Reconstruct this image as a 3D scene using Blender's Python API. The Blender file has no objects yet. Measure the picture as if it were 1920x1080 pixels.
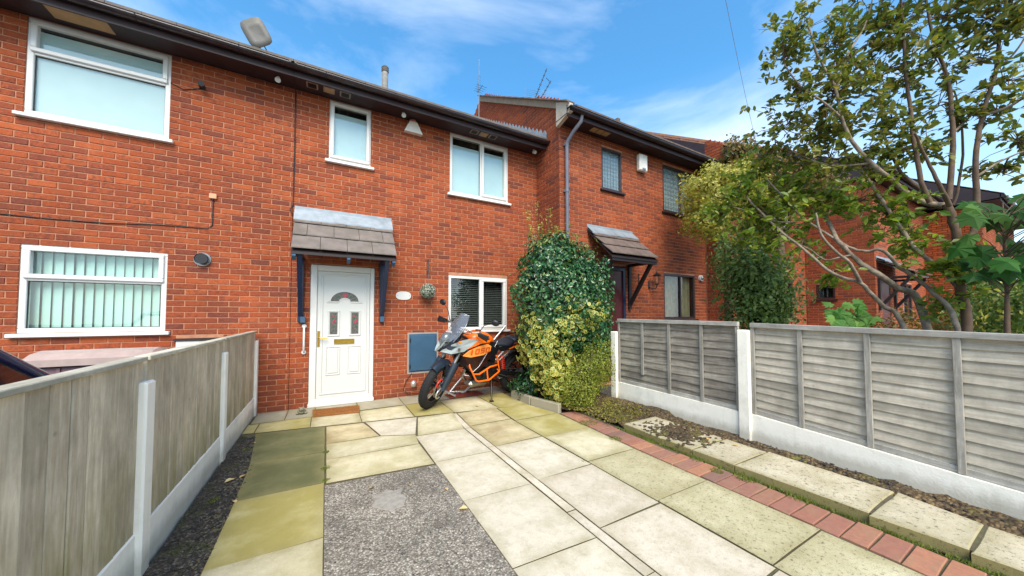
import bpy, math, random
import numpy as np
from mathutils import Vector, Matrix, Euler
rnd = random.Random(7)
nrs = np.random.RandomState(11)
scene = bpy.context.scene
COL = scene.collection
R = math.radians

# ------------------------------------------------------------------ camera
CAM_H = 1.39
FPX = 626.0
YAW = math.atan(348 / FPX)
PITCH = R(2.0)
cd = bpy.data.cameras.new('camera')
cam = bpy.data.objects.new('camera', cd)
COL.objects.link(cam)
cam.location = (0, 0, CAM_H)
cam.rotation_euler = (R(90) + PITCH, 0, -YAW)
cd.sensor_width = 36
cd.lens = FPX / 1920 * 36
cd.shift_y = (568.14 - 540) / 1920
cd.clip_start = 0.05
cd.clip_end = 2000
scene.camera = cam

# ------------------------------------------------------------------ world, sun, exposure
SUN_EL, SUN_AZ = R(47), R(-162)      # from behind the left shoulder
world = bpy.data.worlds.new('World')
scene.world = world
world.use_nodes = True
wt = world.node_tree
for n in list(wt.nodes): wt.nodes.remove(n)
def wn(t, **k):
    n = wt.nodes.new(t)
    for a, b in k.items(): setattr(n, a, b)
    return n
out = wn('ShaderNodeOutputWorld'); bg = wn('ShaderNodeBackground')
sky = wn('ShaderNodeTexSky'); sky.sky_type = 'NISHITA'; sky.sun_disc = False
sky.sun_elevation = SUN_EL; sky.sun_rotation = SUN_AZ
sky.air_density = 1.2; sky.dust_density = 1.0; sky.ozone_density = 1.6
hs = wn('ShaderNodeHueSaturation'); hs.inputs['Saturation'].default_value = 1.36
hs.inputs['Value'].default_value = 1.30
geo = wn('ShaderNodeTexCoord')
mp = wn('ShaderNodeMapping'); mp.inputs['Scale'].default_value = (1.0, 1.0, 2.4)
mp.inputs['Rotation'].default_value = (0, 0, R(30))
n1 = wn('ShaderNodeTexNoise'); n1.inputs['Scale'].default_value = 1.7; n1.inputs['Detail'].default_value = 7
n1.inputs['Roughness'].default_value = 0.55; n1.inputs['Distortion'].default_value = 0.5
rp = wn('ShaderNodeValToRGB'); rp.color_ramp.elements[0].position = 0.46; rp.color_ramp.elements[1].position = 0.80
rp.color_ramp.elements[0].color = (0.0, 0.0, 0.0, 1); rp.color_ramp.elements[1].color = (0.85, 0.85, 0.85, 1)
# pale veil that thickens towards the horizon
sp = wn('ShaderNodeSeparateXYZ')
mr = wn('ShaderNodeMapRange'); mr.inputs['From Min'].default_value = 0.02; mr.inputs['From Max'].default_value = 0.55
mr.inputs['To Min'].default_value = 0.60; mr.inputs['To Max'].default_value = 0.07
mx0 = wn('ShaderNodeMath', operation='MAXIMUM')
mix = wn('ShaderNodeMixRGB'); mix.inputs[2].default_value = (7.4, 8.1, 9.0, 1)
L = wt.links.new
L(geo.outputs['Generated'], mp.inputs['Vector']); L(mp.outputs[0], n1.inputs['Vector']); L(n1.outputs['Fac'], rp.inputs[0])
L(geo.outputs['Generated'], sp.inputs[0]); L(sp.outputs['Z'], mr.inputs['Value'])
add = wn('ShaderNodeMath', operation='MULTIPLY_ADD'); add.use_clamp = True
L(rp.outputs[0], add.inputs[0]); add.inputs[1].default_value = 0.75; L(mr.outputs[0], add.inputs[2])
tn = wn('ShaderNodeMixRGB', blend_type='MULTIPLY'); tn.inputs[0].default_value = 1; tn.inputs[2].default_value = (0.98, 1.17, 1.20, 1)
L(sky.outputs[0], tn.inputs[1]); L(tn.outputs[0], hs.inputs['Color']); L(hs.outputs[0], mix.inputs[1]); L(add.outputs[0], mix.inputs[0])
L(mix.outputs[0], bg.inputs[0]); L(bg.outputs[0], out.inputs[0])
bg.inputs[1].default_value = 0.095

sd = bpy.data.lights.new('sun', 'SUN'); sd.energy = 2.75; sd.angle = R(38); sd.color = (1.0, 0.89, 0.74)
sun = bpy.data.objects.new('sun', sd); COL.objects.link(sun)
# sky rotation is clockwise from +Y seen from above
sdir = Vector((math.sin(SUN_AZ) * math.cos(SUN_EL), math.cos(SUN_AZ) * math.cos(SUN_EL), math.sin(SUN_EL)))
sun.rotation_euler = (-sdir).to_track_quat('-Z', 'Y').to_euler()
scene.view_settings.view_transform = 'Standard'
scene.view_settings.look = 'None'
scene.view_settings.gamma = 1
scene.view_settings.use_curve_mapping = False
scene.view_settings.exposure = 0.98
scene.cycles.max_bounces = 6
scene.cycles.transparent_max_bounces = 12

def project(p):
    x, y, z = p[0], p[1], p[2] - CAM_H
    c, s = math.cos(YAW), math.sin(YAW)
    u = x * c - y * s; v = x * s + y * c
    cp, sn = math.cos(PITCH), math.sin(PITCH)
    v, z = v * cp + z * sn, -v * sn + z * cp
    if v < 0.05: return None
    return 960 + FPX * u / v, 568.14 - FPX * z / v, v

# ------------------------------------------------------------------ mesh helpers
WL = {}
class MB:
    def __init__(s): s.v = []; s.f = []; s.m = []; s.sm = []
    def add(s, vs, fs, mi=0, smooth=False):
        o = len(s.v); s.v += [tuple(p) for p in vs]
        for f in fs: s.f.append(tuple(i + o for i in f)); s.m.append(mi); s.sm.append(smooth)
        return s
    def box(s, x0, x1, y0, y1, z0, z1, mi=0, bev=0.0):
        if x0 > x1: x0, x1 = x1, x0
        if y0 > y1: y0, y1 = y1, y0
        if z0 > z1: z0, z1 = z1, z0
        if bev > 0:
            b = min(bev, (x1-x0)*.45, (y1-y0)*.45, (z1-z0)*.45)
            vs = []
            X = (x0, x1); Y = (y0, y1); Z = (z0, z1); idx = {}
            for i in (0, 1):
                for j in (0, 1):
                    for k in (0, 1):
                        sx, sy, sz = (1, -1)[i], (1, -1)[j], (1, -1)[k]
                        idx[i, j, k, 0] = len(vs); vs.append((X[i], Y[j]+sy*b, Z[k]+sz*b))
                        idx[i, j, k, 1] = len(vs); vs.append((X[i]+sx*b, Y[j], Z[k]+sz*b))
                        idx[i, j, k, 2] = len(vs); vs.append((X[i]+sx*b, Y[j]+sy*b, Z[k]))
            fs = []
            def quad(a, b_, c, d, n):
                p = [Vector(vs[t]) for t in (a, b_, c, d)]
                nn = (p[1]-p[0]).cross(p[2]-p[0])
                fs.append((a, b_, c, d) if nn.dot(n) > 0 else (d, c, b_, a))
            for i in (0, 1): quad(idx[i,0,0,0], idx[i,1,0,0], idx[i,1,1,0], idx[i,0,1,0], Vector(((-1,1)[i],0,0)))
            for j in (0, 1): quad(idx[0,j,0,1], idx[1,j,0,1], idx[1,j,1,1], idx[0,j,1,1], Vector((0,(-1,1)[j],0)))
            for k in (0, 1): quad(idx[0,0,k,2], idx[1,0,k,2], idx[1,1,k,2], idx[0,1,k,2], Vector((0,0,(-1,1)[k])))
            for i in (0, 1):
                for j in (0, 1): quad(idx[i,j,0,0], idx[i,j,1,0], idx[i,j,1,1], idx[i,j,0,1], Vector(((-1,1)[i],(-1,1)[j],0)))
                for k in (0, 1): quad(idx[i,0,k,0], idx[i,1,k,0], idx[i,1,k,2], idx[i,0,k,2], Vector(((-1,1)[i],0,(-1,1)[k])))
            for j in (0, 1):
                for k in (0, 1): quad(idx[0,j,k,1], idx[1,j,k,1], idx[1,j,k,2], idx[0,j,k,2], Vector((0,(-1,1)[j],(-1,1)[k])))
            for i in (0, 1):
                for j in (0, 1):
                    for k in (0, 1):
                        a, b_, c = idx[i,j,k,0], idx[i,j,k,1], idx[i,j,k,2]
                        nn = (Vector(vs[b_])-Vector(vs[a])).cross(Vector(vs[c])-Vector(vs[a]))
                        n = Vector(((-1,1)[i],(-1,1)[j],(-1,1)[k]))
                        fs.append((a, b_, c) if nn.dot(n) > 0 else (c, b_, a))
            return s.add(vs, fs, mi)
        vs = [(x0,y0,z0),(x1,y0,z0),(x1,y1,z0),(x0,y1,z0),(x0,y0,z1),(x1,y0,z1),(x1,y1,z1),(x0,y1,z1)]
        return s.add(vs, [(0,3,2,1),(4,5,6,7),(0,1,5,4),(1,2,6,5),(2,3,7,6),(3,0,4,7)], mi)
    def obox(s, c, size, rot=(0,0,0), mi=0, bev=0.0):
        t = MB().box(-size[0]/2, size[0]/2, -size[1]/2, size[1]/2, -size[2]/2, size[2]/2, 0, bev)
        M = Matrix.Translation(c) @ Euler(rot).to_matrix().to_4x4()
        return s.add([M @ Vector(p) for p in t.v], t.f, mi)
    def beam(s, a, b, w, h, up=(0,0,1), mi=0, bev=0.0):
        a = Vector(a); b = Vector(b); d = (b-a); Ln = d.length; d.normalize()
        u = Vector(up); r = d.cross(u).normalized(); u = r.cross(d)
        t = MB().box(0, Ln, -w/2, w/2, -h/2, h/2, 0, bev)
        return s.add([a + d*p[0] + r*p[1] + u*p[2] for p in t.v], [tuple(reversed(f)) for f in t.f], mi)
    def tube(s, pts, rad, n=8, mi=0, caps=True, smooth=True):
        pts = [Vector(p) for p in pts]
        if not hasattr(rad, '__len__'): rad = [rad]*len(pts)
        rings = []; prev = None
        for i, p in enumerate(pts):
            d = (pts[min(i+1, len(pts)-1)] - pts[max(i-1, 0)]).normalized()
            if prev is None:
                a = Vector((0,0,1)) if abs(d.z) < .9 else Vector((1,0,0))
                u = d.cross(a).normalized()
            else:
                u = (prev - d*prev.dot(d)).normalized()
            prev = u; w = d.cross(u)
            rings.append([p + (u*math.cos(2*math.pi*k/n) + w*math.sin(2*math.pi*k/n))*rad[i] for k in range(n)])
        vs = [q for r_ in rings for q in r_]; fs = []
        for i in range(len(pts)-1):
            for k in range(n):
                a = i*n+k; b = i*n+(k+1) % n
                fs.append((a, b, b+n, a+n))
        s.add(vs, fs, mi, smooth)
        if caps:
            s.add(rings[0], [tuple(reversed(range(n)))], mi); s.add(rings[-1], [tuple(range(n))], mi)
        return s
    def lathe(s, prof, n=24, M=None, mi=0, smooth=True):
        """prof: list of (r, z) about the local z axis"""
        M = M or Matrix.Identity(4); vs = []
        for r_, z in prof:
            for k in range(n):
                a = 2*math.pi*k/n; vs.append(M @ Vector((r_*math.cos(a), r_*math.sin(a), z)))
        fs = []
        for i in range(len(prof)-1):
            for k in range(n):
                a = i*n+k; b = i*n+(k+1) % n; fs.append((a, b, b+n, a+n))
        return s.add(vs, fs, mi, smooth)
    def ball(s, c, r, nu=12, nv=8, mi=0, jit=0):
        r = r if hasattr(r, '__len__') else (r, r, r); vs = []; fs = []
        for j in range(nv+1):
            t = math.pi*j/nv
            for i in range(nu):
                p = 2*math.pi*i/nu; q = 1+rnd.uniform(-jit, jit)
                vs.append((c[0]+r[0]*q*math.sin(t)*math.cos(p), c[1]+r[1]*q*math.sin(t)*math.sin(p), c[2]+r[2]*q*math.cos(t)))
        for j in range(nv):
            for i in range(nu):
                a = j*nu+i; b = j*nu+(i+1) % nu
                fs.append((a+nu, b+nu, b, a))
        return s.add(vs, fs, mi, True)
    def prism(s, poly, z0, z1, mi=0, bev=0.0):
        """poly: ccw (x,y) list"""
        n = len(poly); P = [Vector((p[0], p[1], 0)) for p in poly]
        c = sum(P, Vector())/n
        A = sum((P[i].x*P[(i+1) % n].y - P[(i+1) % n].x*P[i].y) for i in range(n))
        if A < 0: P.reverse()
        def ring(off, z):
            o = []
            for i in range(n):
                a = (P[i]-P[i-1]).normalized(); b = (P[(i+1) % n]-P[i]).normalized()
                na = Vector((-a.y, a.x, 0)); nb = Vector((-b.y, b.x, 0)); m = (na+nb)
                m = m/max(m.dot(na), .3) if m.length > 1e-6 else na
                q = P[i] + m*off; o.append((q.x, q.y, z))
            return o
        rings = [ring(0, z0), ring(0, z1-bev)] + ([ring(bev, z1)] if bev > 0 else [])
        vs = [q for r_ in rings for q in r_]; fs = []
        for i in range(len(rings)-1):
            for k in range(n):
                a = i*n+k; b = i*n+(k+1) % n; fs.append((a, b, b+n, a+n))
        fs.append(tuple(range((len(rings)-1)*n, len(rings)*n))); fs.append(tuple(reversed(range(n))))
        return s.add(vs, fs, mi)
    def xf(s, M):
        s.v = [tuple(M @ Vector(p)) for p in s.v]; return s
    def join(s, o, mi=None):
        k = len(s.v); s.v += o.v
        s.f += [tuple(i+k for i in f) for f in o.f]; s.m += (o.m if mi is None else [mi]*len(o.m)); s.sm += o.sm
        return s
    def build(s, name, mats, parent=None, loc=None, kind=None, smooth=None):
        base = WL.get(parent.name, Vector()) if parent else Vector()
        loc = Vector(loc) if loc is not None else None
        org = (loc if loc is not None else base)
        me = bpy.data.meshes.new(name)
        me.from_pydata([(p[0]-org.x, p[1]-org.y, p[2]-org.z) for p in s.v], [], s.f)
        if not isinstance(mats, (list, tuple)): mats = [mats]
        for m in mats: me.materials.append(m)
        if len(mats) > 1: me.polygons.foreach_set('material_index', s.m)
        me.polygons.foreach_set('use_smooth', s.sm if smooth is None else [smooth]*len(s.f))
        me.update()
        o = bpy.data.objects.new(name, me); COL.objects.link(o)
        if parent: o.parent = parent
        o.location = org - base
        WL[o.name] = org.copy()
        if kind: o['kind'] = kind
        return o

def thing(name, label, cat, loc=(0,0,0), group=None):
    o = bpy.data.objects.new(name, None); COL.objects.link(o)
    o.location = loc; o.empty_display_size = .2
    o['label'] = label; o['category'] = cat
    if group: o['group'] = group
    WL[o.name] = Vector(loc)
    return o
def tag(o, label, cat, group=None):
    o['label'] = label; o['category'] = cat
    if group: o['group'] = group
    return o
def bulk(name, V, F, mats, parent=None, mi=None, kind=None, smooth=False):
    """fast mesh from numpy arrays; F is (n,k)"""
    base = WL.get(parent.name, Vector()) if parent else Vector()
    V = np.asarray(V, dtype=np.float32) - np.array(base, dtype=np.float32)
    k = F.shape[1]; me = bpy.data.meshes.new(name)
    me.vertices.add(len(V)); me.vertices.foreach_set('co', V.ravel())
    me.loops.add(F.size); me.loops.foreach_set('vertex_index', F.ravel().astype(np.int32))
    me.polygons.add(len(F)); me.polygons.foreach_set('loop_start', np.arange(0, F.size, k, dtype=np.int32))
    if not isinstance(mats, (list, tuple)): mats = [mats]
    for m in mats: me.materials.append(m)
    if mi is not None: me.polygons.foreach_set('material_index', mi.astype(np.int32))
    me.polygons.foreach_set('use_smooth', np.full(len(F), smooth))
    me.update(calc_edges=True); me.validate()
    o = bpy.data.objects.new(name, me); COL.objects.link(o)
    if parent: o.parent = parent
    WL[o.name] = base.copy()
    if kind: o['kind'] = kind
    return o

# ------------------------------------------------------------------ materials
def lin(c):
    return tuple(((x/255)/12.92 if x/255 <= .04045 else (((x/255)+.055)/1.055)**2.4) for x in c) + (1,)
class NT:
    def __init__(s, name):
        s.mat = bpy.data.materials.new(name); s.mat.use_nodes = True
        s.t = s.mat.node_tree; s.b = s.t.nodes['Principled BSDF']; s.out = s.t.nodes['Material Output']
    def n(s, t, **k):
        x = s.t.nodes.new(t)
        for a, b in k.items():
            if a.startswith('i_'):
                key = a[2:]; key = int(key) if key.isdigit() else key.replace('_', ' ')
                x.inputs[key].default_value = b
            else: setattr(x, a, b)
        return x
    def l(s, a, b): s.t.links.new(a, b)
    def pos(s, scale=(1,1,1), rot=(0,0,0)):
        g = s.n('ShaderNodeNewGeometry'); m = s.n('ShaderNodeMapping')
        m.inputs['Scale'].default_value = scale; m.inputs['Rotation'].default_value = rot
        s.l(g.outputs['Position'], m.inputs['Vector']); return m.outputs[0]
    def noise(s, vec, scale, detail=4, rough=.55, dist=0):
        x = s.n('ShaderNodeTexNoise'); x.inputs['Scale'].default_value = scale; x.inputs['Detail'].default_value = detail
        x.inputs['Roughness'].default_value = rough; x.inputs['Distortion'].default_value = dist
        if vec is not None: s.l(vec, x.inputs['Vector'])
        return x.outputs['Fac']
    def ramp(s, fac, stops, interp='LINEAR'):
        x = s.n('ShaderNodeValToRGB'); cr = x.color_ramp; cr.interpolation = interp
        while len(cr.elements) > 1: cr.elements.remove(cr.elements[-1])
        cr.elements[0].position = stops[0][0]; cr.elements[0].color = stops[0][1]
        for p, c in stops[1:]:
            e = cr.elements.new(p); e.color = c
        s.l(fac, x.inputs[0]); return x.outputs[0]
    def mix(s, fac, a, b, mode='MIX'):
        x = s.n('ShaderNodeMixRGB', blend_type=mode)
        for v, i in ((fac, 0), (a, 1), (b, 2)):
            if isinstance(v, (int, float)): x.inputs[i].default_value = v
            elif isinstance(v, tuple): x.inputs[i].default_value = v
            else: s.l(v, x.inputs[i])
        return x.outputs[0]
    def math(s, op, a, b=0.0, clamp=False):
        x = s.n('ShaderNodeMath', operation=op); x.use_clamp = clamp
        for v, i in ((a, 0), (b, 1)):
            if isinstance(v, (int, float)): x.inputs[i].default_value = v
            else: s.l(v, x.inputs[i])
        return x.outputs[0]
    def bump(s, h, strength=.3, dist=.01):
        x = s.n('ShaderNodeBump'); x.inputs['Strength'].default_value = strength; x.inputs['Distance'].default_value = dist
        s.l(h, x.inputs['Height']); s.l(x.outputs[0], s.b.inputs['Normal'])
    def col(s, c):
        if isinstance(c, tuple): s.b.inputs['Base Color'].default_value = c
        else: s.l(c, s.b.inputs['Base Color'])
def G(v): return (v, v, v, 1)
def simple(name, rgb, rough=.5, metal=0, var=.12, scale=8, bump=0.0, bscale=60, spec=.5, coat=0, dirt=None, splash=False):
    t = NT(name); c = lin(rgb); p = t.pos()
    f = t.noise(p, scale, 5)
    lo = tuple(x*(1-var) for x in c[:3])+(1,); hi = tuple(min(1, x*(1+var)) for x in c[:3])+(1,)
    cc = t.ramp(f, [(.3, lo), (.7, hi)])
    if dirt:
        d = t.ramp(t.noise(p, 3.1, 6, .65), [(.52, G(0)), (.75, G(1))])
        cc = t.mix(t.math('MULTIPLY', d, dirt[1]), cc, lin(dirt[0]))
    if splash:
        s_ = t.n('ShaderNodeSeparateXYZ'); g_ = t.n('ShaderNodeNewGeometry'); t.l(g_.outputs['Position'], s_.inputs[0])
        q_ = t.math('ADD', s_.outputs['Z'], t.math('MULTIPLY', t.noise(t.pos((1, 1, .4)), 9, 6, .7), -.16))
        k_ = t.ramp(q_, [(-.0, G(1)), (.09, G(0))]); st_ = t.ramp(t.noise(t.pos((9, 9, .8)), 2, 5, .6), [(.55, G(0)), (.75, G(1))])
        cc = t.mix(t.math('MULTIPLY', k_, .45), cc, lin((128,118,82))); cc = t.mix(t.math('MULTIPLY', st_, .10), cc, lin((140,140,104)))
    t.col(cc)
    t.b.inputs['Roughness'].default_value = rough; t.b.inputs['Metallic'].default_value = metal
    t.b.inputs['Specular IOR Level'].default_value = spec
    t.b.inputs['Coat Weight'].default_value = coat
    if bump: t.bump(t.noise(p, bscale, 3), bump, .01)
    return t.mat

def mat_brick(name, tint=(1, 1, 1)):
    t = NT(name); g = t.n('ShaderNodeNewGeometry'); s = t.n('ShaderNodeSeparateXYZ'); t.l(g.outputs['Position'], s.inputs[0])
    u = t.math('ADD', s.outputs['X'], s.outputs['Y'])
    row = t.math('FLOOR', t.math('DIVIDE', s.outputs['Z'], .075))
    odd = t.math('MULTIPLY', t.math('FLOORED_MODULO', row, 2), .1125)
    colm = t.math('FLOOR', t.math('DIVIDE', t.math('ADD', u, odd), .225))
    cv = t.n('ShaderNodeCombineXYZ'); t.l(row, cv.inputs[0]); t.l(colm, cv.inputs[1])
    wn_ = t.n('ShaderNodeTexWhiteNoise', noise_dimensions='2D'); t.l(cv.outputs[0], wn_.inputs['Vector'])
    def c(r, g_, b): q = lin((r*1.03, g_*1.0, b*.94)); return tuple(q[i]*tint[i] for i in range(3))+(1,)
    base = t.ramp(wn_.outputs['Value'], [(0, c(122,66,50)), (.14, c(140,70,46)), (.3, c(158,80,46)), (.5, c(146,70,42)), (.66, c(166,88,54)), (.82, c(146,74,48)), (.93, c(130,66,48)), (1, c(108,60,52))])
    p = t.pos()
    m1 = t.ramp(t.noise(p, 26, 5, .65), [(.44, G(0)), (.60, G(1))])
    sel = t.ramp(wn_.outputs['Color'], [(.35, G(.25)), (.75, G(1))])
    base = t.mix(t.math('MULTIPLY', m1, t.math('MULTIPLY', sel, .75)), base, c(104, 56, 50))
    m2 = t.ramp(t.noise(p, 75, 3, .6), [(.55, G(0)), (.75, G(1))])
    base = t.mix(t.math('MULTIPLY', m2, .35), base, c(204, 122, 80))
    stn = t.ramp(t.noise(t.pos((2.2, 2.2, .35)), 1.4, 6, .65), [(.46, G(0)), (.68, G(1))])
    base = t.mix(t.math('MULTIPLY', stn, .22), base, c(104, 62, 50))
    efl = t.ramp(t.noise(t.pos((1, 1, 1.5)), 2.6, 8, .7), [(.60, G(0)), (.76, G(1))])
    base = t.mix(t.math('MULTIPLY', efl, .30), base, c(200, 146, 116))
    big = t.ramp(t.noise(p, .7, 4, .6), [(.3, G(.80)), (.7, G(1.12))])
    base = t.mix(1.0, base, big, 'MULTIPLY')
    lowz = t.n('ShaderNodeMapRange'); lowz.inputs['From Min'].default_value = 0.0; lowz.inputs['From Max'].default_value = .45
    lowz.inputs['To Min'].default_value = .45; lowz.inputs['To Max'].default_value = 0; t.l(s.outputs['Z'], lowz.inputs['Value'])
    dm = t.math('MULTIPLY', lowz.outputs[0], t.ramp(t.noise(p, 5, 5, .6), [(.35, G(0)), (.6, G(1))]))
    base = t.mix(dm, base, c(96, 62, 48))
    t.col(base); t.b.inputs['Roughness'].default_value = .9; t.b.inputs['Specular IOR Level'].default_value = .25
    h = t.math('ADD', t.noise(p, 90, 4), t.math('MULTIPLY', t.noise(p, 28, 3), 1.2))
    t.bump(h, .55, .006)
    return t.mat
M_BRICK = mat_brick('brick_red')
M_BRICKO = mat_brick('brick_orange', (1.08, 1.12, .9))
def mat_mortar():
    t = NT('mortar'); p = t.pos()
    c = t.ramp(t.noise(p, 12, 6, .6), [(.3, lin((158,106,80))), (.7, lin((190,134,104)))])
    t.col(c); t.b.inputs['Roughness'].default_value = .95; t.bump(t.noise(p, 140, 3), .4, .004)
    return t.mat
M_MORTAR = mat_mortar()
M_UPVC = simple('white_upvc', (214,212,208), .28, var=.03, scale=2, dirt=((190,186,176), .25))
M_SILL = simple('white_sill', (226,224,220), .4, var=.05, dirt=((170,160,145), .5))
M_PAINTW = simple('white_masonry_paint', (250,244,231), .6, var=.04, scale=4, bump=.2, bscale=60, dirt=((168,166,150), .4), splash=True)
M_DARKFRAME = simple('dark_brown_frame', (52,34,34), .4, var=.15)
M_SOFFIT = simple('dark_brown_soffit', (52,36,38), .55, var=.2, scale=5)
M_GUTTER = simple('black_brown_gutter', (40,32,36), .32, var=.2, scale=5, dirt=((92,84,84), .35))
M_VENT = simple('tan_plywood', (176,142,100), .8, var=.15)
M_VENTP = simple('pale_vent_frame', (150,132,116), .7)
M_LEAD = simple('lead_flashing', (140,150,158), .45, metal=.15, var=.12, scale=7, bump=.2, bscale=25, dirt=((110,116,120), .5))
M_LEADW = simple('bright_flashing', (146,156,164), .5, var=.15, scale=9, bump=.3, bscale=25, dirt=((104,114,124), .8))
M_TILE = simple('grey_roof_tile', (116,106,100), .85, var=.22, scale=6, bump=.5, bscale=90, dirt=((84,84,62), .6))
M_TILED = simple('brown_roof_tile', (104,88,80), .85, var=.22, scale=6, bump=.5, bscale=90, dirt=((70,66,54), .6))
M_NAVY = simple('navy_paint', (26,40,68), .35, var=.15, scale=5)
M_BLUE = simple('slate_blue_paint', (52,84,110), .42, var=.1, scale=5, bump=.1)
M_BLKWOOD = simple('black_brown_wood', (38,28,28), .5, var=.2)
M_BURG = simple('burgundy_door', (82,28,30), .35, var=.1)
M_BRASS = simple('brass', (198,160,74), .28, metal=1, var=.1, scale=20)
M_BLACK = simple('black_plastic', (22,22,24), .4, var=.2)
M_STEEL = simple('grey_metal', (150,150,152), .3, metal=.9, var=.1)
M_PIPE = simple('grey_pipe', (104,104,116), .45, var=.12, scale=5)
M_INT = simple('room_interior', (46,44,42), .9, var=.2)
M_INTL = simple('pale_room_interior', (150,160,160), .9, var=.1)
M_BLINDM = simple('mint_vertical_blind', (176,208,200), .7, var=.06, scale=3)
M_BLINDW = simple('pale_blind_and_reflection', (184,202,204), .7, var=.05, scale=3)
M_SLAT = simple('grey_blind_slat', (116,120,118), .5)
M_DUSK = simple('dusky_net', (136,146,150), .8, var=.15, scale=4)
M_CURTAIN = simple('beige_curtain', (150,140,110), .85, var=.25, scale=9)
M_CURTW = simple('white_net_curtain', (215,220,224), .85, var=.06, scale=9)
def mat_glass(name='window_glass', refl=.5, tint=(.95,.98,.97,1), k=1.5):
    t = NT(name); t.t.nodes.remove(t.b)
    tr = t.n('ShaderNodeBsdfTransparent'); tr.inputs[0].default_value = tint
    gl = t.n('ShaderNodeBsdfGlossy'); gl.inputs['Roughness'].default_value = .015; gl.inputs['Color'].default_value = (.95,.98,1,1)
    fr = t.n('ShaderNodeFresnel'); fr.inputs[0].default_value = 1.5
    f = t.math('ADD', t.math('MULTIPLY', fr.outputs[0], k), refl*.12, True)
    gg = t.n('ShaderNodeNewGeometry'); f = t.math('MULTIPLY', f, t.math('SUBTRACT', 1.0, gg.outputs['Backfacing']))
    bp = t.n('ShaderNodeBump'); bp.inputs['Strength'].default_value = .08; bp.inputs['Distance'].default_value = .02
    t.l(t.noise(t.pos(), 1.5, 2), bp.inputs['Height']); t.l(bp.outputs[0], gl.inputs['Normal'])
    mx = t.n('ShaderNodeMixShader'); t.l(f, mx.inputs[0]); t.l(tr.outputs[0], mx.inputs[1]); t.l(gl.outputs[0], mx.inputs[2])
    t.l(mx.outputs[0], t.out.inputs[0]); return t.mat
M_GLASS = mat_glass()
M_GLASS2 = mat_glass('textured_glass', .4, k=1.0)
def mat_wood(name, a, b, axis='Z', moss=0, dark=None):
    t = NT(name); sc = {'Z': (26, 26, 2.6), 'Y': (26, 2.2, 26), 'X': (2.2, 26, 26)}[axis]
    p = t.pos(sc); p0 = t.pos()
    oi = t.n('ShaderNodeObjectInfo')
    cmb = t.n('ShaderNodeVectorMath', operation='MULTIPLY_ADD')
    cv = t.n('ShaderNodeCombineXYZ'); 
    for i in range(3): t.l(oi.outputs['Random'], cv.inputs[i])
    t.l(cv.outputs[0], cmb.inputs[0]); cmb.inputs[1].default_value = (37, 37, 37); t.l(p, cmb.inputs[2])
    grain = t.noise(cmb.outputs[0], 1.6, 7, .62, .6)
    c = t.ramp(grain, [(.28, lin(a)), (.5, lin(tuple((x+y)/2 for x, y in zip(a, b)))), (.72, lin(b))])
    tone = t.ramp(oi.outputs['Random'], [(0, G(.76)), (1, G(1.10))]); c = t.mix(1.0, c, tone, 'MULTIPLY')
    st = t.ramp(t.noise(p0, 2.3, 5, .6), [(.42, G(0)), (.68, G(1))])
    c = t.mix(t.math('MULTIPLY', st, .4), c, lin(dark or tuple(int(x*.78) for x in a)))
    mo = t.ramp(t.noise(t.pos((1,1,.6)), 9, 7, .7), [(.35, G(.82)), (.65, G(1.1))]); c = t.mix(1.0, c, mo, 'MULTIPLY')
    kn = t.n('ShaderNodeTexVoronoi'); kn.inputs['Scale'].default_value = 5.5; t.l(p0, kn.inputs['Vector'])
    k = t.ramp(kn.outputs['Distance'], [(.0, G(1)), (.07, G(.0))]); c = t.mix(t.math('MULTIPLY', k, .55), c, lin(tuple(int(x*.5) for x in a)))
    if moss:
        g = t.n('ShaderNodeNewGeometry'); s = t.n('ShaderNodeSeparateXYZ'); t.l(g.outputs['Position'], s.inputs[0])
        mr_ = t.n('ShaderNodeMapRange'); t.l(s.outputs['Z'], mr_.inputs['Value'])
        mr_.inputs['From Min'].default_value = .2; mr_.inputs['From Max'].default_value = .75; mr_.inputs['To Min'].default_value = moss; mr_.inputs['To Max'].default_value = 0.02
        mf = t.math('MULTIPLY', mr_.outputs[0], t.ramp(t.noise(t.pos((6, 6, 1.5)), 1.2, 5, .6), [(.35, G(0)), (.65, G(1))]))
        c = t.mix(mf, c, lin((140,132,70)))
    t.col(c); t.b.inputs['Roughness'].default_value = .85; t.b.inputs['Specular IOR Level'].default_value = .25
    t.bump(grain, .5, .006); return t.mat
M_FBOARD = mat_wood('weathered_fence_board', (190,172,144), (236,220,194), 'Z', moss=.9)
M_FCAP = mat_wood('fence_capping', (180,172,150), (224,218,200), 'Y')
M_LAP = mat_wood('grey_lap_board', (124,114,102), (190,180,164), 'Y', dark=(92,84,80))
M_LAPL = mat_wood('pale_grey_lap_board', (164,154,138), (206,196,178), 'Y')
M_BATT = mat_wood('grey_batten', (142,136,126), (186,180,170), 'Z')
M_RAIL = mat_wood('grey_rail', (160,154,144), (206,202,194), 'Y')
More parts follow.
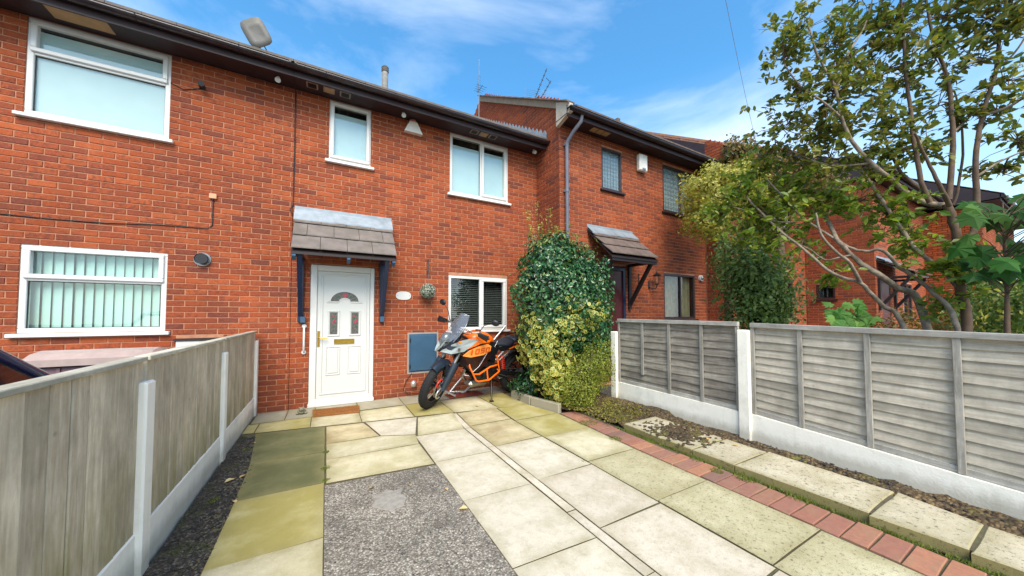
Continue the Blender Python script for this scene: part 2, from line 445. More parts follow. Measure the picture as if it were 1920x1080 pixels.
def mat_slab(name, a, b, moss=0, brown=0, speck=0, mosscol=(120,116,48), seed=0, side=(84,76,54), edge=.45, edgecol=(138,128,84)):
    t = NT(name); p = t.pos(); g = t.n('ShaderNodeObjectInfo')
    cv = t.n('ShaderNodeCombineXYZ')
    t.l(g.outputs['Random'], cv.inputs[0]); t.l(g.outputs['Random'], cv.inputs[1])
    ad = t.n('ShaderNodeVectorMath', operation='MULTIPLY_ADD'); t.l(cv.outputs[0], ad.inputs[0]); ad.inputs[1].default_value = (9, 17, 0); t.l(p, ad.inputs[2])
    q = ad.outputs[0]
    c = t.ramp(t.noise(q, 3.2, 8, .62), [(.3, lin(a)), (.7, lin(b))])
    d1 = t.ramp(t.noise(q, 5.5, 9, .75, .4), [(.46, G(0)), (.66, G(1))])
    c = t.mix(t.math('MULTIPLY', d1, .42), c, lin((158,146,108)))
    d2 = t.ramp(t.noise(p, 14, 8, .75), [(.50, G(0)), (.70, G(1))])
    c = t.mix(t.math('MULTIPLY', d2, .25), c, lin((122,112,86)))
    c = t.mix(1.0, c, t.ramp(g.outputs['Random'], [(0, G(.9)), (1, G(1.05))]), 'MULTIPLY')
    if brown:
        f = t.ramp(t.noise(q, 1.7, 6, .6), [(.42, G(0)), (.68, G(1))])
        c = t.mix(t.math('MULTIPLY', f, brown), c, lin((126,98,62)))
    if moss:
        f = t.ramp(t.noise(q, 2.0, 7, .62), [(.5-.28*moss, G(0)), (.78-.28*moss, G(1))])
        c = t.mix(t.math('MULTIPLY', f, min(1, moss*1.05)), c, lin(mosscol))
    tc = t.n('ShaderNodeTexCoord'); sx = t.n('ShaderNodeSeparateXYZ'); t.l(tc.outputs['Generated'], sx.inputs[0])
    ex = t.math('MINIMUM', sx.outputs['X'], t.math('SUBTRACT', 1.0, sx.outputs['X'])); ey = t.math('MINIMUM', sx.outputs['Y'], t.math('SUBTRACT', 1.0, sx.outputs['Y']))
    ee = t.math('ADD', t.math('MINIMUM', ex, ey), t.math('MULTIPLY', t.math('SUBTRACT', t.noise(p, 6, 7, .7), .5), -.34))
    em = t.ramp(ee, [(.0, G(1)), (.10, G(.35)), (.17, G(0))])
    c = t.mix(t.math('MULTIPLY', em, edge), c, lin(edgecol))
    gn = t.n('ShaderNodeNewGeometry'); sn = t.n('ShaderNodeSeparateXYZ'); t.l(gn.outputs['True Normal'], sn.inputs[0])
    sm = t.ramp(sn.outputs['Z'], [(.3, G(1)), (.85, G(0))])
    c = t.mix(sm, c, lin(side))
    sp_ = t.ramp(t.noise(p, 160, 2, .7), [(.56, G(0)), (.70, G(1))])
    c = t.mix(t.math('MULTIPLY', sp_, .18+.4*speck), c, lin((84,74,58)))
    if speck:
        v = t.ramp(t.noise(p, 38, 4, .75), [(.56, G(0)), (.64, G(1))])
        c = t.mix(t.math('MULTIPLY', v, .75*speck), c, lin((82,74,50)))
    t.col(c); t.b.inputs['Roughness'].default_value = .88; t.b.inputs['Specular IOR Level'].default_value = .3
    t.bump(t.math('ADD', t.noise(p, 120, 3), t.math('MULTIPLY', t.noise(p, 18, 4), .7)), .3, .005); return t.mat
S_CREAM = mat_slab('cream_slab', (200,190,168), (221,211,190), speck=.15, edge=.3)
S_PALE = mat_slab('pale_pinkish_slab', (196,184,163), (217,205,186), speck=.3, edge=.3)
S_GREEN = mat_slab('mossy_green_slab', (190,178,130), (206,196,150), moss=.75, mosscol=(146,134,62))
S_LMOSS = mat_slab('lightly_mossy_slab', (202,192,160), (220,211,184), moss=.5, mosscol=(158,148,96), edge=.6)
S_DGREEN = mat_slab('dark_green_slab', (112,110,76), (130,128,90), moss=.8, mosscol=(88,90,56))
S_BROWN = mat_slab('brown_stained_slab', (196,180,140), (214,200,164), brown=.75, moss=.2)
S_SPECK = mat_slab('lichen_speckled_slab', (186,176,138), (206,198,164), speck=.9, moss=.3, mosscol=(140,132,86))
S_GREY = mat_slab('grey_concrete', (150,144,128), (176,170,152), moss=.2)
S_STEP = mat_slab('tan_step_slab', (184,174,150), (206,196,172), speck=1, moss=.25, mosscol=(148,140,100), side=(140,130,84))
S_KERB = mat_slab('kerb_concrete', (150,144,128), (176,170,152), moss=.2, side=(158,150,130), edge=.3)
S_PATIO = simple('dark_joint_sand', (88,80,60), .95, var=.3, scale=20, bump=.5, dirt=((70,90,36), .5))
S_EDGE = NT('edging_brick')
_t = S_EDGE; _g = _t.n('ShaderNodeObjectInfo'); _p = _t.pos()
_c = _t.ramp(_g.outputs['Random'], [(0, lin((156,104,84))), (.25, lin((142,104,92))), (.5, lin((172,118,90))), (.7, lin((150,106,88))), (.85, lin((128,96,86))), (1, lin((176,124,96)))])
_c = _t.mix(_t.math('MULTIPLY', _t.ramp(_t.noise(_p, 22, 6, .65), [(.4, G(0)), (.7, G(1))]), .4), _c, lin((112,74,66)))
_c = _t.mix(_t.math('MULTIPLY', _t.ramp(_t.noise(_p, 7, 6, .65), [(.5, G(0)), (.7, G(1))]), .45), _c, lin((142,124,92)))
_t.col(_c); _t.b.inputs['Roughness'].default_value = .85; _t.bump(_t.noise(_p, 90, 4), .35, .004); S_EDGE = _t.mat
def mat_gravel(name, cols, scale, bs=.8, rough=.9, dist=.02, moss=None):
    t = NT(name); p = t.pos(); v = t.n('ShaderNodeTexVoronoi'); v.inputs['Scale'].default_value = scale; t.l(p, v.inputs['Vector'])
    s = t.n('ShaderNodeSeparateColor'); t.l(v.outputs['Color'], s.inputs[0])
    c = t.ramp(s.outputs[0], [(i/(len(cols)-1), lin(x)) for i, x in enumerate(cols)])
    edge = t.ramp(v.outputs['Distance'], [(.2, G(1)), (.75, G(.45))]); c = t.mix(1.0, c, edge, 'MULTIPLY')
    big = t.ramp(t.noise(p, 2.2, 5, .6), [(.35, G(.65)), (.65, G(1.1))]); c = t.mix(1.0, c, big, 'MULTIPLY')
    if moss:
        f = t.ramp(t.noise(p, 4.2, 6, .65), [(.54, G(0)), (.66, G(1))]); c = t.mix(t.math('MULTIPLY', f, moss[1]), c, lin(moss[0]))
    t.col(c); t.b.inputs['Roughness'].default_value = rough
    t.bump(t.math('MULTIPLY', v.outputs['Distance'], -1), bs, dist); return t.mat
M_TARMAC = mat_gravel('worn_tarmac', [(112,104,92),(188,178,162),(146,136,122),(214,204,188),(122,114,100),(170,160,144)], 85, .7, dist=.008, moss=((84,78,68), .7))
M_GRAVEL = mat_gravel('dark_gravel', [(48,42,36),(92,84,72),(62,56,48),(120,110,94),(52,46,38)], 60, 1, dist=.02, moss=((74,84,30), .7))
M_SOIL = mat_gravel('brown_soil', [(92,76,54),(128,106,74),(78,62,44),(148,124,86)], 40, 1, moss=((112,108,44), .8))
M_GROUND = mat_gravel('old_asphalt', [(92,90,86),(120,118,112),(104,102,98)], 50, .4)
M_GRASS = simple('rough_grass', (80,92,48), .95, var=.4, scale=6, bump=.8, bscale=40)
def mat_leaf(name, cols, rough=.35, trans=.35, spec=.5, shape=None):
    t = NT(name); g = t.n('ShaderNodeNewGeometry'); oi = t.n('ShaderNodeObjectInfo')
    r_ = t.math('FRACT', t.math('ADD', g.outputs['Random Per Island'], oi.outputs['Random']))
    c = t.ramp(r_, [(i/(len(cols)-1), lin(x)) for i, x in enumerate(cols)])
    p = t.pos(); c = t.mix(1.0, c, t.ramp(t.noise(p, 3, 3), [(.3, G(.8)), (.7, G(1.15))]), 'MULTIPLY')
    t.col(c); t.b.inputs['Roughness'].default_value = rough; t.b.inputs['Specular IOR Level'].default_value = spec
    tr = t.n('ShaderNodeBsdfTranslucent'); t.l(t.mix(1.0, c, (1.25, 1.3, .6, 1), 'MULTIPLY'), tr.inputs[0])
    mx = t.n('ShaderNodeMixShader'); mx.inputs[0].default_value = trans
    t.l(t.b.outputs[0], mx.inputs[1]); t.l(tr.outputs[0], mx.inputs[2]); t.l(mx.outputs[0], t.out.inputs[0]); return t.mat
M_BARK = NT('pale_bark'); _t = M_BARK; _p = _t.pos()
_t.col(_t.ramp(_t.noise(_p, 14, 6, .65), [(.3, lin((98,84,70))), (.55, lin((142,126,108))), (.75, lin((172,156,136)))])); _t.b.inputs['Roughness'].default_value = .85
_t.bump(_t.noise(_p, 50, 4), .6, .006); M_BARK = _t.mat
M_TWIG = simple('brown_twig', (96,76,60), .85, var=.25, scale=14, bump=.3)

# ================================================================== SETTING: ground and paving
MB().prism([(-60,-60),(70,-60),(70,60),(-60,60)], -.5, -.065).build('ground', M_GROUND, kind='structure')
patio = MB().prism([(-.84,-.9),(4.06,-.9),(4.06,5.9),(-.84,5.9)], -.064, -.0085).build('patio', S_PATIO, kind='structure')

def slab(poly, mat, z=0.0, th=.045, name='paving_slab', gap=.003, bev=.002, parent=None, tilt=.003, wob=.0025):
    cx = sum(p[0] for p in poly)/len(poly); cy = sum(p[1] for p in poly)/len(poly)
    P = []
    n = len(poly)
    A = sum(poly[i][0]*poly[(i+1) % n][1]-poly[(i+1) % n][0]*poly[i][1] for i in range(n))
    if A < 0: poly = poly[::-1]
    # inset by gap and wobble edges a little
    Q = [Vector((p[0], p[1], 0)) for p in poly]; ins = []
    for i in range(n):
        a = (Q[i]-Q[i-1]).normalized(); b = (Q[(i+1) % n]-Q[i]).normalized()
        na = Vector((-a.y, a.x, 0)); nb = Vector((-b.y, b.x, 0)); m = na+nb; m = m/max(m.dot(na), .3)
        ins.append(Q[i]+m*gap)
    for i in range(n):
        a = ins[i]; b = ins[(i+1) % n]; L_ = (b-a).length; k = max(1, int(L_/.12)) if L_ > .2 else 1
        nr = Vector(((b-a).y, -(b-a).x, 0)).normalized()
        for j in range(k):
            q = a.lerp(b, j/k) - (nr*rnd.uniform(0, wob) if j else Vector())
            P.append((q.x, q.y))
    m = MB().prism(P, z-th, z, bev=bev)
    tx, ty = rnd.uniform(-tilt, tilt), rnd.uniform(-tilt, tilt); dz = rnd.uniform(-.002, .003)
    m.v = [(x, y, zz+dz+(x-cx)*tx+(y-cy)*ty if zz > z-th+.001 else zz) for x, y, zz in m.v]
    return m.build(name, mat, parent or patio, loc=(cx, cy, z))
yf = lambda x: 4.80 - .15*x
# apron rows in front of the house
xa = [-.82, -.46, -.12, .44, 1.08, 1.66, 2.3, 2.9]
am = [S_GREY, S_GREY, S_GREY, S_GREY, S_GREY, S_GREY, S_GREY, S_GREY]
for i in range(7): slab([(xa[i], 5.36), (xa[i+1], 5.36), (xa[i+1], 5.89), (xa[i], 5.89)], am[i])
xb = [-.84, -.72, -.15, .43, 1.08, 1.62, 2.28, 2.76]
bm = [S_GREEN, S_GREEN, S_LMOSS, S_LMOSS, S_GREEN, S_LMOSS, S_GREEN]
for i in range(7): slab([(xb[i], yf(xb[i])+.04), (xb[i+1], yf(xb[i+1])+.04), (xb[i+1], 5.34), (xb[i], 5.34)], bm[i])
# left column
yl = [4.90, 3.93, 3.22, 2.44, 1.68, .92, .16, -.6]
lm = [S_DGREEN, S_DGREEN, S_GREEN, S_LMOSS, S_LMOSS, S_GREEN, S_LMOSS]
xl = [-.70, -.60, -.58, -.57, -.56, -.56, -.56, -.56]
for i in range(7):
    t_ = yl[i] if i else 4.9
    slab([(xl[i+1], yl[i+1]-.02), (.015, yl[i+1]), (.015, t_ if i else 4.80), (xl[i], t_)], lm[i], gap=.004 if i < 2 else .007)
# second column with the broken slab, then the tarmac patch
slab([(.02,4.16),(.56,4.14),(.49,4.52),(.44,yf(.44)),(.02,yf(.02))], S_BROWN)
slab([(.57,4.13),(.93,3.97),(1.10,yf(1.1)),(.46,yf(.46))], S_CREAM)
slab([(.02,3.71),(.90,3.68),(.93,3.96),(.57,4.12),(.02,4.15)], S_LMOSS)
slab([(.02,3.19),(.91,3.12),(.90,3.67),(.02,3.70)], S_LMOSS)
tp = [(.012,-.7),(.92,-.7),(.918,3.10),(.6,3.135),(.012,3.17)]
MB().prism(tp, -.06, -.006).build('tarmac_patch', M_TARMAC, kind='structure')
slab([(.36,2.60),(.43,2.52),(.47,2.55),(.52,2.56),(.56,2.66),(.53,2.74),(.57,2.83),(.49,2.80),(.44,2.86),(.40,2.80),(.33,2.82),(.34,2.72),(.31,2.66)], simple('grey_mortar', (150,144,134), .9, var=.2, scale=25, bump=.5, dirt=((104,98,88), .6)), z=-.003, th=.03, name='patch_of_mortar', gap=0, bev=.002, tilt=0)
# third column
y3 = [4.62, 3.92, 3.15, 2.40, 1.64, .88, .12, -.64]
m3 = [S_LMOSS, S_CREAM, S_CREAM, S_CREAM, S_CREAM, S_CREAM, S_PALE]
for i in range(7):
    xl_ = 1.105 if i == 0 else .914
    slab([(.914 if i else .938, y3[i+1]), (1.50, y3[i+1]-.03), (1.50 if i else 1.6, y3[i]-.03), (xl_, y3[i])], m3[i])
# narrow channel strip
for i in range(8):
    y0 = 4.55-.66*i; slab([(1.503, y0-.66), (1.582, y0-.66), (1.582+(.05 if i==0 else 0), y0), (1.503+(.05 if i==0 else 0), y0)], S_PALE, z=.0, th=.04, name='channel_strip', gap=.003, bev=.002)
y4 = [4.54, 3.95, 3.22, 2.40, 1.67, .93, .18, -.6]
m4 = [S_BROWN, S_BROWN, S_CREAM, S_PALE, S_PALE, S_PALE, S_PALE]
for i in range(7): slab([(1.585, y4[i+1]), (2.185, y4[i+1]+.01), (2.185+(.06 if i==0 else 0), y4[i]), (1.585+(.05 if i==0 else 0), y4[i])], m4[i])
y5 = [4.48, 3.86, 3.18, 2.46, 1.70, .96, .2, -.56]
m5 = [S_GREEN, S_GREEN, S_LMOSS, S_SPECK, S_SPECK, S_SPECK, S_SPECK]
m5[0] = S_GREEN
for i in range(7):
    xr = [2.74, 2.88, 2.86, 2.82, 2.82, 2.82, 2.82, 2.82]
    slab([(2.19, y5[i+1]), (xr[i+1], y5[i+1]), (xr[i], y5[i]), (2.19+(.05 if i==0 else 0), y5[i])], m5[i])
# curved brick edging
y = 3.82; k = 0
while y > -.6:
    xo = 2.83 + (max(0, y-2.4)*.05); w = .128; bl = .30 if y < 2.2 else .26
    jx = rnd.uniform(-.006, .006); xo += jx
    slab([(xo, y-w), (xo+bl, y-w+.004), (xo+bl+(.006), y), (xo+.006, y)], S_EDGE, z=.002, th=.04, name='edging_brick', gap=.0035, bev=.004, tilt=.016)
    y -= w; k += 1
# soil bed behind the edging
NB = MB(); gx, gy = 16, 60
vs = []; fs = []
for i in range(gx+1):
    for j in range(gy+1):
        y = -.7+5.75*j/gy; xs = 3.155 if y < 2.4 else 3.155+.05*(y-2.4)
        if y > 3.8: xs = 2.94
        x = xs+(4.075-xs)*i/gx
        z = -.01+.05*(nrs.rand()-.5) + (.05 if y > 2.9 else 0) + (.04 if x > 3.8 else 0)
        vs.append((x, y, z))
for i in range(gx):
    for j in range(gy):
        a = i*(gy+1)+j; fs.append((a, a+gy+1, a+gy+2, a+1))
NB.add(vs, fs, 0, True).build('soil_bed', M_SOIL, kind='structure')
step = MB().box(3.205, 3.655, -.34, 2.90, -.06, .062).build('step_bed', S_PATIO, kind='structure')
ys = [2.93, 2.40, 2.05, 1.66, .83, .43, -.35]
for i in range(6):
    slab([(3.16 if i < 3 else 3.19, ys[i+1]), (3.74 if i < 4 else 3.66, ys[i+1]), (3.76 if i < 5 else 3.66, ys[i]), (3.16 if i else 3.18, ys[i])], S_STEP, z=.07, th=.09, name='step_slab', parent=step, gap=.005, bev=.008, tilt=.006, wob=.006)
# clumps of earth lying on the step slab
bits = MB()
for i in range(420):
    x = rnd.gauss(3.46, .15); y = rnd.gauss(2.38, .17)
    if 3.12 < x < 3.82 and 1.98 < y < 2.9:
        q = 1-min(1, math.hypot((x-3.46)/.4, (y-2.38)/.45)); bits.ball((x, y, .076), (rnd.uniform(.008,.022)*(1+q), rnd.uniform(.008,.022)*(1+q), rnd.uniform(.003,.009)), 6, 4, jit=.3)
bits.build('earth_and_moss', M_SOIL, kind='stuff')
# stone kerb in front of the planting bed
kerb = thing('stone_kerb', 'low grey stone kerb at the foot of the variegated shrub by the motorbike', 'kerb', (2.8,4.3,0))
for a, b in (((2.76,4.95),(2.80,4.42)), ((2.80,4.40),(2.93,3.86))):
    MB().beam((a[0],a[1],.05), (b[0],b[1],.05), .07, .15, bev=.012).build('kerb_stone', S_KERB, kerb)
# dark gravel gully along the left fence
vs = []; fs = []; gx, gy = 8, 90
for i in range(gx+1):
    for j in range(gy+1):
        x = -.83+.28*i/gx; y = -.8+5.62*j/gy
        if y > 3.9: x = -.83+(.28-.13*(y-3.9)/.95)*i/gx
        vs.append((x, y, -.02+.018*nrs.rand()+.02*(1-i/gx)))
for i in range(gx):
    for j in range(gy):
        a = i*(gy+1)+j; fs.append((a, a+gy+1, a+gy+2, a+1))
MB().add(vs, fs).build('gravel_gully', M_GRAVEL, kind='structure')
def pebble_field(name, n, fx, r0, r1, mats):
    V = []; F = []; mi = []
    base = np.array([(1,0,0),(-1,0,0),(0,1,0),(0,-1,0),(0,0,.6),(0,0,-.6)], float)
    ff = [(0,2,4),(2,1,4),(1,3,4),(3,0,4),(2,0,5),(1,2,5),(3,1,5),(0,3,5)]
    for i in range(n):
        x, y, z = fx(); s = nrs.uniform(r0, r1); a = nrs.rand()*6.28
        c, sn = math.cos(a), math.sin(a)
        for b in base*s*nrs.uniform(.6, 1.3, (6, 3)): V.append((x+b[0]*c-b[1]*sn, y+b[0]*sn+b[1]*c, z+b[2]))
        F += [tuple(q+i*6 for q in f) for f in ff]; mi += [i % len(mats)]*8
    return bulk(name, V, np.array(F), mats, None, np.array(mi), 'stuff')
M_ST1 = simple('dark_stone', (52,50,48), .9, var=.3, scale=30); M_ST2 = simple('mid_stone', (96,90,82), .9, var=.3, scale=30); M_ST3 = simple('black_stone', (32,31,30), .85, var=.3, scale=30)
def _gf():
    y = nrs.uniform(1.2, 4.8); w = .27 if y < 3.9 else .27-.13*(y-3.9)
    return (-.83+w*nrs.rand(), y, -.002)
pebble_field('loose_gravel', 2600, _gf, .005, .012, [M_ST1, M_ST2, M_ST3])
pebble_field('loose_chippings', 1500, lambda: (nrs.uniform(.03,.92), nrs.uniform(1.2,3.1), -.005), .0025, .006, [M_ST1, M_ST2, M_ST2])
pebble_field('soil_crumbs', 900, lambda: (nrs.uniform(3.82,4.06), nrs.uniform(.2,3.8), .03), .006, .016, [M_SOIL, M_ST1])

# ================================================================== HOUSES
_bm = MB().box(-.5, .5, -.004, .014, -.5, .5); _bm.v = []
def unit_brick():
    m = MB(); f = (-.5, .5); y0 = 0.0; c = .012; cz = .04
    # front at y=0 with chamfer, sides go back to y=.016
    fr = [(-.5+c, 0, -.5+cz), (.5-c, 0, -.5+cz), (.5-c, 0, .5-cz), (-.5+c, 0, .5-cz)]
    md = [(-.5, .003, -.5), (.5, .003, -.5), (.5, .003, .5), (-.5, .003, .5)]
    bk = [(-.5, .016, -.5), (.5, .016, -.5), (.5, .016, .5), (-.5, .016, .5)]
    fs = [(0,1,2,3)]
    for i in range(4):
        j = (i+1) % 4; fs += [(i, i+4, j+4, j), (i+4, i+8, j+8, j+4)]
    return fr+md+bk, fs
UBV, UBF = unit_brick()
UBF_IN = [tuple(reversed(f)) if 0 else f for f in UBF]
_shared = {}
def brick_mesh(mat, axis):
    key = (mat.name, axis)
    if key not in _shared:
        me = bpy.data.meshes.new('brick')
        V = [(x, y, z) if axis == 'x' else (y, -x, z) for x, y, z in UBV]
        me.from_pydata(V, [], UBF); me.materials.append(mat); me.update(); _shared[key] = me
    return _shared[key]
def brick_wall(parent, axis, fixed, u0, u1, z0, z1, holes=(), zmax=None, mat=None, soldiers=(), nind=300, pick=None, minpx=10):
    """bricks on the face y=fixed (axis 'x', facing -y) or x=fixed (axis 'y', facing -x)"""
    mat = mat or M_BRICK
    H, W_ = .075, .225
    items = []
    off = fixed      # colour hash uses x+y
    r0 = int(math.floor(z0/H)); r1 = int(math.ceil(z1/H))
    for r in range(r0, r1):
        za = max(r*H+.0062, z0); zb = min((r+1)*H-.0062, z1)
        if zb-za < .02: continue
        odd = (r % 2)*.1125
        segs = [(u0, u1)]
        for (a, b, c, d) in holes:
            if c < zb-.012 and d > za+.012:
                ns = []
                for s0, s1 in segs:
                    if b <= s0 or a >= s1: ns.append((s0, s1)); continue
                    if a > s0: ns.append((s0, a))
                    if b < s1: ns.append((b, s1))
                segs = ns
        for s0, s1 in segs:
            k0 = int(math.floor((s0+off+odd)/W_)); k1 = int(math.ceil((s1+off+odd)/W_))
            for k in range(k0, k1):
                a = max(k*W_-odd-off+.0062, s0+.001); b = min((k+1)*W_-odd-off-.0062, s1-.001)
                if b-a < .012: continue
                if zmax and zb > zmax((a+b)/2): continue
                items.append((a, b, za, zb))
    sc = []
    for i, (a, b, za, zb) in enumerate(items):
        cu, cz = (a+b)/2, (za+zb)/2
        P = ((a, fixed, cz), (b, fixed, cz)) if axis == 'x' else ((fixed, a, cz), (fixed, b, cz))
        p, q = project(P[0]), project(P[1]); s = 0
        if p and q and -5 < (p[0]+q[0])/2 < 1925 and -5 < (p[1]+q[1])/2 < 1085:
            s = abs(p[0]-q[0]) * min(1, ((zb-za)/.065))
            if s < minpx or (pick and not pick(cu, cz)): s = 0
        sc.append(s)
    order = sorted(range(len(items)), key=lambda i: -sc[i])
    ind = set(i for i in order[:nind] if sc[i] > 0)
    me = brick_mesh(mat, axis); base = WL[parent.name]
    V = []; F = []
    for i, (a, b, za, zb) in enumerate(items):
        j = rnd.uniform(-.0015, .0015)
        cu, cz = (a+b)/2, (za+zb)/2
        if i in ind:
            o = bpy.data.objects.new('brick', me); COL.objects.link(o); o.parent = parent
            pos = Vector((cu, fixed+j, cz)) if axis == 'x' else Vector((fixed+j, cu, cz))
            o.location = pos-base
            o.scale = (b-a, 1, zb-za) if axis == 'x' else (1, b-a, zb-za)
        else:
            n = len(V)
            for x, y, z in UBV:
                if axis == 'x': V.append((cu+x*(b-a), fixed+y+j, cz+z*(zb-za)))
                else: V.append((fixed+y+j, cu-x*(b-a), cz+z*(zb-za)))
            F += [tuple(q+n for q in f) for f in UBF]
    if F: bulk('brickwork', V, np.array(F), mat, parent, kind='stuff')
    return len(ind)
def backing(parent, axis, fixed, u0, u1, z0, z1, holes=(), th=.1, zmax=None, name='wall'):
    """mortar-coloured wall body 7 mm behind the brick faces, with real openings"""
    us = sorted({u0, u1} | {h[0] for h in holes} | {h[1] for h in holes}); us = [u for u in us if u0 <= u <= u1]
    zs = sorted({z0, z1} | {h[2] for h in holes} | {h[3] for h in holes}); zs = [z for z in zs if z0 <= z <= z1]
    m = MB(); f0 = fixed+.007
    for i in range(len(us)-1):
        # merge vertical runs
        run = None
        cells = []
        for j in range(len(zs)-1):
            cu, cz = (us[i]+us[i+1])/2, (zs[j]+zs[j+1])/2
            hole = any(h[0] < cu < h[1] and h[2] < cz < h[3] for h in holes)
            if hole:
                if run: cells.append(run); run = None
            else: run = (run[0], zs[j+1]) if run else (zs[j], zs[j+1])
        if run: cells.append(run)
        for za, zb in cells:
            if axis == 'x': m.box(us[i], us[i+1], f0, f0+th, za, zb)
            else: m.box(f0, f0+th, us[i], us[i+1], za, zb)
    return m.build(name, M_MORTAR, parent)

def window(parent, D, x0, x1, z0, z1, bars=(), sashes=(), frame=None, sill=True, blind=None, fw=.055, interior=None, glass=None, label=None, sillmat=None, axis='x', openz=None, lead=False):
    """bars: ('v',x) or ('h',z); panes are found between; sashes: list of (xa,xb,za,zb) raised openers"""
    frame = frame or M_UPVC
    yF, yB = D+.012, D+.085
    m = MB()
    m.box(x0, x1, yF, yB, z1-fw, z1, bev=.006); m.box(x0, x1, yF, yB, z0, z0+fw, bev=.006)
    m.box(x0, x0+fw, yF+.001, yB, z0+fw, z1-fw, bev=.006); m.box(x1-fw, x1, yF+.001, yB, z0+fw, z1-fw, bev=.006)
    vx = [x0+fw]+[b[1] for b in bars if b[0] == 'v']+[x1-fw]; hz = [z0+fw]+[b[1] for b in bars if b[0] == 'h']+[z1-fw]
    for b in bars:
        if b[0] == 'v': m.box(b[1]-fw*.5, b[1]+fw*.5, yF+.002, yB, z0+fw, z1-fw, bev=.005)
        else: m.box(x0+fw, x1-fw, yF+.003, yB, b[1]-fw*.5, b[1]+fw*.5, bev=.005)
    w = m.build('window', frame, parent)
    if label: w['label'] = label
    for (a, b, c, d) in sashes:
        s = MB(); q = .05; y0, y1 = D-.012, D+.05
        s.box(a, b, y0, y1, d-q, d, bev=.007); s.box(a, b, y0, y1, c, c+q, bev=.007)
        s.box(a, a+q, y0, y1, c+q, d-q, bev=.007); s.box(b-q, b, y0, y1, c+q, d-q, bev=.007)
        s.box(a+q-.006, b-q+.006, y0+.018, y0+.024, c+q-.006, c+q); 
        s.build('sash', frame, w)
    # black gaskets and glass
    gp = MB(); gk = MB()
    V = [(vx[i], vx[i+1]) for i in range(len(vx)-1)]; Hh = [(hz[i], hz[i+1]) for i in range(len(hz)-1)]
    for a, b in V:
        for c, d in Hh:
            a2 = a+(fw*.5 if a != vx[0] else 0); b2 = b-(fw*.5 if b != vx[-1] else 0)
            c2 = c+(fw*.5 if c != hz[0] else 0); d2 = d-(fw*.5 if d != hz[-1] else 0)
            pane = MB().box(a2, b2, D+.045, D+.051, c2, d2).build('pane', glass or M_GLASS, w)
            gk.box(a2, b2, D+.036, D+.044, c2, c2+.007); gk.box(a2, b2, D+.036, D+.044, d2-.007, d2)
            gk.box(a2, a2+.007, D+.036, D+.044, c2+.007, d2-.007); gk.box(b2-.007, b2, D+.036, D+.044, c2+.007, d2-.007)
            if lead:
                n = 6; mm = int(round((d2-c2)/((b2-a2)/n)))
                for t in range(1, n): gk.box(a2+(b2-a2)*t/n-.003, a2+(b2-a2)*t/n+.003, D+.038, D+.0445, c2, d2)
                for t in range(1, max(2, mm)): gk.box(a2, b2, D+.0385, D+.0442, c2+(d2-c2)*t/mm-.003, c2+(d2-c2)*t/mm+.003)
    gk.build('gasket', M_STEEL if lead else M_BLACK, w)
    if sill:
        MB().box(x0-.05, x1+.05, D-.055, D+.03, z0-.045, z0-.003, bev=.006).build('sill', sillmat or M_SILL, w)
    # room behind
    it = MB(); a, b, c, d = x0, x1, z0, z1; y0, y1 = D+.11, D+.75
    it.box(a-.1, b+.1, y1, y1+.02, c-.1, d+.1); it.box(a-.12, a-.1, y0, y1, c-.1, d+.1); it.box(b+.1, b+.12, y0, y1, c-.1, d+.1)
    it.box(a-.1, b+.1, y0, y1, d+.1, d+.12); it.box(a-.1, b+.1, y0, y1, c-.12, c-.1)
    it.build('room_interior', interior or M_INT, w)
    if blind:
        kind, bmat, za, zb = blind; bl = MB()
        if kind in ('v', 'vc'):
            x = x0+.03; by = D+.12 if kind == 'v' else D+.10
            while x < x1-.06:
                ang = (-.30 if kind == 'v' else -.06)+rnd.uniform(-.08, .08)
                dx, dy = .085*math.cos(ang)/2, .085*math.sin(ang)/2; cy = by
                bl.add([(x+.04-dx, cy-dy, za), (x+.04+dx, cy+dy, za), (x+.04+dx, cy+dy, zb), (x+.04-dx, cy-dy, zb)], [(0,1,2,3)])
                x += .083
        elif kind == 'h':
            z = za
            while z < zb:
                cy = D+.12
                bl.add([(x0+.05, cy-.011, z-.004), (x1-.05, cy-.011, z-.004), (x1-.05, cy+.011, z+.005), (x0+.05, cy+.011, z+.005)], [(0,1,2,3)])
                z += .036
            for xx in (x0+.2, (x0+x1)/2-.15, (x0+x1)/2+.2, x1-.2): bl.box(xx-.001, xx+.001, D+.1, D+.102, za, zb)
        elif kind == 's':
            bl.box(x0+.03, x1-.03, D+.062, D+.066, za, zb)
        elif kind == 'c':
            n = int((x1-x0)/.012)
            vs = []; fs = []
            for i in range(n+1):
                x = x0+(x1-x0)*i/n; yy = D+.16+.022*math.sin(i*.9)+.01*math.sin(i*.37)
                vs += [(x, yy, za), (x, yy, zb)]
            fs = [(2*i, 2*i+2, 2*i+3, 2*i+1) for i in range(n)]
            bl.add(vs, fs)
        bl.build('curtain' if kind == 'c' else 'blind', bmat, w)
    return w

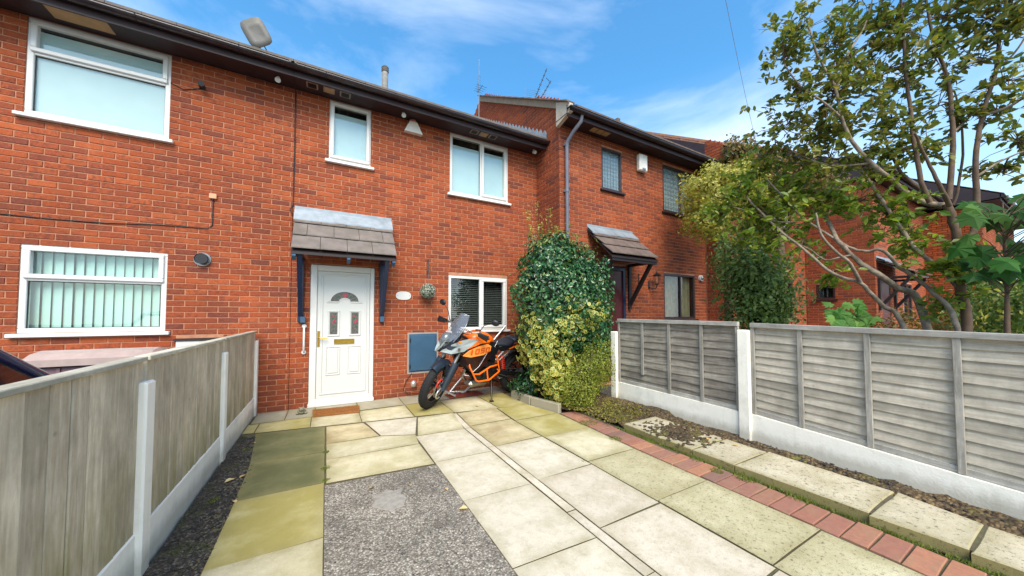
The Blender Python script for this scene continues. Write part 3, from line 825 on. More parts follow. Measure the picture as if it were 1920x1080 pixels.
def gutter_run(parent, x0, x1, yw, ze, over=.36):
    """fascia, soffit and half-round gutter; ze = soffit height"""
    yF = yw-over
    MB().box(x0, x1, yF, yw+.006, ze, ze+.012).build('soffit', M_SOFFIT, parent)
    MB().box(x0, x1, yF-.022, yF-.001, ze-.05, ze+.16).build('fascia', M_SOFFIT, parent)
    m = MB(); n = 10; rr = .062; cy, cz = yF-.022-rr, ze+.075
    def sect(r_): return [(cy+r_*math.cos(math.pi+math.pi*k/n), cz+r_*math.sin(math.pi+math.pi*k/n)*.85) for k in range(n+1)]
    A = sect(rr); B = sect(rr-.006)
    vs = [(x0, a, b) for a, b in A]+[(x1, a, b) for a, b in A]+[(x0, a, b) for a, b in B]+[(x1, a, b) for a, b in B]
    k = n+1; fs = []
    for i in range(n):
        fs += [(i, i+1, k+i+1, k+i), (2*k+i+1, 2*k+i, 3*k+i, 3*k+i+1)]
    fs += [(0, k, 3*k, 2*k), (n, 2*k+n, 3*k+n, k+n)]
    m.add(vs, fs, 0, True)
    x = x0+.4
    while x < x1:
        m.tube([(x, cy+(rr+.004)*math.cos(math.pi+math.pi*q/6), cz+(rr+.004)*math.sin(math.pi+math.pi*q/6)*.85) for q in range(7)], .006, 4, smooth=False)
        x += .95
    for x in (x0+.01, (x0+x1)/2, x1-.01):
        for q in (0,):
            m.tube([(x+d, cy, cz-.002) for d in (-.03, .03)], rr+.004, 12, caps=False) if 0 else m.box(x-.03, x+.03, cy-rr-.006, cy+rr, cz-.01, cz+.004)
    m.build('gutter', M_GUTTER, parent)
    return yF
def roof(parent, x0, x1, yw, ze, over=.36, slope=.61, depth=4.15, mat=None, nx=None):
    """two slopes with rows of real tiles"""
    mat = mat or M_TILE
    y0 = yw-over-.05; z0 = ze+.17
    body = MB(); yr = y0+depth; zr = z0+slope*depth; yb = yr+depth
    body.add([(x0,y0,z0-.05),(x1,y0,z0-.05),(x1,yr,zr-.05),(x0,yr,zr-.05),(x0,yb,z0-.05),(x1,yb,z0-.05),
              (x0,y0+.1,z0-.12),(x1,y0+.1,z0-.12),(x1,yb-.1,z0-.12),(x0,yb-.1,z0-.12)],
             [(0,1,2,3),(3,2,5,4),(0,6,7,1),(4,5,8,9),(6,9,8,7),(0,3,4,9,6),(1,7,8,5,2)])
    rf = body.build('roof', M_SOFFIT, parent)
    t = MB(); L_ = depth*math.sqrt(1+slope*slope); rows = int(L_/.3); ang = math.atan(slope)
    cs, sn = math.cos(ang), math.sin(ang)
    for side in (0, 1):
        for r_ in range(rows):
            a0 = r_*L_/rows; a1 = a0+L_/rows+.05
            nt = int((x1-x0)/.3)
            for c in range(nt):
                xa = x0+(x1-x0)*c/nt; xb = x0+(x1-x0)*(c+1)/nt-.004; ya0, ya1 = y0+a0*cs, y0+a1*cs; zz0, zz1 = z0+a0*sn, z0+a1*sn
                lift = .012
                pts = [(xa, ya0-sn*0, zz0+lift), (xb, ya0, zz0+lift), (xb, ya1, zz1-.0), (xa, ya1, zz1-.0), (xa, ya0+.004, zz0-.02), (xb, ya0+.004, zz0-.02)]
                if side: pts = [(p[0], 2*yr-p[1], p[2]) for p in pts]
                fs = [(0,1,2,3), (4,5,1,0), (0,3,4), (1,5,2)]
                if side: fs = [tuple(reversed(f)) for f in fs]
                t.add(pts, fs)
    t.build('roof_tiles', mat, rf, kind='stuff')
    rt = MB(); x = x0
    while x < x1-.05:
        e = min(x+.44, x1); rt.tube([(x, yr, zr-.02), (e, yr, zr-.02)], [.105, .098], 10); x += .45
    rt.build('ridge', mat, rf)
    return y0, z0, yr, zr

def bodybox(parent, x0, x1, yw, ze, depth=8.0, sides=(1, 1)):
    m = MB(); g = .115
    if sides[0]: m.box(x0+.007, x0+.1, yw+g, yw+depth, -.06, ze)
    if sides[1]: m.box(x1-.1, x1-.007, yw+g, yw+depth, -.06, ze)
    m.box(x0+.007, x1-.007, yw+depth-.1, yw+depth-.001, -.06, ze); m.build('rear_wall', M_MORTAR, parent)

D1, D2, D3, D4, D5 = 5.9, 5.1, 4.6, 3.1, 1.9
XM0, XM1 = -.46, 3.88
# ---- left house
hl = thing('brick_house', 'red brick terraced house at the left edge, with wide white windows and a flue', 'house', (-3.3, D1, 0), 'brick terraced houses')
H_l = [(-3.03, -1.83, 3.66, 4.795), (-3.0, -1.80, 1.18, 2.19), (-1.70, -1.22, .42, 1.08)]
backing(hl, 'x', D1, -6.2, XM0-.006, -.06, 4.80, H_l)
brick_wall(hl, 'x', D1, -6.2, XM0-.006, -.03, 4.80, H_l)
window(hl, D1, -3.03, -1.83, 3.66, 4.795, bars=[('h', 4.40)], sashes=[(-3.0, -1.86, 4.40, 4.765)], blind=('s', M_BLINDW, 3.70, 4.68), interior=M_INTL, label='upper window with a narrow fanlight')
window(hl, D1, -3.0, -1.80, 1.18, 2.19, bars=[('h', 1.80)], sashes=[(-2.97, -1.83, 1.80, 2.16)], blind=('v', M_BLINDM, 1.2, 2.16), interior=M_INTL, label='ground floor window with mint vertical blinds')
gutter_run(hl, -6.2, XM0-.003, D1, 4.805); roof(hl, -6.2, XM0-.003, D1, 4.805); bodybox(hl, -6.2, XM0-.006, D1, 4.8)
MB().box(-2.78, -2.30, 5.57, 5.80, 4.795, 4.803).build('soffit_patch', M_VENT, hl)
# meter box low on the wall
mb = MB().box(-1.69, -1.23, D1-.03, D1+.05, .43, 1.05, bev=.008).box(-1.71, -1.21, D1-.045, D1+.0, 1.05, 1.075, mi=1).build('meter_box', [M_UPVC, M_BLKWOOD], hl)
fl = MB().tube([(-1.46, D1+.02, 2.13), (-1.46, D1-.06, 2.13)], [.075, .075], 20, caps=False); fl.tube([(-1.46, D1+.01, 2.13), (-1.46, D1-.01, 2.13)], [.095, .09], 20)
f_o = fl.build('flue', M_STEEL, hl); MB().tube([(-1.46, D1-.012, 2.13), (-1.46, D1-.058, 2.13)], [.066, .066], 20).build('flue_bore', simple('flue_black', (20,20,28), .5), f_o)
# ---- middle house
hm = thing('brick_house', 'red brick terraced house with the white front door and grey tiled porch canopy', 'house', (1.7, D1, 0), 'brick terraced houses')
dh = (-.22, .69, -.0, 2.16)
H_m = [dh, (1.95, 3.17, 1.10, 2.12), (1.96, 3.19, 3.64, 4.79), (-.01, .60, 3.82, 4.79), (1.24, 1.75, .385, 1.065)]
backing(hm, 'x', D1, XM0+.0, XM1+.1, -.06, 4.80, H_m)
brick_wall(hm, 'x', D1, XM0, XM1+.004, -.03, 4.80, H_m)
window(hm, D1, 1.95, 3.17, 1.10, 2.12, bars=[('v', 2.60)], sashes=[(2.60, 3.13, 1.14, 2.08)], blind=('h', M_SLAT, 1.16, 2.08), label='ground floor window with dark venetian blinds')
window(hm, D1, 1.96, 3.19, 3.64, 4.79, bars=[('v', 2.60)], sashes=[(2.60, 3.15, 3.69, 4.75)], blind=('s', M_BLINDW, 3.68, 4.60), interior=M_INTL, label='upper window of two lights')  # lower part a blind; extended up as a pale stand-in for sky reflection
window(hm, D1, -.01, .60, 3.82, 4.79, sashes=[(.01, .58, 3.86, 4.77)], blind=('s', M_BLINDW, 3.84, 4.62), interior=M_INTL, label='small upper window with one opener')
gutter_run(hm, XM0, XM1-.0, D1, 4.805); y0_, z0_, yr_, zr_ = roof(hm, XM0, XM1, D1, 4.805); bodybox(hm, XM0, XM1, D1, 4.8, sides=(1, 0))
for cx in (-.24, -.02, .20, 2.36, 2.55, 2.74):
    v = MB().box(cx-.075, cx+.075, 5.62, 5.76, 4.796, 4.8035); v.box(cx-.055, cx+.055, 5.635, 5.745, 4.7935, 4.7965, mi=1)
    v.build('soffit_vent', [M_VENTP, M_BLACK if cx not in (-.02, 2.55) else M_VENT], hm)
# meter cupboard
mc = MB().box(1.25, 1.74, D1-.006, D1+.05, .395, 1.055, bev=.004).box(1.225, 1.765, D1-.004, D1+.01, .37, 1.08, mi=1).build('meter_cupboard', [M_BLUE, simple('cupboard_surround', (150,138,128), .8)], hm)
MB().box(1.275, 1.715, D1-.026, D1-.007, .42, 1.03, bev=.006).build('cupboard_door', M_BLUE, mc)
mm = MB().tube([(1.68, D1-.03, .74), (1.68, D1-.024, .74)], .008, 8)
for z in (.5, .95): mm.box(1.262, 1.278, D1-.03, D1-.01, z-.03, z+.03)
mm.build('latch', M_BLACK, mc)

# ---- white front door
df = MB(); yA = D1-.012; yB = D1+.07
df.box(-.215, -.125, yA, yB, .03, 2.155, bev=.008); df.box(.622, .685, yA, yB, .03, 2.155, bev=.008); df.box(-.125, .622, yA, yB, 2.065, 2.155, bev=.008)
df.box(-.225, .695, D1-.06, D1+.06, .0, .055, bev=.008); df.box(-.125, .622, yA+.004, yB, .055, .115, bev=.006)
dfo = df.build('door_frame', M_UPVC, hm)
dr = MB(); y1 = D1+.008
dr.box(-.122, .619, y1, y1+.045, .117, 2.062, bev=.004)
def mould(m, a, b, c, d, w=.016, pr=.010, y=None):
    y = y1 if y is None else y
    m.box(a, b, y-pr, y+.002, d-w, d, bev=.005); m.box(a, b, y-pr, y+.002, c, c+w, bev=.005)
    m.box(a, a+w, y-pr, y+.002, c+w, d-w, bev=.005); m.box(b-w, b, y-pr, y+.002, c+w, d-w, bev=.005)
mould(dr, -.075, .575, .165, 2.02, .03, .012)
mould(dr, -.0, .198, .455, .895); mould(dr, .300, .498, .455, .895)
for a, b in ((0, .198), (.300, .498)):
    dr.box(a+.03, b-.03, y1-.009, y1+.002, .485, .865, bev=.008)
mould(dr, .018, .188, 1.055, 1.455, .022, .012); mould(dr, .318, .488, 1.055, 1.455, .022, .012)
# arch moulding
def arc_band(m, cx, cz, rx0, rz0, rx1, rz1, y, pr, n=20, a0=0, a1=math.pi):
    vs = []; fs = []
    for i in range(n+1):
        a = a0+(a1-a0)*i/n; c, s = math.cos(a), math.sin(a)
        vs += [(cx+rx0*c, y, cz+rz0*s), (cx+rx0*c, y-pr, cz+rz0*s), (cx+rx1*c, y-pr, cz+rz1*s), (cx+rx1*c, y, cz+rz1*s)]
    for i in range(n):
        for k in range(3): fs.append((i*4+k, i*4+k+1, i*4+k+5, i*4+k+4))
    m.add(vs, fs)
arc_band(dr, .254, 1.60, .196, .150, .232, .188, y1, .013); arc_band(dr, .254, 1.60, .066, .04, .082, .055, y1, .010)
dr.box(.0, .17, y1-.012, y1, 1.575, 1.594, bev=.004); dr.box(.338, .508, y1-.012, y1, 1.575, 1.594, bev=.004)
M_DOORW = simple('white_door_skin', (206,205,201), .25, var=.02, scale=2)
door = dr.build('door', M_DOORW, dfo)
M_LGLASS = simple('dark_leaded_glass', (92,88,84), .12, var=.35, scale=30, bump=.2, bscale=60)
M_ROSE = simple('rose_glass', (176,52,72), .15, var=.3, scale=40); M_LEAFG = simple('green_glass', (34,92,50), .15, var=.2, scale=40)
def fan(m, cx, cz, rx0, rz0, rx1, rz1, y, n=20):
    vs = []; fs = []
    for i in range(n+1):
        a = math.pi*i/n; c, s = math.cos(a), math.sin(a); vs += [(cx+rx0*c, y, cz+rz0*s), (cx+rx1*c, y, cz+rz1*s)]
    for i in range(n): fs.append((2*i, 2*i+1, 2*i+3, 2*i+2))
    m.add(vs, fs)
dg = MB(); fan(dg, .254, 1.60, .078, .05, .197, .151, y1-.003)
dg.box(.05, .156, y1-.003, y1+.001, 1.085, 1.425, mi=0); dg.box(.35, .456, y1-.003, y1+.001, 1.085, 1.425, mi=0)
def disc(m, cx, cz, r_, y, mi, n=10, rz=None, rot=0):
    rz = rz or r_
    vs = [(cx, y, cz)]+[(cx+r_*math.cos(2*math.pi*k/n)*math.cos(rot)-rz*math.sin(2*math.pi*k/n)*math.sin(rot), y, cz+r_*math.cos(2*math.pi*k/n)*math.sin(rot)+rz*math.sin(2*math.pi*k/n)*math.cos(rot)) for k in range(n)]
    m.add(vs, [(0, 1+k, 1+(k+1) % n) for k in range(n)], mi)
yy = y1-.0045
for dx, dz in ((0,.1),(-.02,.105),(.02,.105),(-.012,.082),(.012,.082)): disc(dg, .254+dx, 1.60+dz, .016, yy-.0002*dx, 1)
for dx in (-.085, .085):
    disc(dg, .254+dx, 1.60+.072, .017, yy, 2, rz=.011, rot=dx*8); disc(dg, .254+dx*1.35, 1.60+.035, .016, yy, 2, rz=.009, rot=-dx*6)
for cx in (.103, .403):
    for dz, mi_ in ((.13, 2), (.1, 1), (.06, 2), (.03, 1), (0.01, 1), (-.01, 1), (-.07, 2)): disc(dg, cx+rnd.uniform(-.018, .018), 1.27+dz, .017 if mi_ == 1 else .014, yy-.0003-abs(dz)*.001, mi_, rz=.012, rot=rnd.uniform(-1, 1))
    dg.tube([(cx+.02*math.sin(t_*.9), y1-.006, 1.10+t_*.03) for t_ in range(11)], .0022, 4, mi=3)
    dg.tube([(cx+.025*math.cos(t_*.8), y1-.006, 1.14+.03*math.sin(t_*.8)) for t_ in range(7)], .002, 4, mi=3)
for k in range(1, 6):
    a = math.pi*k/6; dg.tube([(.254+.078*math.cos(a), y1-.0055, 1.60+.05*math.sin(a)), (.254+.197*math.cos(a), y1-.0055, 1.60+.151*math.sin(a))], .0022, 4, mi=3)
M_LEADC = simple('lead_came', (150,150,148), .4, metal=.6)
dgo = dg.build('leaded_glass', [M_LGLASS, M_ROSE, M_LEAFG, M_LEADC], dfo)
lb = MB(); lb.box(.112, .398, y1-.012, y1+.001, .928, 1.008, bev=.004); lb.box(.130, .380, y1-.020, y1-.012, .945, .990, bev=.006)
lb.build('letterbox', M_BRASS, dfo)
hd = MB(); hd.box(-.113, -.083, y1-.012, y1+.001, .90, 1.14, bev=.003); hd.tube([(-.098, y1-.01, 1.035), (-.098, y1-.05, 1.035), (-.07, y1-.055, 1.033), (.02, y1-.055, 1.026)], .0085, 8)
hd.tube([(-.098, y1-.016, .945), (-.098, y1-.011, .945)], .011, 10)
hd.build('door_handle', M_BRASS, dfo)

# ---- porch canopy
def canopy(parent, x0, x1, D, zt, zf, proj, tilem, wood, rows=3, ntile=4, xin=.0, bx=(), sagmat=None, flash=None):
    c = MB(); yF = D-proj
    # flashing dressed on the wall and over the top row
    fl = MB(); fl.box(x0-.01, x1+.01, D-.012, D-.002, zt-.10, zt, bev=.003)
    sl = (zt-.10-zf)/(proj)
    for i in range(10):
        a = x0-.01+(x1-x0+.02)*i/10; b = x0-.01+(x1-x0+.02)*(i+1)/10; k = rnd.uniform(-.006, .006)
        fl.add([(a, D-.008, zt-.045), (b, D-.008, zt-.045), (b, D-.17, zt-.035-.17*sl+k), (a, D-.17, zt-.035-.17*sl+k), (a, D-.17, zt-.055-.17*sl+k), (b, D-.17, zt-.055-.17*sl+k)], [(0, 3, 2, 1), (3, 4, 5, 2)])
    tiles_p = MB().add([(x0, D-.003, zt-.13), (x1, D-.003, zt-.13), (x1, yF+.02, zf-.02), (x0, yF+.02, zf-.02), (x0, D-.003, zt-.16), (x1, D-.003, zt-.16), (x1, yF+.02, zf-.05), (x0, yF+.02, zf-.05)],
                       [(0,3,2,1), (4,5,6,7), (3,7,6,2), (0,4,7,3), (1,2,6,5)])
    cp = tiles_p.build('canopy_deck', wood, parent)
    fl.build('flashing', flash or M_LEADW, cp)
    for r_ in range(rows):
        t0 = r_/rows; t1 = (r_+1)/rows+.08
        off = 0 if r_ % 2 == 0 else -.5
        k = 0
        for i in range(ntile+1):
            a = x0+(x1-x0)*max(0, (i+off))/ntile; b = x0+(x1-x0)*min(ntile, (i+1+off))/ntile
            if b-a < .03: continue
            # row 0 is the front (lowest)
            ya = yF+(D-yF)*t0; yb_ = yF+(D-yF)*min(t1, .99); za = zf+(zt-.10-zf)*t0; zb_ = zf+(zt-.10-zf)*min(t1, .99)
            j = rnd.uniform(-.004, .004); g = .003
            lf = .050; th = .017
            MB().add([(a+g, ya+j, za+lf), (b-g, ya+j, za+lf), (b-g, yb_, zb_+.004), (a+g, yb_, zb_+.004), (a+g, ya+j, za+lf-th), (b-g, ya+j, za+lf-th), (b-g, yb_, zb_-.012), (a+g, yb_, zb_-.012)],
                     [(0,1,2,3), (4,7,6,5), (0,4,5,1), (1,5,6,2), (3,7,4,0), (2,6,7,3)]).build('roof_tile', tilem, cp)
    return cp
cp = canopy(hm, -.43, .93, D1, 3.02, 2.26, .60, M_TILE, M_BLKWOOD, ntile=4)
def bracket(parent, x, D, z0, z1, proj, mat, w=.06, foot=.10):
    b = MB()
    b.box(x-w/2, x+w/2, D-.055, D-.002, z0, z1, bev=.005)
    b.beam((x, D-.03, z0+foot), (x, D-proj+.03, z1-.03), w*.9, .07, up=(0,0,1), bev=.005)
    b.beam((x, D-.02, z1-.02), (x, D-proj+.01, z1-.02), w*.92, .06, bev=.005)
    return b.build('bracket', mat, parent)
bracket(hm, -.335, D1, 1.28, 2.26, .56, M_NAVY, .07); bracket(hm, .80, D1, 1.28, 2.26, .56, M_NAVY, .07)
for x in (-.395, .27, .89): MB().beam((x, D1-.03, 2.76), (x, D1-.565, 2.155), .045, .085, bev=.004).build('rafter', M_BLUE, hm)
MB().box(-.335, -.335+.065, D1-.075, D1-.0, 1.27, 1.36, bev=.004).box(.77, .835, D1-.075, D1-.0, 1.27, 1.36, bev=.004).build('bracket_foot', M_BLUE, hm)

# ---- right house (stepped forward)
hr = thing('brick_house', 'red brick terraced house right of centre, stepped forward, with dark framed windows and brown porch', 'house', (6, D2, 0), 'brick terraced houses')
XR1 = 8.6
dh2 = (4.78, 5.66, 0, 2.42)
H_r = [dh2, (4.98, 5.58, 4.02, 4.92), (6.93, 8.15, 3.84, 4.98), (6.92, 8.12, 1.28, 2.37)]
backing(hr, 'x', D2, XM1+.008, XR1-.01, -.06, 5.08, H_r)
brick_wall(hr, 'x', D2, XM1, XR1-.005, 0, 5.08, H_r, nind=230)
zg = lambda y: 5.36+.61*(y-(D2-.41))-.03
# side gable, facing left
def gable(parent, x, ya, yb, zbase, zg, yr, nind, mat=None, holes=()):
    th = .1; f0 = x+.007
    m = MB(); n = 12; 
    zr = zg(yr)
    def top(y): return zg(y) if y <= yr else zg(2*yr-y)
    ys_ = [ya+(yb-ya)*i/n for i in range(n+1)]; ys_ = sorted(set(ys_+[yr]))
    for i in range(len(ys_)-1):
        a, b = ys_[i], ys_[i+1]
        m.add([(f0,a,zbase),(f0,b,zbase),(f0,b,top(b)),(f0,a,top(a)),(f0+th,a,zbase),(f0+th,b,zbase),(f0+th,b,top(b)),(f0+th,a,top(a))],
              [(0,3,2,1),(4,5,6,7),(3,7,6,2),(0,1,5,4),(0,4,7,3),(1,2,6,5)])
    m.build('gable_wall', M_MORTAR, parent)
    brick_wall(parent, 'y', x, ya, yb, zbase, zr, holes, zmax=lambda y: top(y)-.0, nind=nind, mat=mat)
gable(hr, XM1, D2+.014, 13.0, 0.0, zg, D2-.41+4.15, 70)
window(hr, D2, 4.98, 5.58, 4.02, 4.92, frame=M_DARKFRAME, sillmat=M_DARKFRAME, blind=('s', M_DUSK, 4.0, 4.9), interior=M_INTL, glass=M_GLASS2, lead=True, fw=.05, label='small upper leaded window')
window(hr, D2, 6.93, 8.15, 3.84, 4.98, bars=[('v', 7.62)], frame=M_DARKFRAME, sillmat=M_DARKFRAME, blind=('s', M_DUSK, 3.9, 4.98), interior=M_INTL, glass=M_GLASS2, lead=True, fw=.06, label='upper window of two leaded lights')
window(hr, D2, 6.92, 8.12, 1.28, 2.37, bars=[('v', 7.56)], frame=M_DARKFRAME, sillmat=M_DARKFRAME, blind=('c', M_CURTAIN, 1.28, 2.36), glass=M_GLASS2, fw=.05, label='ground floor window with beige curtains')
gutter_run(hr, XM1-.08, XR1, D2, 5.09, .33); roof(hr, XM1+.108, XR1, D2, 5.09, .36, mat=M_TILED); bodybox(hr, XM1, XR1, D2, 5.0, sides=(0, 1))
# verge: bargeboard and tile ends along the gable slope, boxed eave end
vg = MB(); yv = D2-.41; sl = .61
N_ = 14
for i in range(N_):
    a = yv+4.15*i/N_; b = yv+4.15*(i+1)/N_-.01; za, zb_ = 5.26+sl*(a-yv), 5.26+sl*(b-yv)
    vg.add([(XM1-.14,a,za+.03),(XM1+.05,a,za+.03),(XM1+.05,b,zb_+.012),(XM1-.14,b,zb_+.012),(XM1-.14,a,za-.0),(XM1+.05,a,za),(XM1+.05,b,zb_),(XM1-.14,b,zb_)],
           [(0,1,2,3),(0,3,7,4),(4,5,1,0),(4,7,6,5)])
vg.build('verge_tile', M_TILED, hr)
bb = MB(); bb.add([(XM1-.06,yv+.08,5.17),(XM1-.06,yv+4.15,5.17+sl*4.07),(XM1-.06,yv+4.15,5.26+sl*4.15),(XM1-.06,yv+.08,5.26+sl*.08),(XM1-.0,yv+.08,5.17),(XM1-.0,yv+4.15,5.17+sl*4.07),(XM1-.0,yv+4.15,5.26+sl*4.15),(XM1-.0,yv+.08,5.26+sl*.08)],
              [(0,3,2,1),(3,7,6,2),(0,1,5,4),(0,4,7,3)])
bb.build('bargeboard', simple('weathered_mortar_verge', (150,132,112), .9, var=.2), hr)
MB().add([(XM1-.075,yv-.0,5.10),(XM1-.075,D2+.0,5.0),(XM1-.075,D2+.0,5.48),(XM1-.075,yv,5.27),(XM1+.0,yv,5.10),(XM1+.0,D2,5.0),(XM1+.0,D2,5.48),(XM1+.0,yv,5.27)],
         [(0,3,2,1),(4,5,6,7),(0,4,7,3),(0,1,5,4),(3,7,6,2)]).build('eave_end_box', simple('cream_board', (196,180,158), .7, var=.1, dirt=((120,100,80), .5)), hr)
# stepped bright flashing where the middle roof meets the gable
sf = MB(); zr0 = z0_
y = y0_+.02
while y < yr_-.05:
    z = zr0+.61*(y-y0_)
    sf.add([(XM1-.012,y,z-.02),(XM1-.012,y+.15,z+.07),(XM1-.012,y+.15,z+.17+.0),(XM1-.012,y+.06,z+.20),(XM1-.012,y,z+.09),(XM1-.001,y,z+.09),(XM1-.001,y+.06,z+.20),(XM1-.001,y+.15,z+.17)],
           [(4,3,2,1,0),(4,5,6,3),(3,6,7,2)])
    y += .15
sf.build('stepped_flashing', M_LEADW, hr)
canopy(hr, 4.57, 5.86, D2, 3.22, 2.50, .68, M_TILED, M_BLKWOOD, ntile=5, flash=M_LEAD)
bracket(hr, 5.74, D2, 1.50, 2.47, .62, M_BLKWOOD, .07); bracket(hr, 4.66, D2, 1.50, 2.47, .62, M_BLKWOOD, .07)
MB().box(4.6, 5.84, D2-.64, D2-.58, 2.40, 2.47).build('canopy_beam', M_BLKWOOD, hr)
d2 = MB(); d2.box(4.79, 4.86, D2-.0, D2+.06, .0, 2.40); d2.box(5.58, 5.65, D2, D2+.06, 0, 2.40); d2.box(4.86, 5.58, D2, D2+.06, 2.33, 2.40)
d2o = d2.build('door_frame', M_NAVY, hr); q = MB().box(4.862, 5.578, D2+.03, D2+.07, .02, 2.328)
for a, b in ((4.93, 5.18), (5.26, 5.51)):
    for c, d in ((.2, .9), (1.05, 1.9)): q.box(a, b, D2+.018, D2+.031, c, d, bev=.01)
q.build('door', M_BURG, d2o)
for cx in (4.62, 4.78, 4.94): MB().box(cx-.07, cx+.07, 4.86, 5.0, 5.081, 5.0885).build('soffit_vent', M_VENT, hr)
# downpipe with swan neck
dp = MB(); dp.tube([(4.12, 4.72, 5.12), (4.12, 4.74, 5.02), (4.05, 4.90, 4.86), (4.02, 5.02, 4.74), (4.02, 5.045, 4.62), (4.02, 5.045, .05)], .036, 12)
for z in (4.66, 3.75, 2.85, 1.9): dp.tube([(4.02, 5.045, z), (4.02, 5.045, z+.06)], .043, 12); dp.box(3.97, 4.07, 5.07, 5.098, z+.01, z+.05)
dp.build('downpipe', M_PIPE, hr)

# ---- third house
h3 = thing('brick_house', 'brick terraced house behind the evergreen, with a white curtained ground floor window', 'house', (10.8, D3, 0), 'brick terraced houses')
H_3 = [(10.9, 12.12, 1.28, 2.35), (10.9, 12.12, 3.9, 4.95)]
backing(h3, 'x', D3, XR1+.008, 12.995, -.06, 5.2, H_3); brick_wall(h3, 'x', D3, XR1+.003, 12.99, 0, 5.2, H_3, nind=80)
window(h3, D3, 10.9, 12.12, 1.28, 2.35, bars=[('v', 11.5)], frame=M_DARKFRAME, sillmat=M_DARKFRAME, blind=('c', M_CURTW, 1.3, 2.35), label='ground floor window with white curtains')
window(h3, D3, 10.9, 12.12, 3.9, 4.95, bars=[('v', 11.5)], frame=M_DARKFRAME, sillmat=M_DARKFRAME, blind=('s', M_CURTW, 3.9, 4.9))
gutter_run(h3, XR1+.005, 13.0, D3, 5.21, .33); roof(h3, XR1+.005, 12.9, D3, 5.21, .36, mat=M_TILED); bodybox(h3, XR1+.01, 13.0, D3, 5.2)
zg3 = lambda y: 5.45+.61*(y-(D3-.41))
gable(h3, XR1, D3+.018, D2-.03, 0, zg3, D3-.41+4.15, 0)
# ---- fourth house, stepped well forward, with a window in its side wall
h4 = thing('brick_house', 'brick terraced house behind the bare branches, with a small dark side window and a porch', 'house', (15, D4, 0), 'brick terraced houses')
SW = (3.93, 4.36, 1.86, 2.30)
H_4 = [(13.5, 14.3, 0, 2.3), (15.4, 16.4, 1.28, 2.35), (15.4, 16.4, 3.9, 4.95)]
backing(h4, 'x', D4, 13.008, 18.0, -.06, 5.1, H_4); brick_wall(h4, 'x', D4, 13.0, 18.0, 0, 5.1, H_4, nind=60)
backing(h4, 'y', 13.0, D4+.11, 4.598, -.06, 5.2, [SW], name='side_wall'); brick_wall(h4, 'y', 13.0, D4+.018, 4.595, 0, 5.2, [SW], nind=110)
zg4 = lambda y: 5.35+.61*(y-(D4-.41))
w4 = MB()
for a in ((3.93, 3.97, 1.86, 2.30), (4.32, 4.36, 1.86, 2.30), (3.97, 4.32, 1.86, 1.90), (3.97, 4.32, 2.26, 2.30)): w4.box(13.0, 13.06, a[0], a[1], a[2], a[3])
w4o = w4.build('window', M_DARKFRAME, h4); w4o['label'] = 'small dark side window'
MB().box(13.03, 13.036, 3.97, 4.32, 1.90, 2.26).build('pane', M_GLASS, w4o); MB().box(12.95, 13.03, 3.87, 4.42, 1.80, 1.85).build('sill', M_DARKFRAME, w4o)
MB().box(13.3, 13.32, 3.8, 4.5, 1.7, 2.4).build('room_interior', M_INT, w4o)
canopy(h4, 13.1, 14.7, D4, 3.0, 2.45, .7, M_TILED, M_BLKWOOD, ntile=5, flash=M_LEAD); bracket(h4, 13.2, D4, 1.5, 2.4, .62, M_BLKWOOD, .08); bracket(h4, 14.55, D4, 1.5, 2.4, .62, M_BLKWOOD, .08)
MB().box(13.5, 14.3, D4+.03, D4+.08, 0, 2.3).build('door', M_BURG, h4)
for zz in ((1.28, 2.35), (3.9, 4.95)): window(h4, D4, 15.4, 16.4, zz[0], zz[1], bars=[('v', 15.9)], frame=M_DARKFRAME, sillmat=M_DARKFRAME, blind=('c', M_CURTW, zz[0], zz[1]))
gutter_run(h4, 12.9, 18.0, D4, 5.11, .33); roof(h4, 12.9, 18.0, D4, 5.11, .36, mat=M_TILED); bodybox(h4, 13.0, 18.0, D4, 5.1, sides=(0, 1))
gable(h4, 13.0, D4+.9+.7, 10.5, 5.0, zg4, D4-.41+4.15, 0)
# ---- fifth, orange brick
h5 = thing('brick_house', 'orange brick house farthest right, beyond the large green leaves', 'house', (20, D5, 0), 'brick terraced houses')
H_5 = [(20.2, 21.2, 1.28, 2.35)]
backing(h5, 'x', D5, 18.008, 25, -.06, 4.9, H_5); brick_wall(h5, 'x', D5, 18.0, 25, 0, 4.9, H_5, nind=40, mat=M_BRICKO)
backing(h5, 'y', 18.0, D5+.11, 3.098, -.06, 4.9, [], name='side_wall'); brick_wall(h5, 'y', 18.0, D5+.018, 3.095, 0, 4.9, [], nind=40, mat=M_BRICKO)
window(h5, D5, 20.2, 21.2, 1.28, 2.35, bars=[('v', 20.7)], frame=M_DARKFRAME, sillmat=M_DARKFRAME)
gutter_run(h5, 17.9, 25, D5, 4.91, .33); roof(h5, 17.9, 25, D5, 4.91, .36, mat=M_TILED); bodybox(h5, 18.0, 25, D5, 4.9)

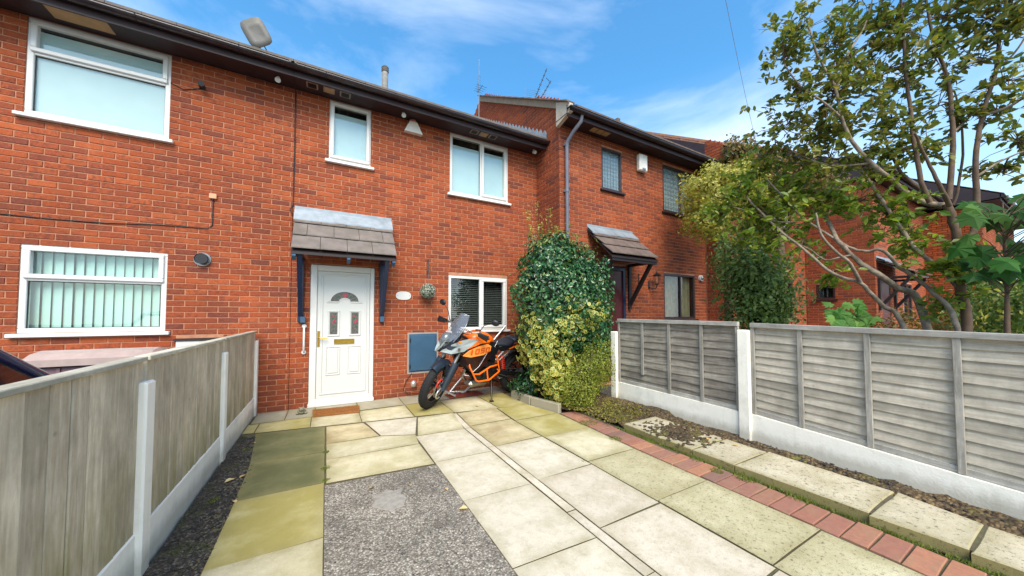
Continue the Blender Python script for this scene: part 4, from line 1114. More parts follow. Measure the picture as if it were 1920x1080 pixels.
# ================================================================== FENCES
# left fence: concrete posts, gravel boards and vertical-board panels
fl_ = thing('wooden_fence', 'pale vertical-board fence on the left with white concrete posts and gravel boards', 'fence', (-.88, 3.2, 0))
posts = [.92, 2.56, 4.15, 5.83]
for y in posts:
    p = MB(); h = 1.03
    p.box(-.905, -.835, y-.055, y-.018, -.06, h, bev=.008); p.box(-.905, -.835, y+.018, y+.055, -.06, h, bev=.008); p.box(-.895, -.845, y-.02, y+.02, -.06, h-.004)
    p = MB(); p.box(-.915, -.825, y-.055, y+.055, -.06, h, bev=.010)
    p.build('fence_post', M_PAINTW, fl_)
for a, b in zip(posts[:-1], posts[1:]):
    MB().box(-.888, -.848, a+.055, b-.055, -.05, .25, bev=.006).build('gravel_board', M_PAINTW, fl_)
    pn = MB(); pn.box(-.889, -.8795, a+.012, b-.012, .26, 1.138); pn.box(-.915, -.89, a+.06, b-.06, .30, .36); pn.box(-.915, -.89, a+.06, b-.06, 1.02, 1.08)
    po = pn.build('fence_panel', M_RAIL, fl_)
    n = int(round((b-a-.02)/.118)); w = (b-a-.02)/n
    for i in range(n):
        y0 = a+.01+w*i; k = rnd.uniform(-.001, .001)
        inpost = (y0 < a+.055 or y0+w > b-.055)
        xx = -.876 if not inpost else -.876
        m = MB()
        # feather-edge board: one side thicker, over the next
        xf = -.856+k if not inpost else -.856+k
        zb = .252+rnd.uniform(-.006, .004)
        e = .0034; tl = rnd.uniform(-.0025, .0025); ya_, yb_ = y0+e, y0+w-e; top = 1.14
        m.add([(-.880, ya_, zb), (xf-.003, ya_, zb), (xf+tl, ya_+.004, zb), (xf-tl, yb_-.004, zb), (xf-.003, yb_, zb), (-.880, yb_, zb),
               (-.880, ya_, top), (xf-.003, ya_, top), (xf+tl, ya_+.004, top), (xf-tl, yb_-.004, top), (xf-.003, yb_, top), (-.880, yb_, top)],
              [(0,1,7,6), (1,2,8,7), (2,3,9,8), (3,4,10,9), (4,5,11,10), (5,0,6,11), (0,5,4,3,2,1), (6,7,8,9,10,11)])
        if inpost:  # boards that meet a post start above or stand behind it
            m.v = [(x-.0, yy_, z) for x, yy_, z in m.v]
        m.build('board', M_FBOARD, po)
    MB().box(-.905, -.838, a+.012, b-.012, 1.140, 1.165, bev=.004).build('capping_strip', M_FCAP, po)

# right fence: white posts, gravel boards and lap panels
fr_ = thing('wooden_fence', 'weathered grey lap-board fence on the right with white painted posts and base', 'fence', (4.1, 2, 0))
PR = [(3.915, 1.12), (2.005, 1.22), (.05, 1.25), (-1.8, 1.25)]
for y, h in PR:
    MB().box(4.035, 4.15, y-.06, y+.06, -.06, h, bev=.010).build('fence_post', M_PAINTW, fr_)
for pi, ((a, ha), (b, hb)) in enumerate(zip(PR[:-1], PR[1:])):
    ya, yb = a-.06, b+.06          # from far to near
    z0a, z0b = (.325, .305) if pi == 0 else ((.31, .19) if pi == 1 else (.19, .12))
    ta = 1.325 if pi == 0 else (1.30 if pi == 1 else 1.25); tb = 1.31 if pi == 0 else (1.255 if pi == 1 else 1.22)
    lr = lambda y, p, q: p+(q-p)*(ya-y)/(ya-yb)
    MB().add([(4.06,ya,-.06),(4.06,yb,-.06),(4.06,yb,z0b),(4.06,ya,z0a),(4.12,ya,-.06),(4.12,yb,-.06),(4.12,yb,z0b),(4.12,ya,z0a)],
             [(0,1,2,3),(3,2,6,7),(4,7,6,5),(0,3,7,4),(1,5,6,2)]).build('gravel_board', M_PAINTW, fr_)
    fm = MB()
    fm.beam((4.085,ya-.002,ta-.025), (4.085,yb+.002,tb-.025), .05, .05, bev=.004)
    po = fm.build('fence_panel', M_RAIL, fr_)
    MB().beam((4.098,ya-.004,z0a+.028), (4.098,yb+.004,z0b+.028), .02, .05, bev=.003).build('bottom_rail', M_RAIL, po)
    nb = 10 if pi == 0 else 12
    for i in range(nb):
        y0, y1_ = ya-.01, yb+.01
        f0 = i/nb; f1 = (i+1)/nb
        n = 10; vs = []; fs = []; ph = rnd.uniform(0, 9); am_ = .006 if pi == 0 else .0025
        for k in range(n+1):
            y = y0+(y1_-y0)*k/n; zl, zt = lr(y, z0a, z0b)+.02, lr(y, ta, tb)-.03
            z0 = zl+(zt-zl)*f0+am_*math.sin(k*1.3+ph)-.012; z1 = zl+(zt-zl)*f1+.004
            if i == 0: z0 = zl-.015
            vs += [(4.098, y, z0), (4.116, y, z1), (4.124, y, z1), (4.112, y, z0)]
        for k in range(n):
            q = k*4; fs += [(q, q+4, q+5, q+1), (q+3, q+2, q+6, q+7), (q, q+3, q+7, q+4)]
        # outward is -x
        MB().add(vs, [tuple(f) for f in fs]).build('lap_board', M_LAP if pi == 0 else M_LAPL, po)
    bt = [3.39, 2.95, 2.50] if pi == 0 else ([1.51, 1.04, .57] if pi == 1 else [-.3, -.9])
    for y in bt+[ya-.02, yb+.02]:
        zl, zt = lr(y, z0a, z0b)+.005, lr(y, ta, tb)-.05
        w = .02 if y in bt else .018
        MB().box(4.074, 4.097, y-w, y+w, zl+(.18 if y == 3.39 else 0), zt, bev=.003).build('batten', M_BATT, po)

# ================================================================== NEIGHBOUR'S DRIVE (left)
# storage box by the wall
sb = thing('storage_box', 'faded plum plastic storage box with a grey domed lid against the brick wall', 'storage box', (-2.15, 5.5, 0))
M_PLUM = simple('faded_plum_plastic', (122,92,98), .5, var=.12, dirt=((150,132,128), .4)); M_LID = simple('faded_lid', (168,148,142), .5, var=.12, dirt=((120,98,98), .5))
b = MB().box(-2.62, -1.72, 5.3, 5.75, .0, .86, bev=.02)
for x in (-2.4, -2.17, -1.95): b.box(x-.012, x+.012, 5.285, 5.302, .05, .84)
b.build('box_body', M_PLUM, sb)
lid = MB(); n = 8
prof = [(5.25, .86), (5.25, .93), (5.34, .985), (5.5, 1.01), (5.68, .99), (5.8, .94), (5.8, .86)]
vs = []
for i, x in enumerate((-2.70, -2.62, -1.72, -1.64)):
    s = .75 if i in (0, 3) else 1
    vs += [(x, 5.52+(y-5.52)*s, .86+(z-.86)*(s if s == 1 else .5)) for y, z in prof]
k = len(prof); fs = []
for i in range(3):
    for j in range(k-1): fs.append((i*k+j, i*k+j+1, (i+1)*k+j+1, (i+1)*k+j))
fs += [tuple(range(k)), tuple(reversed(range(3*k, 4*k)))]
lid.add(vs, [tuple(reversed(f)) for f in fs], 0, False).build('lid', M_LID, sb)

# parked car: only its rear corner shows over the fence
def loft(m, secs, mi=0, caps=True, smooth=True):
    n = len(secs[0]); o = len(m.v); vs = [p for s_ in secs for p in s_]; fs = []
    for i in range(len(secs)-1):
        for k in range(n):
            a = i*n+k; b_ = i*n+(k+1) % n; fs.append((a, b_, b_+n, a+n))
    if caps: fs += [tuple(reversed(range(n))), tuple(range((len(secs)-1)*n, len(secs)*n))]
    m.add(vs, fs, mi, smooth); return m
car = thing('parked_car', 'dark blue parked car just showing over the fence at the left edge', 'car', (-2.35, 1.9, 0))
CY = .78
M_CARP = simple('dark_blue_car_paint', (24,30,78), .18, var=.08, coat=1.0); M_CGL = simple('car_glass', (46,30,30), .06, var=.3, spec=.8)
cx0, cx1 = -3.28, -1.58
def csec(y, zt, zb=.18, inx=0.0, tum=.10):
    hw = (cx1-cx0)/2-inx; c = (cx0+cx1)/2; zm = .62; y += CY
    return [(c-hw+.06, y, zb), (c-hw, y, zb+.12), (c-hw, y, min(zm, zt-.05)), (c-hw+.03, y, min(.80, zt-.03)), (c-hw+.10, y, zt-.012), (c-hw+.22, y, zt),
            (c+hw-.22, y, zt), (c+hw-.10, y, zt-.012), (c+hw-.03, y, min(.80, zt-.03)), (c+hw, y, min(zm, zt-.05)), (c+hw, y, zb+.12), (c+hw-.06, y, zb)]
body = MB(); loft(body, [csec(3.95, .55, .25, .14), csec(3.88, .72, .2, .06), csec(3.6, .80), csec(3.1, .86), csec(2.9, .88), csec(.4, .90), csec(-.15, .88), csec(-.28, .7, .25, .08)])
bo = body.build('body', M_CARP, car)
def cab(y, z, w): c = (cx0+cx1)/2; return [(c-w, y, z), (c+w, y, z)]
cb = MB(); c = (cx0+cx1)/2
R_ = [(3.0, .86, .74), (2.15, 1.40, .60), (1.2, 1.46, .60), (.4, 1.40, .60), (-.05, .90, .72)]
V_ = [];
for y, z, w in R_: V_ += [(c-w, y+CY, z), (c+w, y+CY, z)]
base_ = [(c-.78, 3.0, .84), (c+.78, 3.0, .84), (c-.80, -.05, .86), (c+.80, -.05, .86)]
cb.add([V_[2], V_[3], V_[5], V_[4]], [(0,3,2,1)]); cb.add([V_[4], V_[5], V_[7], V_[6]], [(0,3,2,1)])
for s_ in (0, 1):
    for i in range(4): cb.tube([V_[2*i+s_], V_[2*(i+1)+s_]], .035, 8)
cb.tube([V_[0], V_[1]], .03, 8); cb.tube([V_[2], V_[3]], .03, 8); cb.tube([V_[6], V_[7]], .03, 8)
for s_ in (-1, 1): cb.tube([(c+s_*.60, 1.2+CY, 1.44), (c+s_*.76, 1.25+CY, .86)], .03, 6)
cb.build('roof', M_CARP, car)
MB().add([V_[0], V_[1], V_[3], V_[2]], [(0,1,2,3)]).build('windscreen', M_CGL, car)
MB().add([V_[6], V_[7], V_[9], V_[8]], [(0,1,2,3)]).build('rear_window', M_CGL, car)
for s_, nm in ((0, 'side_window'), (1, 'side_window')):
    pts = [V_[s_], V_[2+s_], V_[4+s_], V_[6+s_], V_[8+s_]]
    MB().add(pts, [(0,1,2,3,4)]).build(nm, M_CGL, car)
M_TYRE = simple('rubber', (26,26,27), .8, var=.15, bump=.2)
for y in (3.15, .55):
    for x, s_ in ((cx0+.02, 1), (cx1-.02, -1)):
        T = Matrix.Translation((x+.09*s_, y+CY, .31)) @ Matrix.Rotation(R(90), 4, 'Y')
        w_ = MB().lathe([(.19,-.09),(.29,-.09),(.315,-.06),(.315,.06),(.29,.09),(.19,.09),(.19,-.09)], 24, T).build('wheel', M_TYRE, car)
        MB().lathe([(.001,-.05),(.06,-.06),(.17,-.04),(.19,-.085),(.19,.085),(.17,.04),(.06,.06),(.001,.05)], 20, T).build('rim', M_STEEL, w_)

# ================================================================== THINGS ON THE WALLS AND ROOFS
# satellite dish
sdh = thing('satellite_dish', 'grey square satellite dish tilted on a pole above the left gutter', 'satellite dish', (-1.0, 6.6, 5.55))
M_DISH = simple('dish_grey', (98,96,92), .55, var=.1, dirt=((110,106,98), .4))  # grey darkened to carry the shade on the dish's underside
d = MB(); n = 8; T = Matrix.Translation((-1.05, 6.5, 5.88)) @ Matrix.Rotation(R(-14), 4, 'Z') @ Matrix.Rotation(R(98), 4, 'X') @ Matrix.Rotation(R(28), 4, 'Z')
sq = []
for k in range(24):
    a = 2*math.pi*k/24; r_ = (abs(math.cos(a))**5+abs(math.sin(a))**5)**(-1/5); sq.append((r_*math.cos(a)*.17, r_*math.sin(a)*.21))
vs = [T @ Vector((0, 0, -.03))]; 
for f, z in ((.5, -.023), (1, 0), (1, .012), (.5, -.012)): vs += [T @ Vector((x*f, y*f, z)) for x, y in sq]
vs.append(T @ Vector((0, 0, -.018)))
fs = [(0, 1+(k+1) % 24, 1+k) for k in range(24)]
for r_ in range(3): fs += [(1+r_*24+k, 1+r_*24+(k+1) % 24, 25+r_*24+(k+1) % 24, 25+r_*24+k) for k in range(24)]
fs += [(97, 73+k, 73+(k+1) % 24) for k in range(24)]
d.add(vs, fs, 0, True).build('reflector', M_DISH, sdh)
MB().tube([(-1.0, 6.62, 5.40), (-1.0, 6.58, 5.64), (-1.03, 6.53, 5.80)], .014, 8).build('pole', M_STEEL, sdh)
MB().tube([T @ Vector((0, -.1, -.03)), T @ Vector((.0, -.2, -.10)), (-1.0, 6.6, 5.6)], .010, 6).build('bracket', M_DISH, sdh)
# vent pipes on the ridges
M_FLUEP = simple('weathered_vent_pipe', (142,140,134), .8, var=.25, scale=12, dirt=((90,88,82), .6))
def ventpipe(x, y, z0, z1, r_, label):
    v = thing('vent_pipe', label, 'vent pipe', (x, y, z0), 'vent pipes on the roofs')
    MB().tube([(x,y,z0),(x,y,z1-.16)], r_, 14).tube([(x,y,z0),(x,y,z0+.12)], [r_*1.3, r_*1.05], 14).build('pipe', M_FLUEP, v)
    c_ = MB(); c_.tube([(x,y,z1-.16),(x,y,z1-.03)], r_*1.12, 14); c_.tube([(x,y,z1-.02),(x,y,z1)], r_*.8, 14)
    for q in range(3): c_.tube([(x,y,z1-.145+.045*q),(x,y,z1-.125+.045*q)], r_*1.2, 14)
    c_.build('cowl', simple('dark_cowl', (96,92,88), .8, var=.2), v)
ventpipe(1.23, 9.0, 7.0, 7.84, .075, 'grey vent pipe on the ridge above the centre house')
ventpipe(9.63, 9.0, 7.5, 8.90, .085, 'grey vent pipe on the ridge of the right house')
# TV aerials
def yagi(m, a, b, n, half, r_=.004, el=(1, 0, 0)):
    a = Vector(a); b = Vector(b); e = Vector(el).normalized(); m.tube([a, b], r_*1.6, 6)
    for i in range(n):
        p = a.lerp(b, (i+.5)/n); h = half*(1-.3*i/n); m.tube([p-e*h, p+e*h], r_, 5)
M_ALU = simple('dull_aluminium', (120,122,122), .45, metal=.5, var=.15)
a1 = thing('tv_aerial', 'thin tall television aerial on a mast behind the centre roof', 'aerial', (3.66, 8.5, 7.0))
MB().tube([(3.66,8.5,6.9),(3.66,8.5,8.62)], [.014,.007], 8).build('mast', M_ALU, a1)
m = MB(); yagi(m, (3.62,8.45,7.62), (3.72,8.62,8.25), 9, .05); yagi(m, (3.68,8.3,7.75), (3.70,8.7,7.78), 4, .16); m.build('aerial_array', M_BLACK, a1)
a2 = thing('tv_aerial', 'twin-boom television aerial with a square grid reflector above the downpipe gable', 'aerial', (4.22, 6.5, 5.6))
MB().tube([(3.98,6.5,5.42),(4.02,6.5,6.0),(4.24,6.5,6.45)], .014, 8).build('mast', M_ALU, a2)
m = MB(); yagi(m, (4.16,6.5,6.32), (4.44,6.3,7.18), 8, .035, .006); yagi(m, (4.22,6.45,6.25), (4.52,6.25,6.88), 7, .035, .006); m.tube([(4.42,6.3,6.95),(4.52,6.3,6.9)], .006, 5); m.build('aerial_array', M_BLACK, a2)
m = MB()
for i in range(5): m.tube([(3.98, 6.52, 6.50-.01+.045*i), (4.5, 6.42, 6.50+.045*i)], .003, 4)
for i in range(2): m.tube([(3.98+.52*i, 6.52-.1*i, 6.28), (3.98+.52*i, 6.52-.1*i, 6.70)], .003, 4)
m.build('reflector', M_ALU, a2)
m = MB()
for z in (6.14, 6.26): m.box(4.02, 4.44, 6.36, 6.375, z, z+.03)
for x in (4.02, 4.21, 4.41): m.box(x, x+.03, 6.355, 6.38, 6.14, 6.29)
m.build('junction_frame', M_UPVC, a2)
# alarm boxes
al = thing('alarm_box', 'white bell-shaped alarm box under the gutter of the centre house', 'alarm box', (1.27, D1, 4.7))
m = MB(); y_ = D1-.09
m.add([(1.12,y_,4.56),(1.43,y_,4.56),(1.33,y_,4.75),(1.21,y_,4.75),(1.12,D1,4.56),(1.43,D1,4.56),(1.33,D1,4.75),(1.21,D1,4.75)], [(0,1,2,3),(0,4,5,1),(1,5,6,2),(2,6,7,3),(3,7,4,0)])
m.build('bell_cover', simple('alarm_white', (222,214,204), .4), al)
MB().box(1.215, 1.325, y_+.02, D1, 4.755, 4.80, bev=.01).ball((1.27, y_+.02, 4.775), (.05, .03, .03), 10, 6).build('strobe', simple('faded_red_lens', (176,96,84), .35), al)
al2 = thing('alarm_box', 'white rectangular alarm box on the right house between its upper windows', 'alarm box', (6.2, D2, 4.7))
MB().box(6.02, 6.28, D2-.11, D2-.001, 4.60, 4.98, bev=.02).build('case', simple('alarm_white2', (226,222,212), .4), al2)
MB().box(6.10, 6.20, D2-.12, D2-.108, 4.62, 4.66).build('strobe', M_STEEL, al2)
# cables
cab_ = MB().tube([(-2.0+-1.3,D1-.006,2.50),(-2.8,D1-.006,2.49),(-2.35,D1-.006,2.50),(-1.9,D1-.006,2.54),(-1.42,D1-.006,2.55),(-1.37,D1-.006,2.60),(-1.37,D1-.006,2.96)], .006, 6).build('wall_cable', M_BLACK)
tag(cab_, 'black cable sagging across the bricks above the lower left window', 'cable')
cab2 = MB().tube([(-.455,D1-.006,4.75),(-.452,D1-.006,3.9),(-.458,D1-.006,3.2),(-.46,D1-.006,3.03),(-.50,D1-.02,2.95),(-.45,D1-.02,2.86)], .006, 6).build('wall_cable', M_BLACK)
tag(cab2, 'black cable running straight down from the gutter to the grey porch canopy', 'cable')
cab3 = MB().tube([(-1.83,D1-.008,4.42),(-1.7,D1-.008,4.37),(-1.54,D1-.008,4.44)], .006, 6).build('wall_cable', M_BLACK)
tag(cab3, 'short dark cable from the upper left window to the camera', 'cable')
cab4 = MB().tube([(1.30,D1-.006,.38),(1.2,D1-.02,.25),(1.16,D1-.03,.12),(1.24,D1-.03,.04),(1.5,D1-.03,.03)], .005, 6).build('wall_cable', M_BLACK)
tag(cab4, 'black cable looping down the wall below the grey meter cupboard', 'cable')
jb = thing('junction_box', 'small tan junction box on the bricks at the end of the sagging cable', 'junction box', (-1.37, D1, 3.0))
MB().box(-1.41, -1.33, D1-.035, D1-.001, 2.96, 3.03, bev=.006).build('case', simple('tan_plastic', (208,150,112), .5), jb)
MB().tube([(-1.37, D1-.02, 2.962), (-1.37, D1-.02, 2.945)], .012, 8).build('gland', M_BLACK, jb)
sc_ = thing('security_camera', 'small black security camera beside the upper left window', 'security camera', (-1.52, D1, 4.45))
MB().tube([(-1.52, D1, 4.47), (-1.52, D1-.05, 4.47)], .014, 8).lathe([(.0, 0), (.035, 0), (.035, .012), (0, .012)], 12, Matrix.Translation((-1.52, D1, 4.47)) @ Matrix.Rotation(R(90), 4, 'X')).build('mount', M_BLACK, sc_)
MB().tube([(-1.52, D1-.03, 4.47), (-1.50, D1-.13, 4.45)], [.034, .034], 12).build('camera_body', M_BLACK, sc_)
for i, (x, lab) in enumerate(((-.66, 'small white spotlight under the gutter near the cable down the wall'), (1.08, 'small white spotlight left of the bell-shaped alarm'), (3.70, 'small white spotlight under the far right end of the centre gutter'))):
    s_ = thing('spotlight', lab, 'light', (x, 5.72, 4.78), 'small white lights under the gutter')
    MB().tube([(x, 5.72, 4.803), (x, 5.72, 4.765)], .02, 10).build('mount', M_UPVC, s_)
    MB().tube([(x, 5.74, 4.76), (x, 5.67, 4.73)], [.03, .036], 12).build('lamp_head', M_UPVC, s_)
# plate, ball, rail
pl = thing('house_plate', 'blank white oval plate on the bricks right of the door', 'sign', (1.15, D1, 1.71))
m = MB(); pts = []
for k in range(28):
    a = 2*math.pi*k/28; r_ = (abs(math.cos(a))**2.6+abs(math.sin(a))**2.6)**(-1/2.6); pts.append((.125*r_*math.cos(a), .072*r_*math.sin(a)))
vs = [(1.15+x, D1-.012, 1.715+z) for x, z in pts]+[(1.15+x, D1-.001, 1.715+z) for x, z in pts]
m.add(vs, [tuple(range(28))]+[(k, k+28, (k+1) % 28+28, (k+1) % 28) for k in range(28)]); m.build('plate', M_DOORW, pl)
m = MB()
for x in (1.05, 1.25): m.tube([(x, D1-.012, 1.715), (x, D1-.016, 1.715)], .006, 8)
m.build('screw', M_STEEL, pl)
ball = thing('topiary_ball', 'small round topiary ball of white and green leaves hanging left of the window', 'plant', (1.52, D1-.16, 1.78))
M_BALLL = mat_leaf('topiary_leaf', [(60,84,56),(196,200,188),(96,116,80),(228,226,216),(150,158,140),(72,92,60)], .6, .1)
V = []; F = []
BC = (1.53, D1-.16, 1.80)
for i in range(1300):
    v = nrs.randn(3); v /= np.linalg.norm(v); p = np.array(BC)+v*.128*nrs.uniform(.86, 1.05); t = nrs.randn(3); t -= v*t.dot(v)*.6; t /= np.linalg.norm(t); b_ = np.cross(v, t); s_ = .011
    n0 = len(V); V += [p-t*s_, p+b_*s_*.6+v*.006, p+t*s_, p-b_*s_*.6+v*.006]; F.append((n0, n0+1, n0+2, n0+3))
bulk('foliage', V, np.array(F), M_BALLL, ball, kind='stuff')
MB().ball(BC, .112, 14, 10).build('core', simple('topiary_core', (44,56,36), .9), ball)
hk = thing('hanging_bracket', 'dark scrolled bracket with a chain above the topiary ball', 'bracket', (1.55, D1, 2.2))
m = MB(); m.box(1.55, 1.575, D1-.012, D1-.001, 2.06, 2.36); m.tube([(1.56,D1-.01,2.34),(1.55,D1-.10,2.36),(1.54,D1-.17,2.33),(1.54,D1-.18,2.30)], .006, 6)
m.tube([(1.56,D1-.01,2.12),(1.56,D1-.06,2.17),(1.56,D1-.10,2.26),(1.56,D1-.09,2.33)], .005, 6); m.build('scroll', simple('rusty_iron', (92,66,52), .7, var=.3), hk)
MB().tube([(1.54,D1-.18,2.30),(1.53,D1-.16,1.93)], .0025, 5).build('chain', M_STEEL, hk)
gr = thing('grab_rail', 'short white vertical grab rail left of the front door', 'grab rail', (-.285, D1, 1.0))
MB().tube([(-.285,D1-.02,1.22),(-.285,D1-.06,1.19),(-.285,D1-.062,1.02),(-.285,D1-.06,.86),(-.285,D1-.02,.83)], .014, 10).build('rail', M_UPVC, gr)
m = MB()
for z in (1.22, .83): m.tube([(-.285,D1-.024,z),(-.285,D1-.001,z)], .03, 14)
m.build('mount', M_UPVC, gr)
ln = thing('wall_lantern', 'black lantern on a curved arm beside the brown porch of the right house', 'lantern', (6.42, D2, 2.1))
m = MB(); m.box(6.36, 6.42, D2-.02, D2-.001, 1.98, 2.16, bev=.006); m.tube([(6.39,D2-.02,2.02),(6.41,D2-.08,1.97),(6.46,D2-.15,1.99),(6.46,D2-.16,2.06)], .012, 8); m.build('arm', M_BLACK, ln)
T = Matrix.Translation((6.46, D2-.16, 2.06))
m = MB(); m.lathe([(0,0),(.045,0),(.05,.02)], 6, T, smooth=False); m.lathe([(.085,.20),(.09,.215),(.02,.27),(.012,.30),(0,.31)], 6, T, smooth=False)
for k in range(6):
    a = 2*math.pi*k/6; m.tube([(6.46+.048*math.cos(a), D2-.16+.048*math.sin(a), 2.08), (6.46+.078*math.cos(a), D2-.16+.078*math.sin(a), 2.265)], .004, 4)
m.build('cage', M_BLACK, ln)
MB().lathe([(.044,.02),(.072,.20)], 6, T, smooth=False).build('lantern_glass', M_GLASS, ln)
hb = thing('hanging_bracket', 'dark iron bracket on the bricks right of the burgundy door', 'bracket', (6.05, D2, 2.2))
m = MB(); m.box(6.04, 6.06, D2-.012, D2-.001, 1.95, 2.30); m.tube([(6.05,D2-.01,2.28),(6.08,D2-.12,2.29),(6.1,D2-.24,2.27)], .006, 6); m.tube([(6.05,D2-.01,2.02),(6.06,D2-.07,2.08),(6.08,D2-.12,2.27)], .005, 6); m.build('scroll', M_BLACK, hb)
bh = thing('floodlight', 'small white round light on the wall beyond the curtained window', 'light', (8.34, D2, 2.32))
MB().tube([(8.34,D2,2.32),(8.34,D2-.05,2.32)], [.08,.07], 16).build('base', M_UPVC, bh); MB().ball((8.34,D2-.06,2.32), (.05,.03,.05)).build('lens', M_STEEL, bh)
wire = MB(); A_, B_ = Vector((4.9, 3.2, 10.6)), Vector((21, 9.2, 9.6)); wire.tube([A_.lerp(B_, i/16)-Vector((0,0,.5*math.sin(math.pi*i/16))) for i in range(17)], .007, 5)
w_ = wire.build('overhead_cable', M_STEEL); tag(w_, 'thin overhead cable crossing the sky at the upper right', 'cable')

# ================================================================== ON THE GROUND
mt = thing('doormat', 'brown coir doormat in front of the white door', 'doormat', (.15, 5.43, 0))
M_COIR = simple('coir', (150,96,44), .98, var=.35, scale=60, bump=1, bscale=220)
MB().prism([(-.14,5.30),(.44,5.24),(.46,5.58),(-.15,5.66)], .003, .022, bev=.005).build('mat_pile', M_COIR, mt)
V = []; F = []
for i in range(2600):
    x = nrs.uniform(-.13, .44); y = nrs.uniform(5.27, 5.62); n0 = len(V); h = nrs.uniform(.004, .010); a, b_ = nrs.uniform(-.004, .004, 2)
    V += [(x-.002, y, .021), (x+.002, y, .021), (x+a, y+b_, .022+h)]; F.append((n0, n0+1, n0+2))
bulk('bristles', V, np.array(F), M_COIR, mt, kind='stuff')
fg = thing('stone_frog', 'small squat stone ornament on the paving at the left of the door', 'ornament', (-.28, 5.58, 0))
MB().ball((-.28,5.58,.035), (.055,.065,.04), 14, 10, jit=.05).ball((-.28,5.53,.075), (.035,.035,.028), 12, 8, jit=.04).ball((-.305,5.52,.098), .011, 8, 6).ball((-.255,5.52,.098), .011, 8, 6).ball((-.33,5.56,.015), (.02,.03,.015), 8, 6).ball((-.23,5.56,.015), (.02,.03,.015), 8, 6).build('body', simple('mossy_stone', (132,130,108), .9, var=.25, scale=30, dirt=((76,88,44), .6)), fg)
rc = thing('red_cloth', 'crumpled rust red cloth on the paving behind the motorbike wheel', 'cloth', (2.05, 5.62, 0))
vs = []; fs = []; n = 14
for i in range(n+1):
    for j in range(n+1):
        u, v = i/n-.5, j/n-.5; e = max(0, 1-4*(u*u+v*v))
        vs.append((2.12+u*.62, 5.52+v*.34, .008+e*(.03+.03*math.sin(i*1.9+j*.7)*math.cos(j*1.7))))
for i in range(n):
    for j in range(n): a = i*(n+1)+j; fs.append((a, a+n+1, a+n+2, a+1))
MB().add(vs, fs, 0, True).build('fabric', simple('rust_red_cloth', (142,62,44), .85, var=.25, scale=14), rc)

# ================================================================== MOTORBIKE
# local frame: x forward, y to the rider's left (towards the camera), z up
FW = Vector((1.48, 4.96, 0)); RW = Vector((2.97, 5.33, 0))
hd_ = (FW-RW).normalized(); BM = (FW+RW)/2
ANG = math.atan2(hd_.y, hd_.x)
bike = thing('motorbike', 'orange, white and black adventure motorbike on its side stand under the window', 'motorbike', tuple(BM))
LEAN = R(7)
BT = Matrix.Translation(BM) @ Matrix.Rotation(ANG, 4, 'Z') @ Matrix.Rotation(-LEAN, 4, 'X') @ Matrix.Scale(1.04, 4)
STEER = R(33)
AX0 = Vector((.80, 0, .34)); HDP = Vector((.50, 0, .92))
sax = (HDP-AX0).normalized()
ST = BT @ Matrix.Translation(HDP) @ Matrix.Rotation(STEER, 4, sax) @ Matrix.Translation(-HDP)
M_ORANGE = simple('orange_plastic', (240,108,16), .3, var=.04, coat=.4)
M_DORANGE = simple('pale_orange_decal', (246,150,70), .32, var=.04, coat=.3)
M_WHITEP = simple('grey_white_plastic', (150,158,158), .28, var=.04, coat=.4)
M_BLKP = simple('satin_black_plastic', (20,22,26), .38, var=.15)
M_DBLUE = simple('blue_black_plastic', (28,38,50), .4, var=.1)
M_DBROWN = simple('dark_brown_panel', (44,20,20), .3, var=.15, coat=.3)
M_SEAT = simple('seat_vinyl', (32,38,50), .55, var=.1, bump=.15)
M_ENG = simple('engine_black', (30,28,28), .45, metal=.3, var=.3, scale=20)
M_ALUM = simple('cast_aluminium', (150,148,142), .35, metal=.8, var=.15, scale=20)
M_SILV = simple('bright_tube', (206,206,204), .3, metal=.7, var=.05)
M_RED = simple('red_spring', (196,36,20), .35, var=.08)
M_SCREEN = simple('smoked_screen', (120,126,138), .08, var=.1, coat=.5); M_SCREEN.node_tree.nodes['Principled BSDF'].inputs['Alpha'].default_value = .52
M_LENS = simple('headlamp_lens', (92,98,102), .08, var=.1, scale=20, coat=1)
M_AMBER = simple('amber_lens', (255,120,10), .2, var=.05)
def bk(m, name, mat, T=None, parent=None): return m.xf(T or BT).build(name, mat, parent or bike)
def ring_sec(cx, zc, hw, hh, n=16, e=2.6, y0=0):
    o = []
    for k in range(n):
        a = 2*math.pi*k/n; c, s = math.cos(a), math.sin(a); r_ = (abs(c)**e+abs(s)**e)**(-1/e)
        o.append((cx, y0+hw*r_*c, zc+hh*r_*s))
    return o
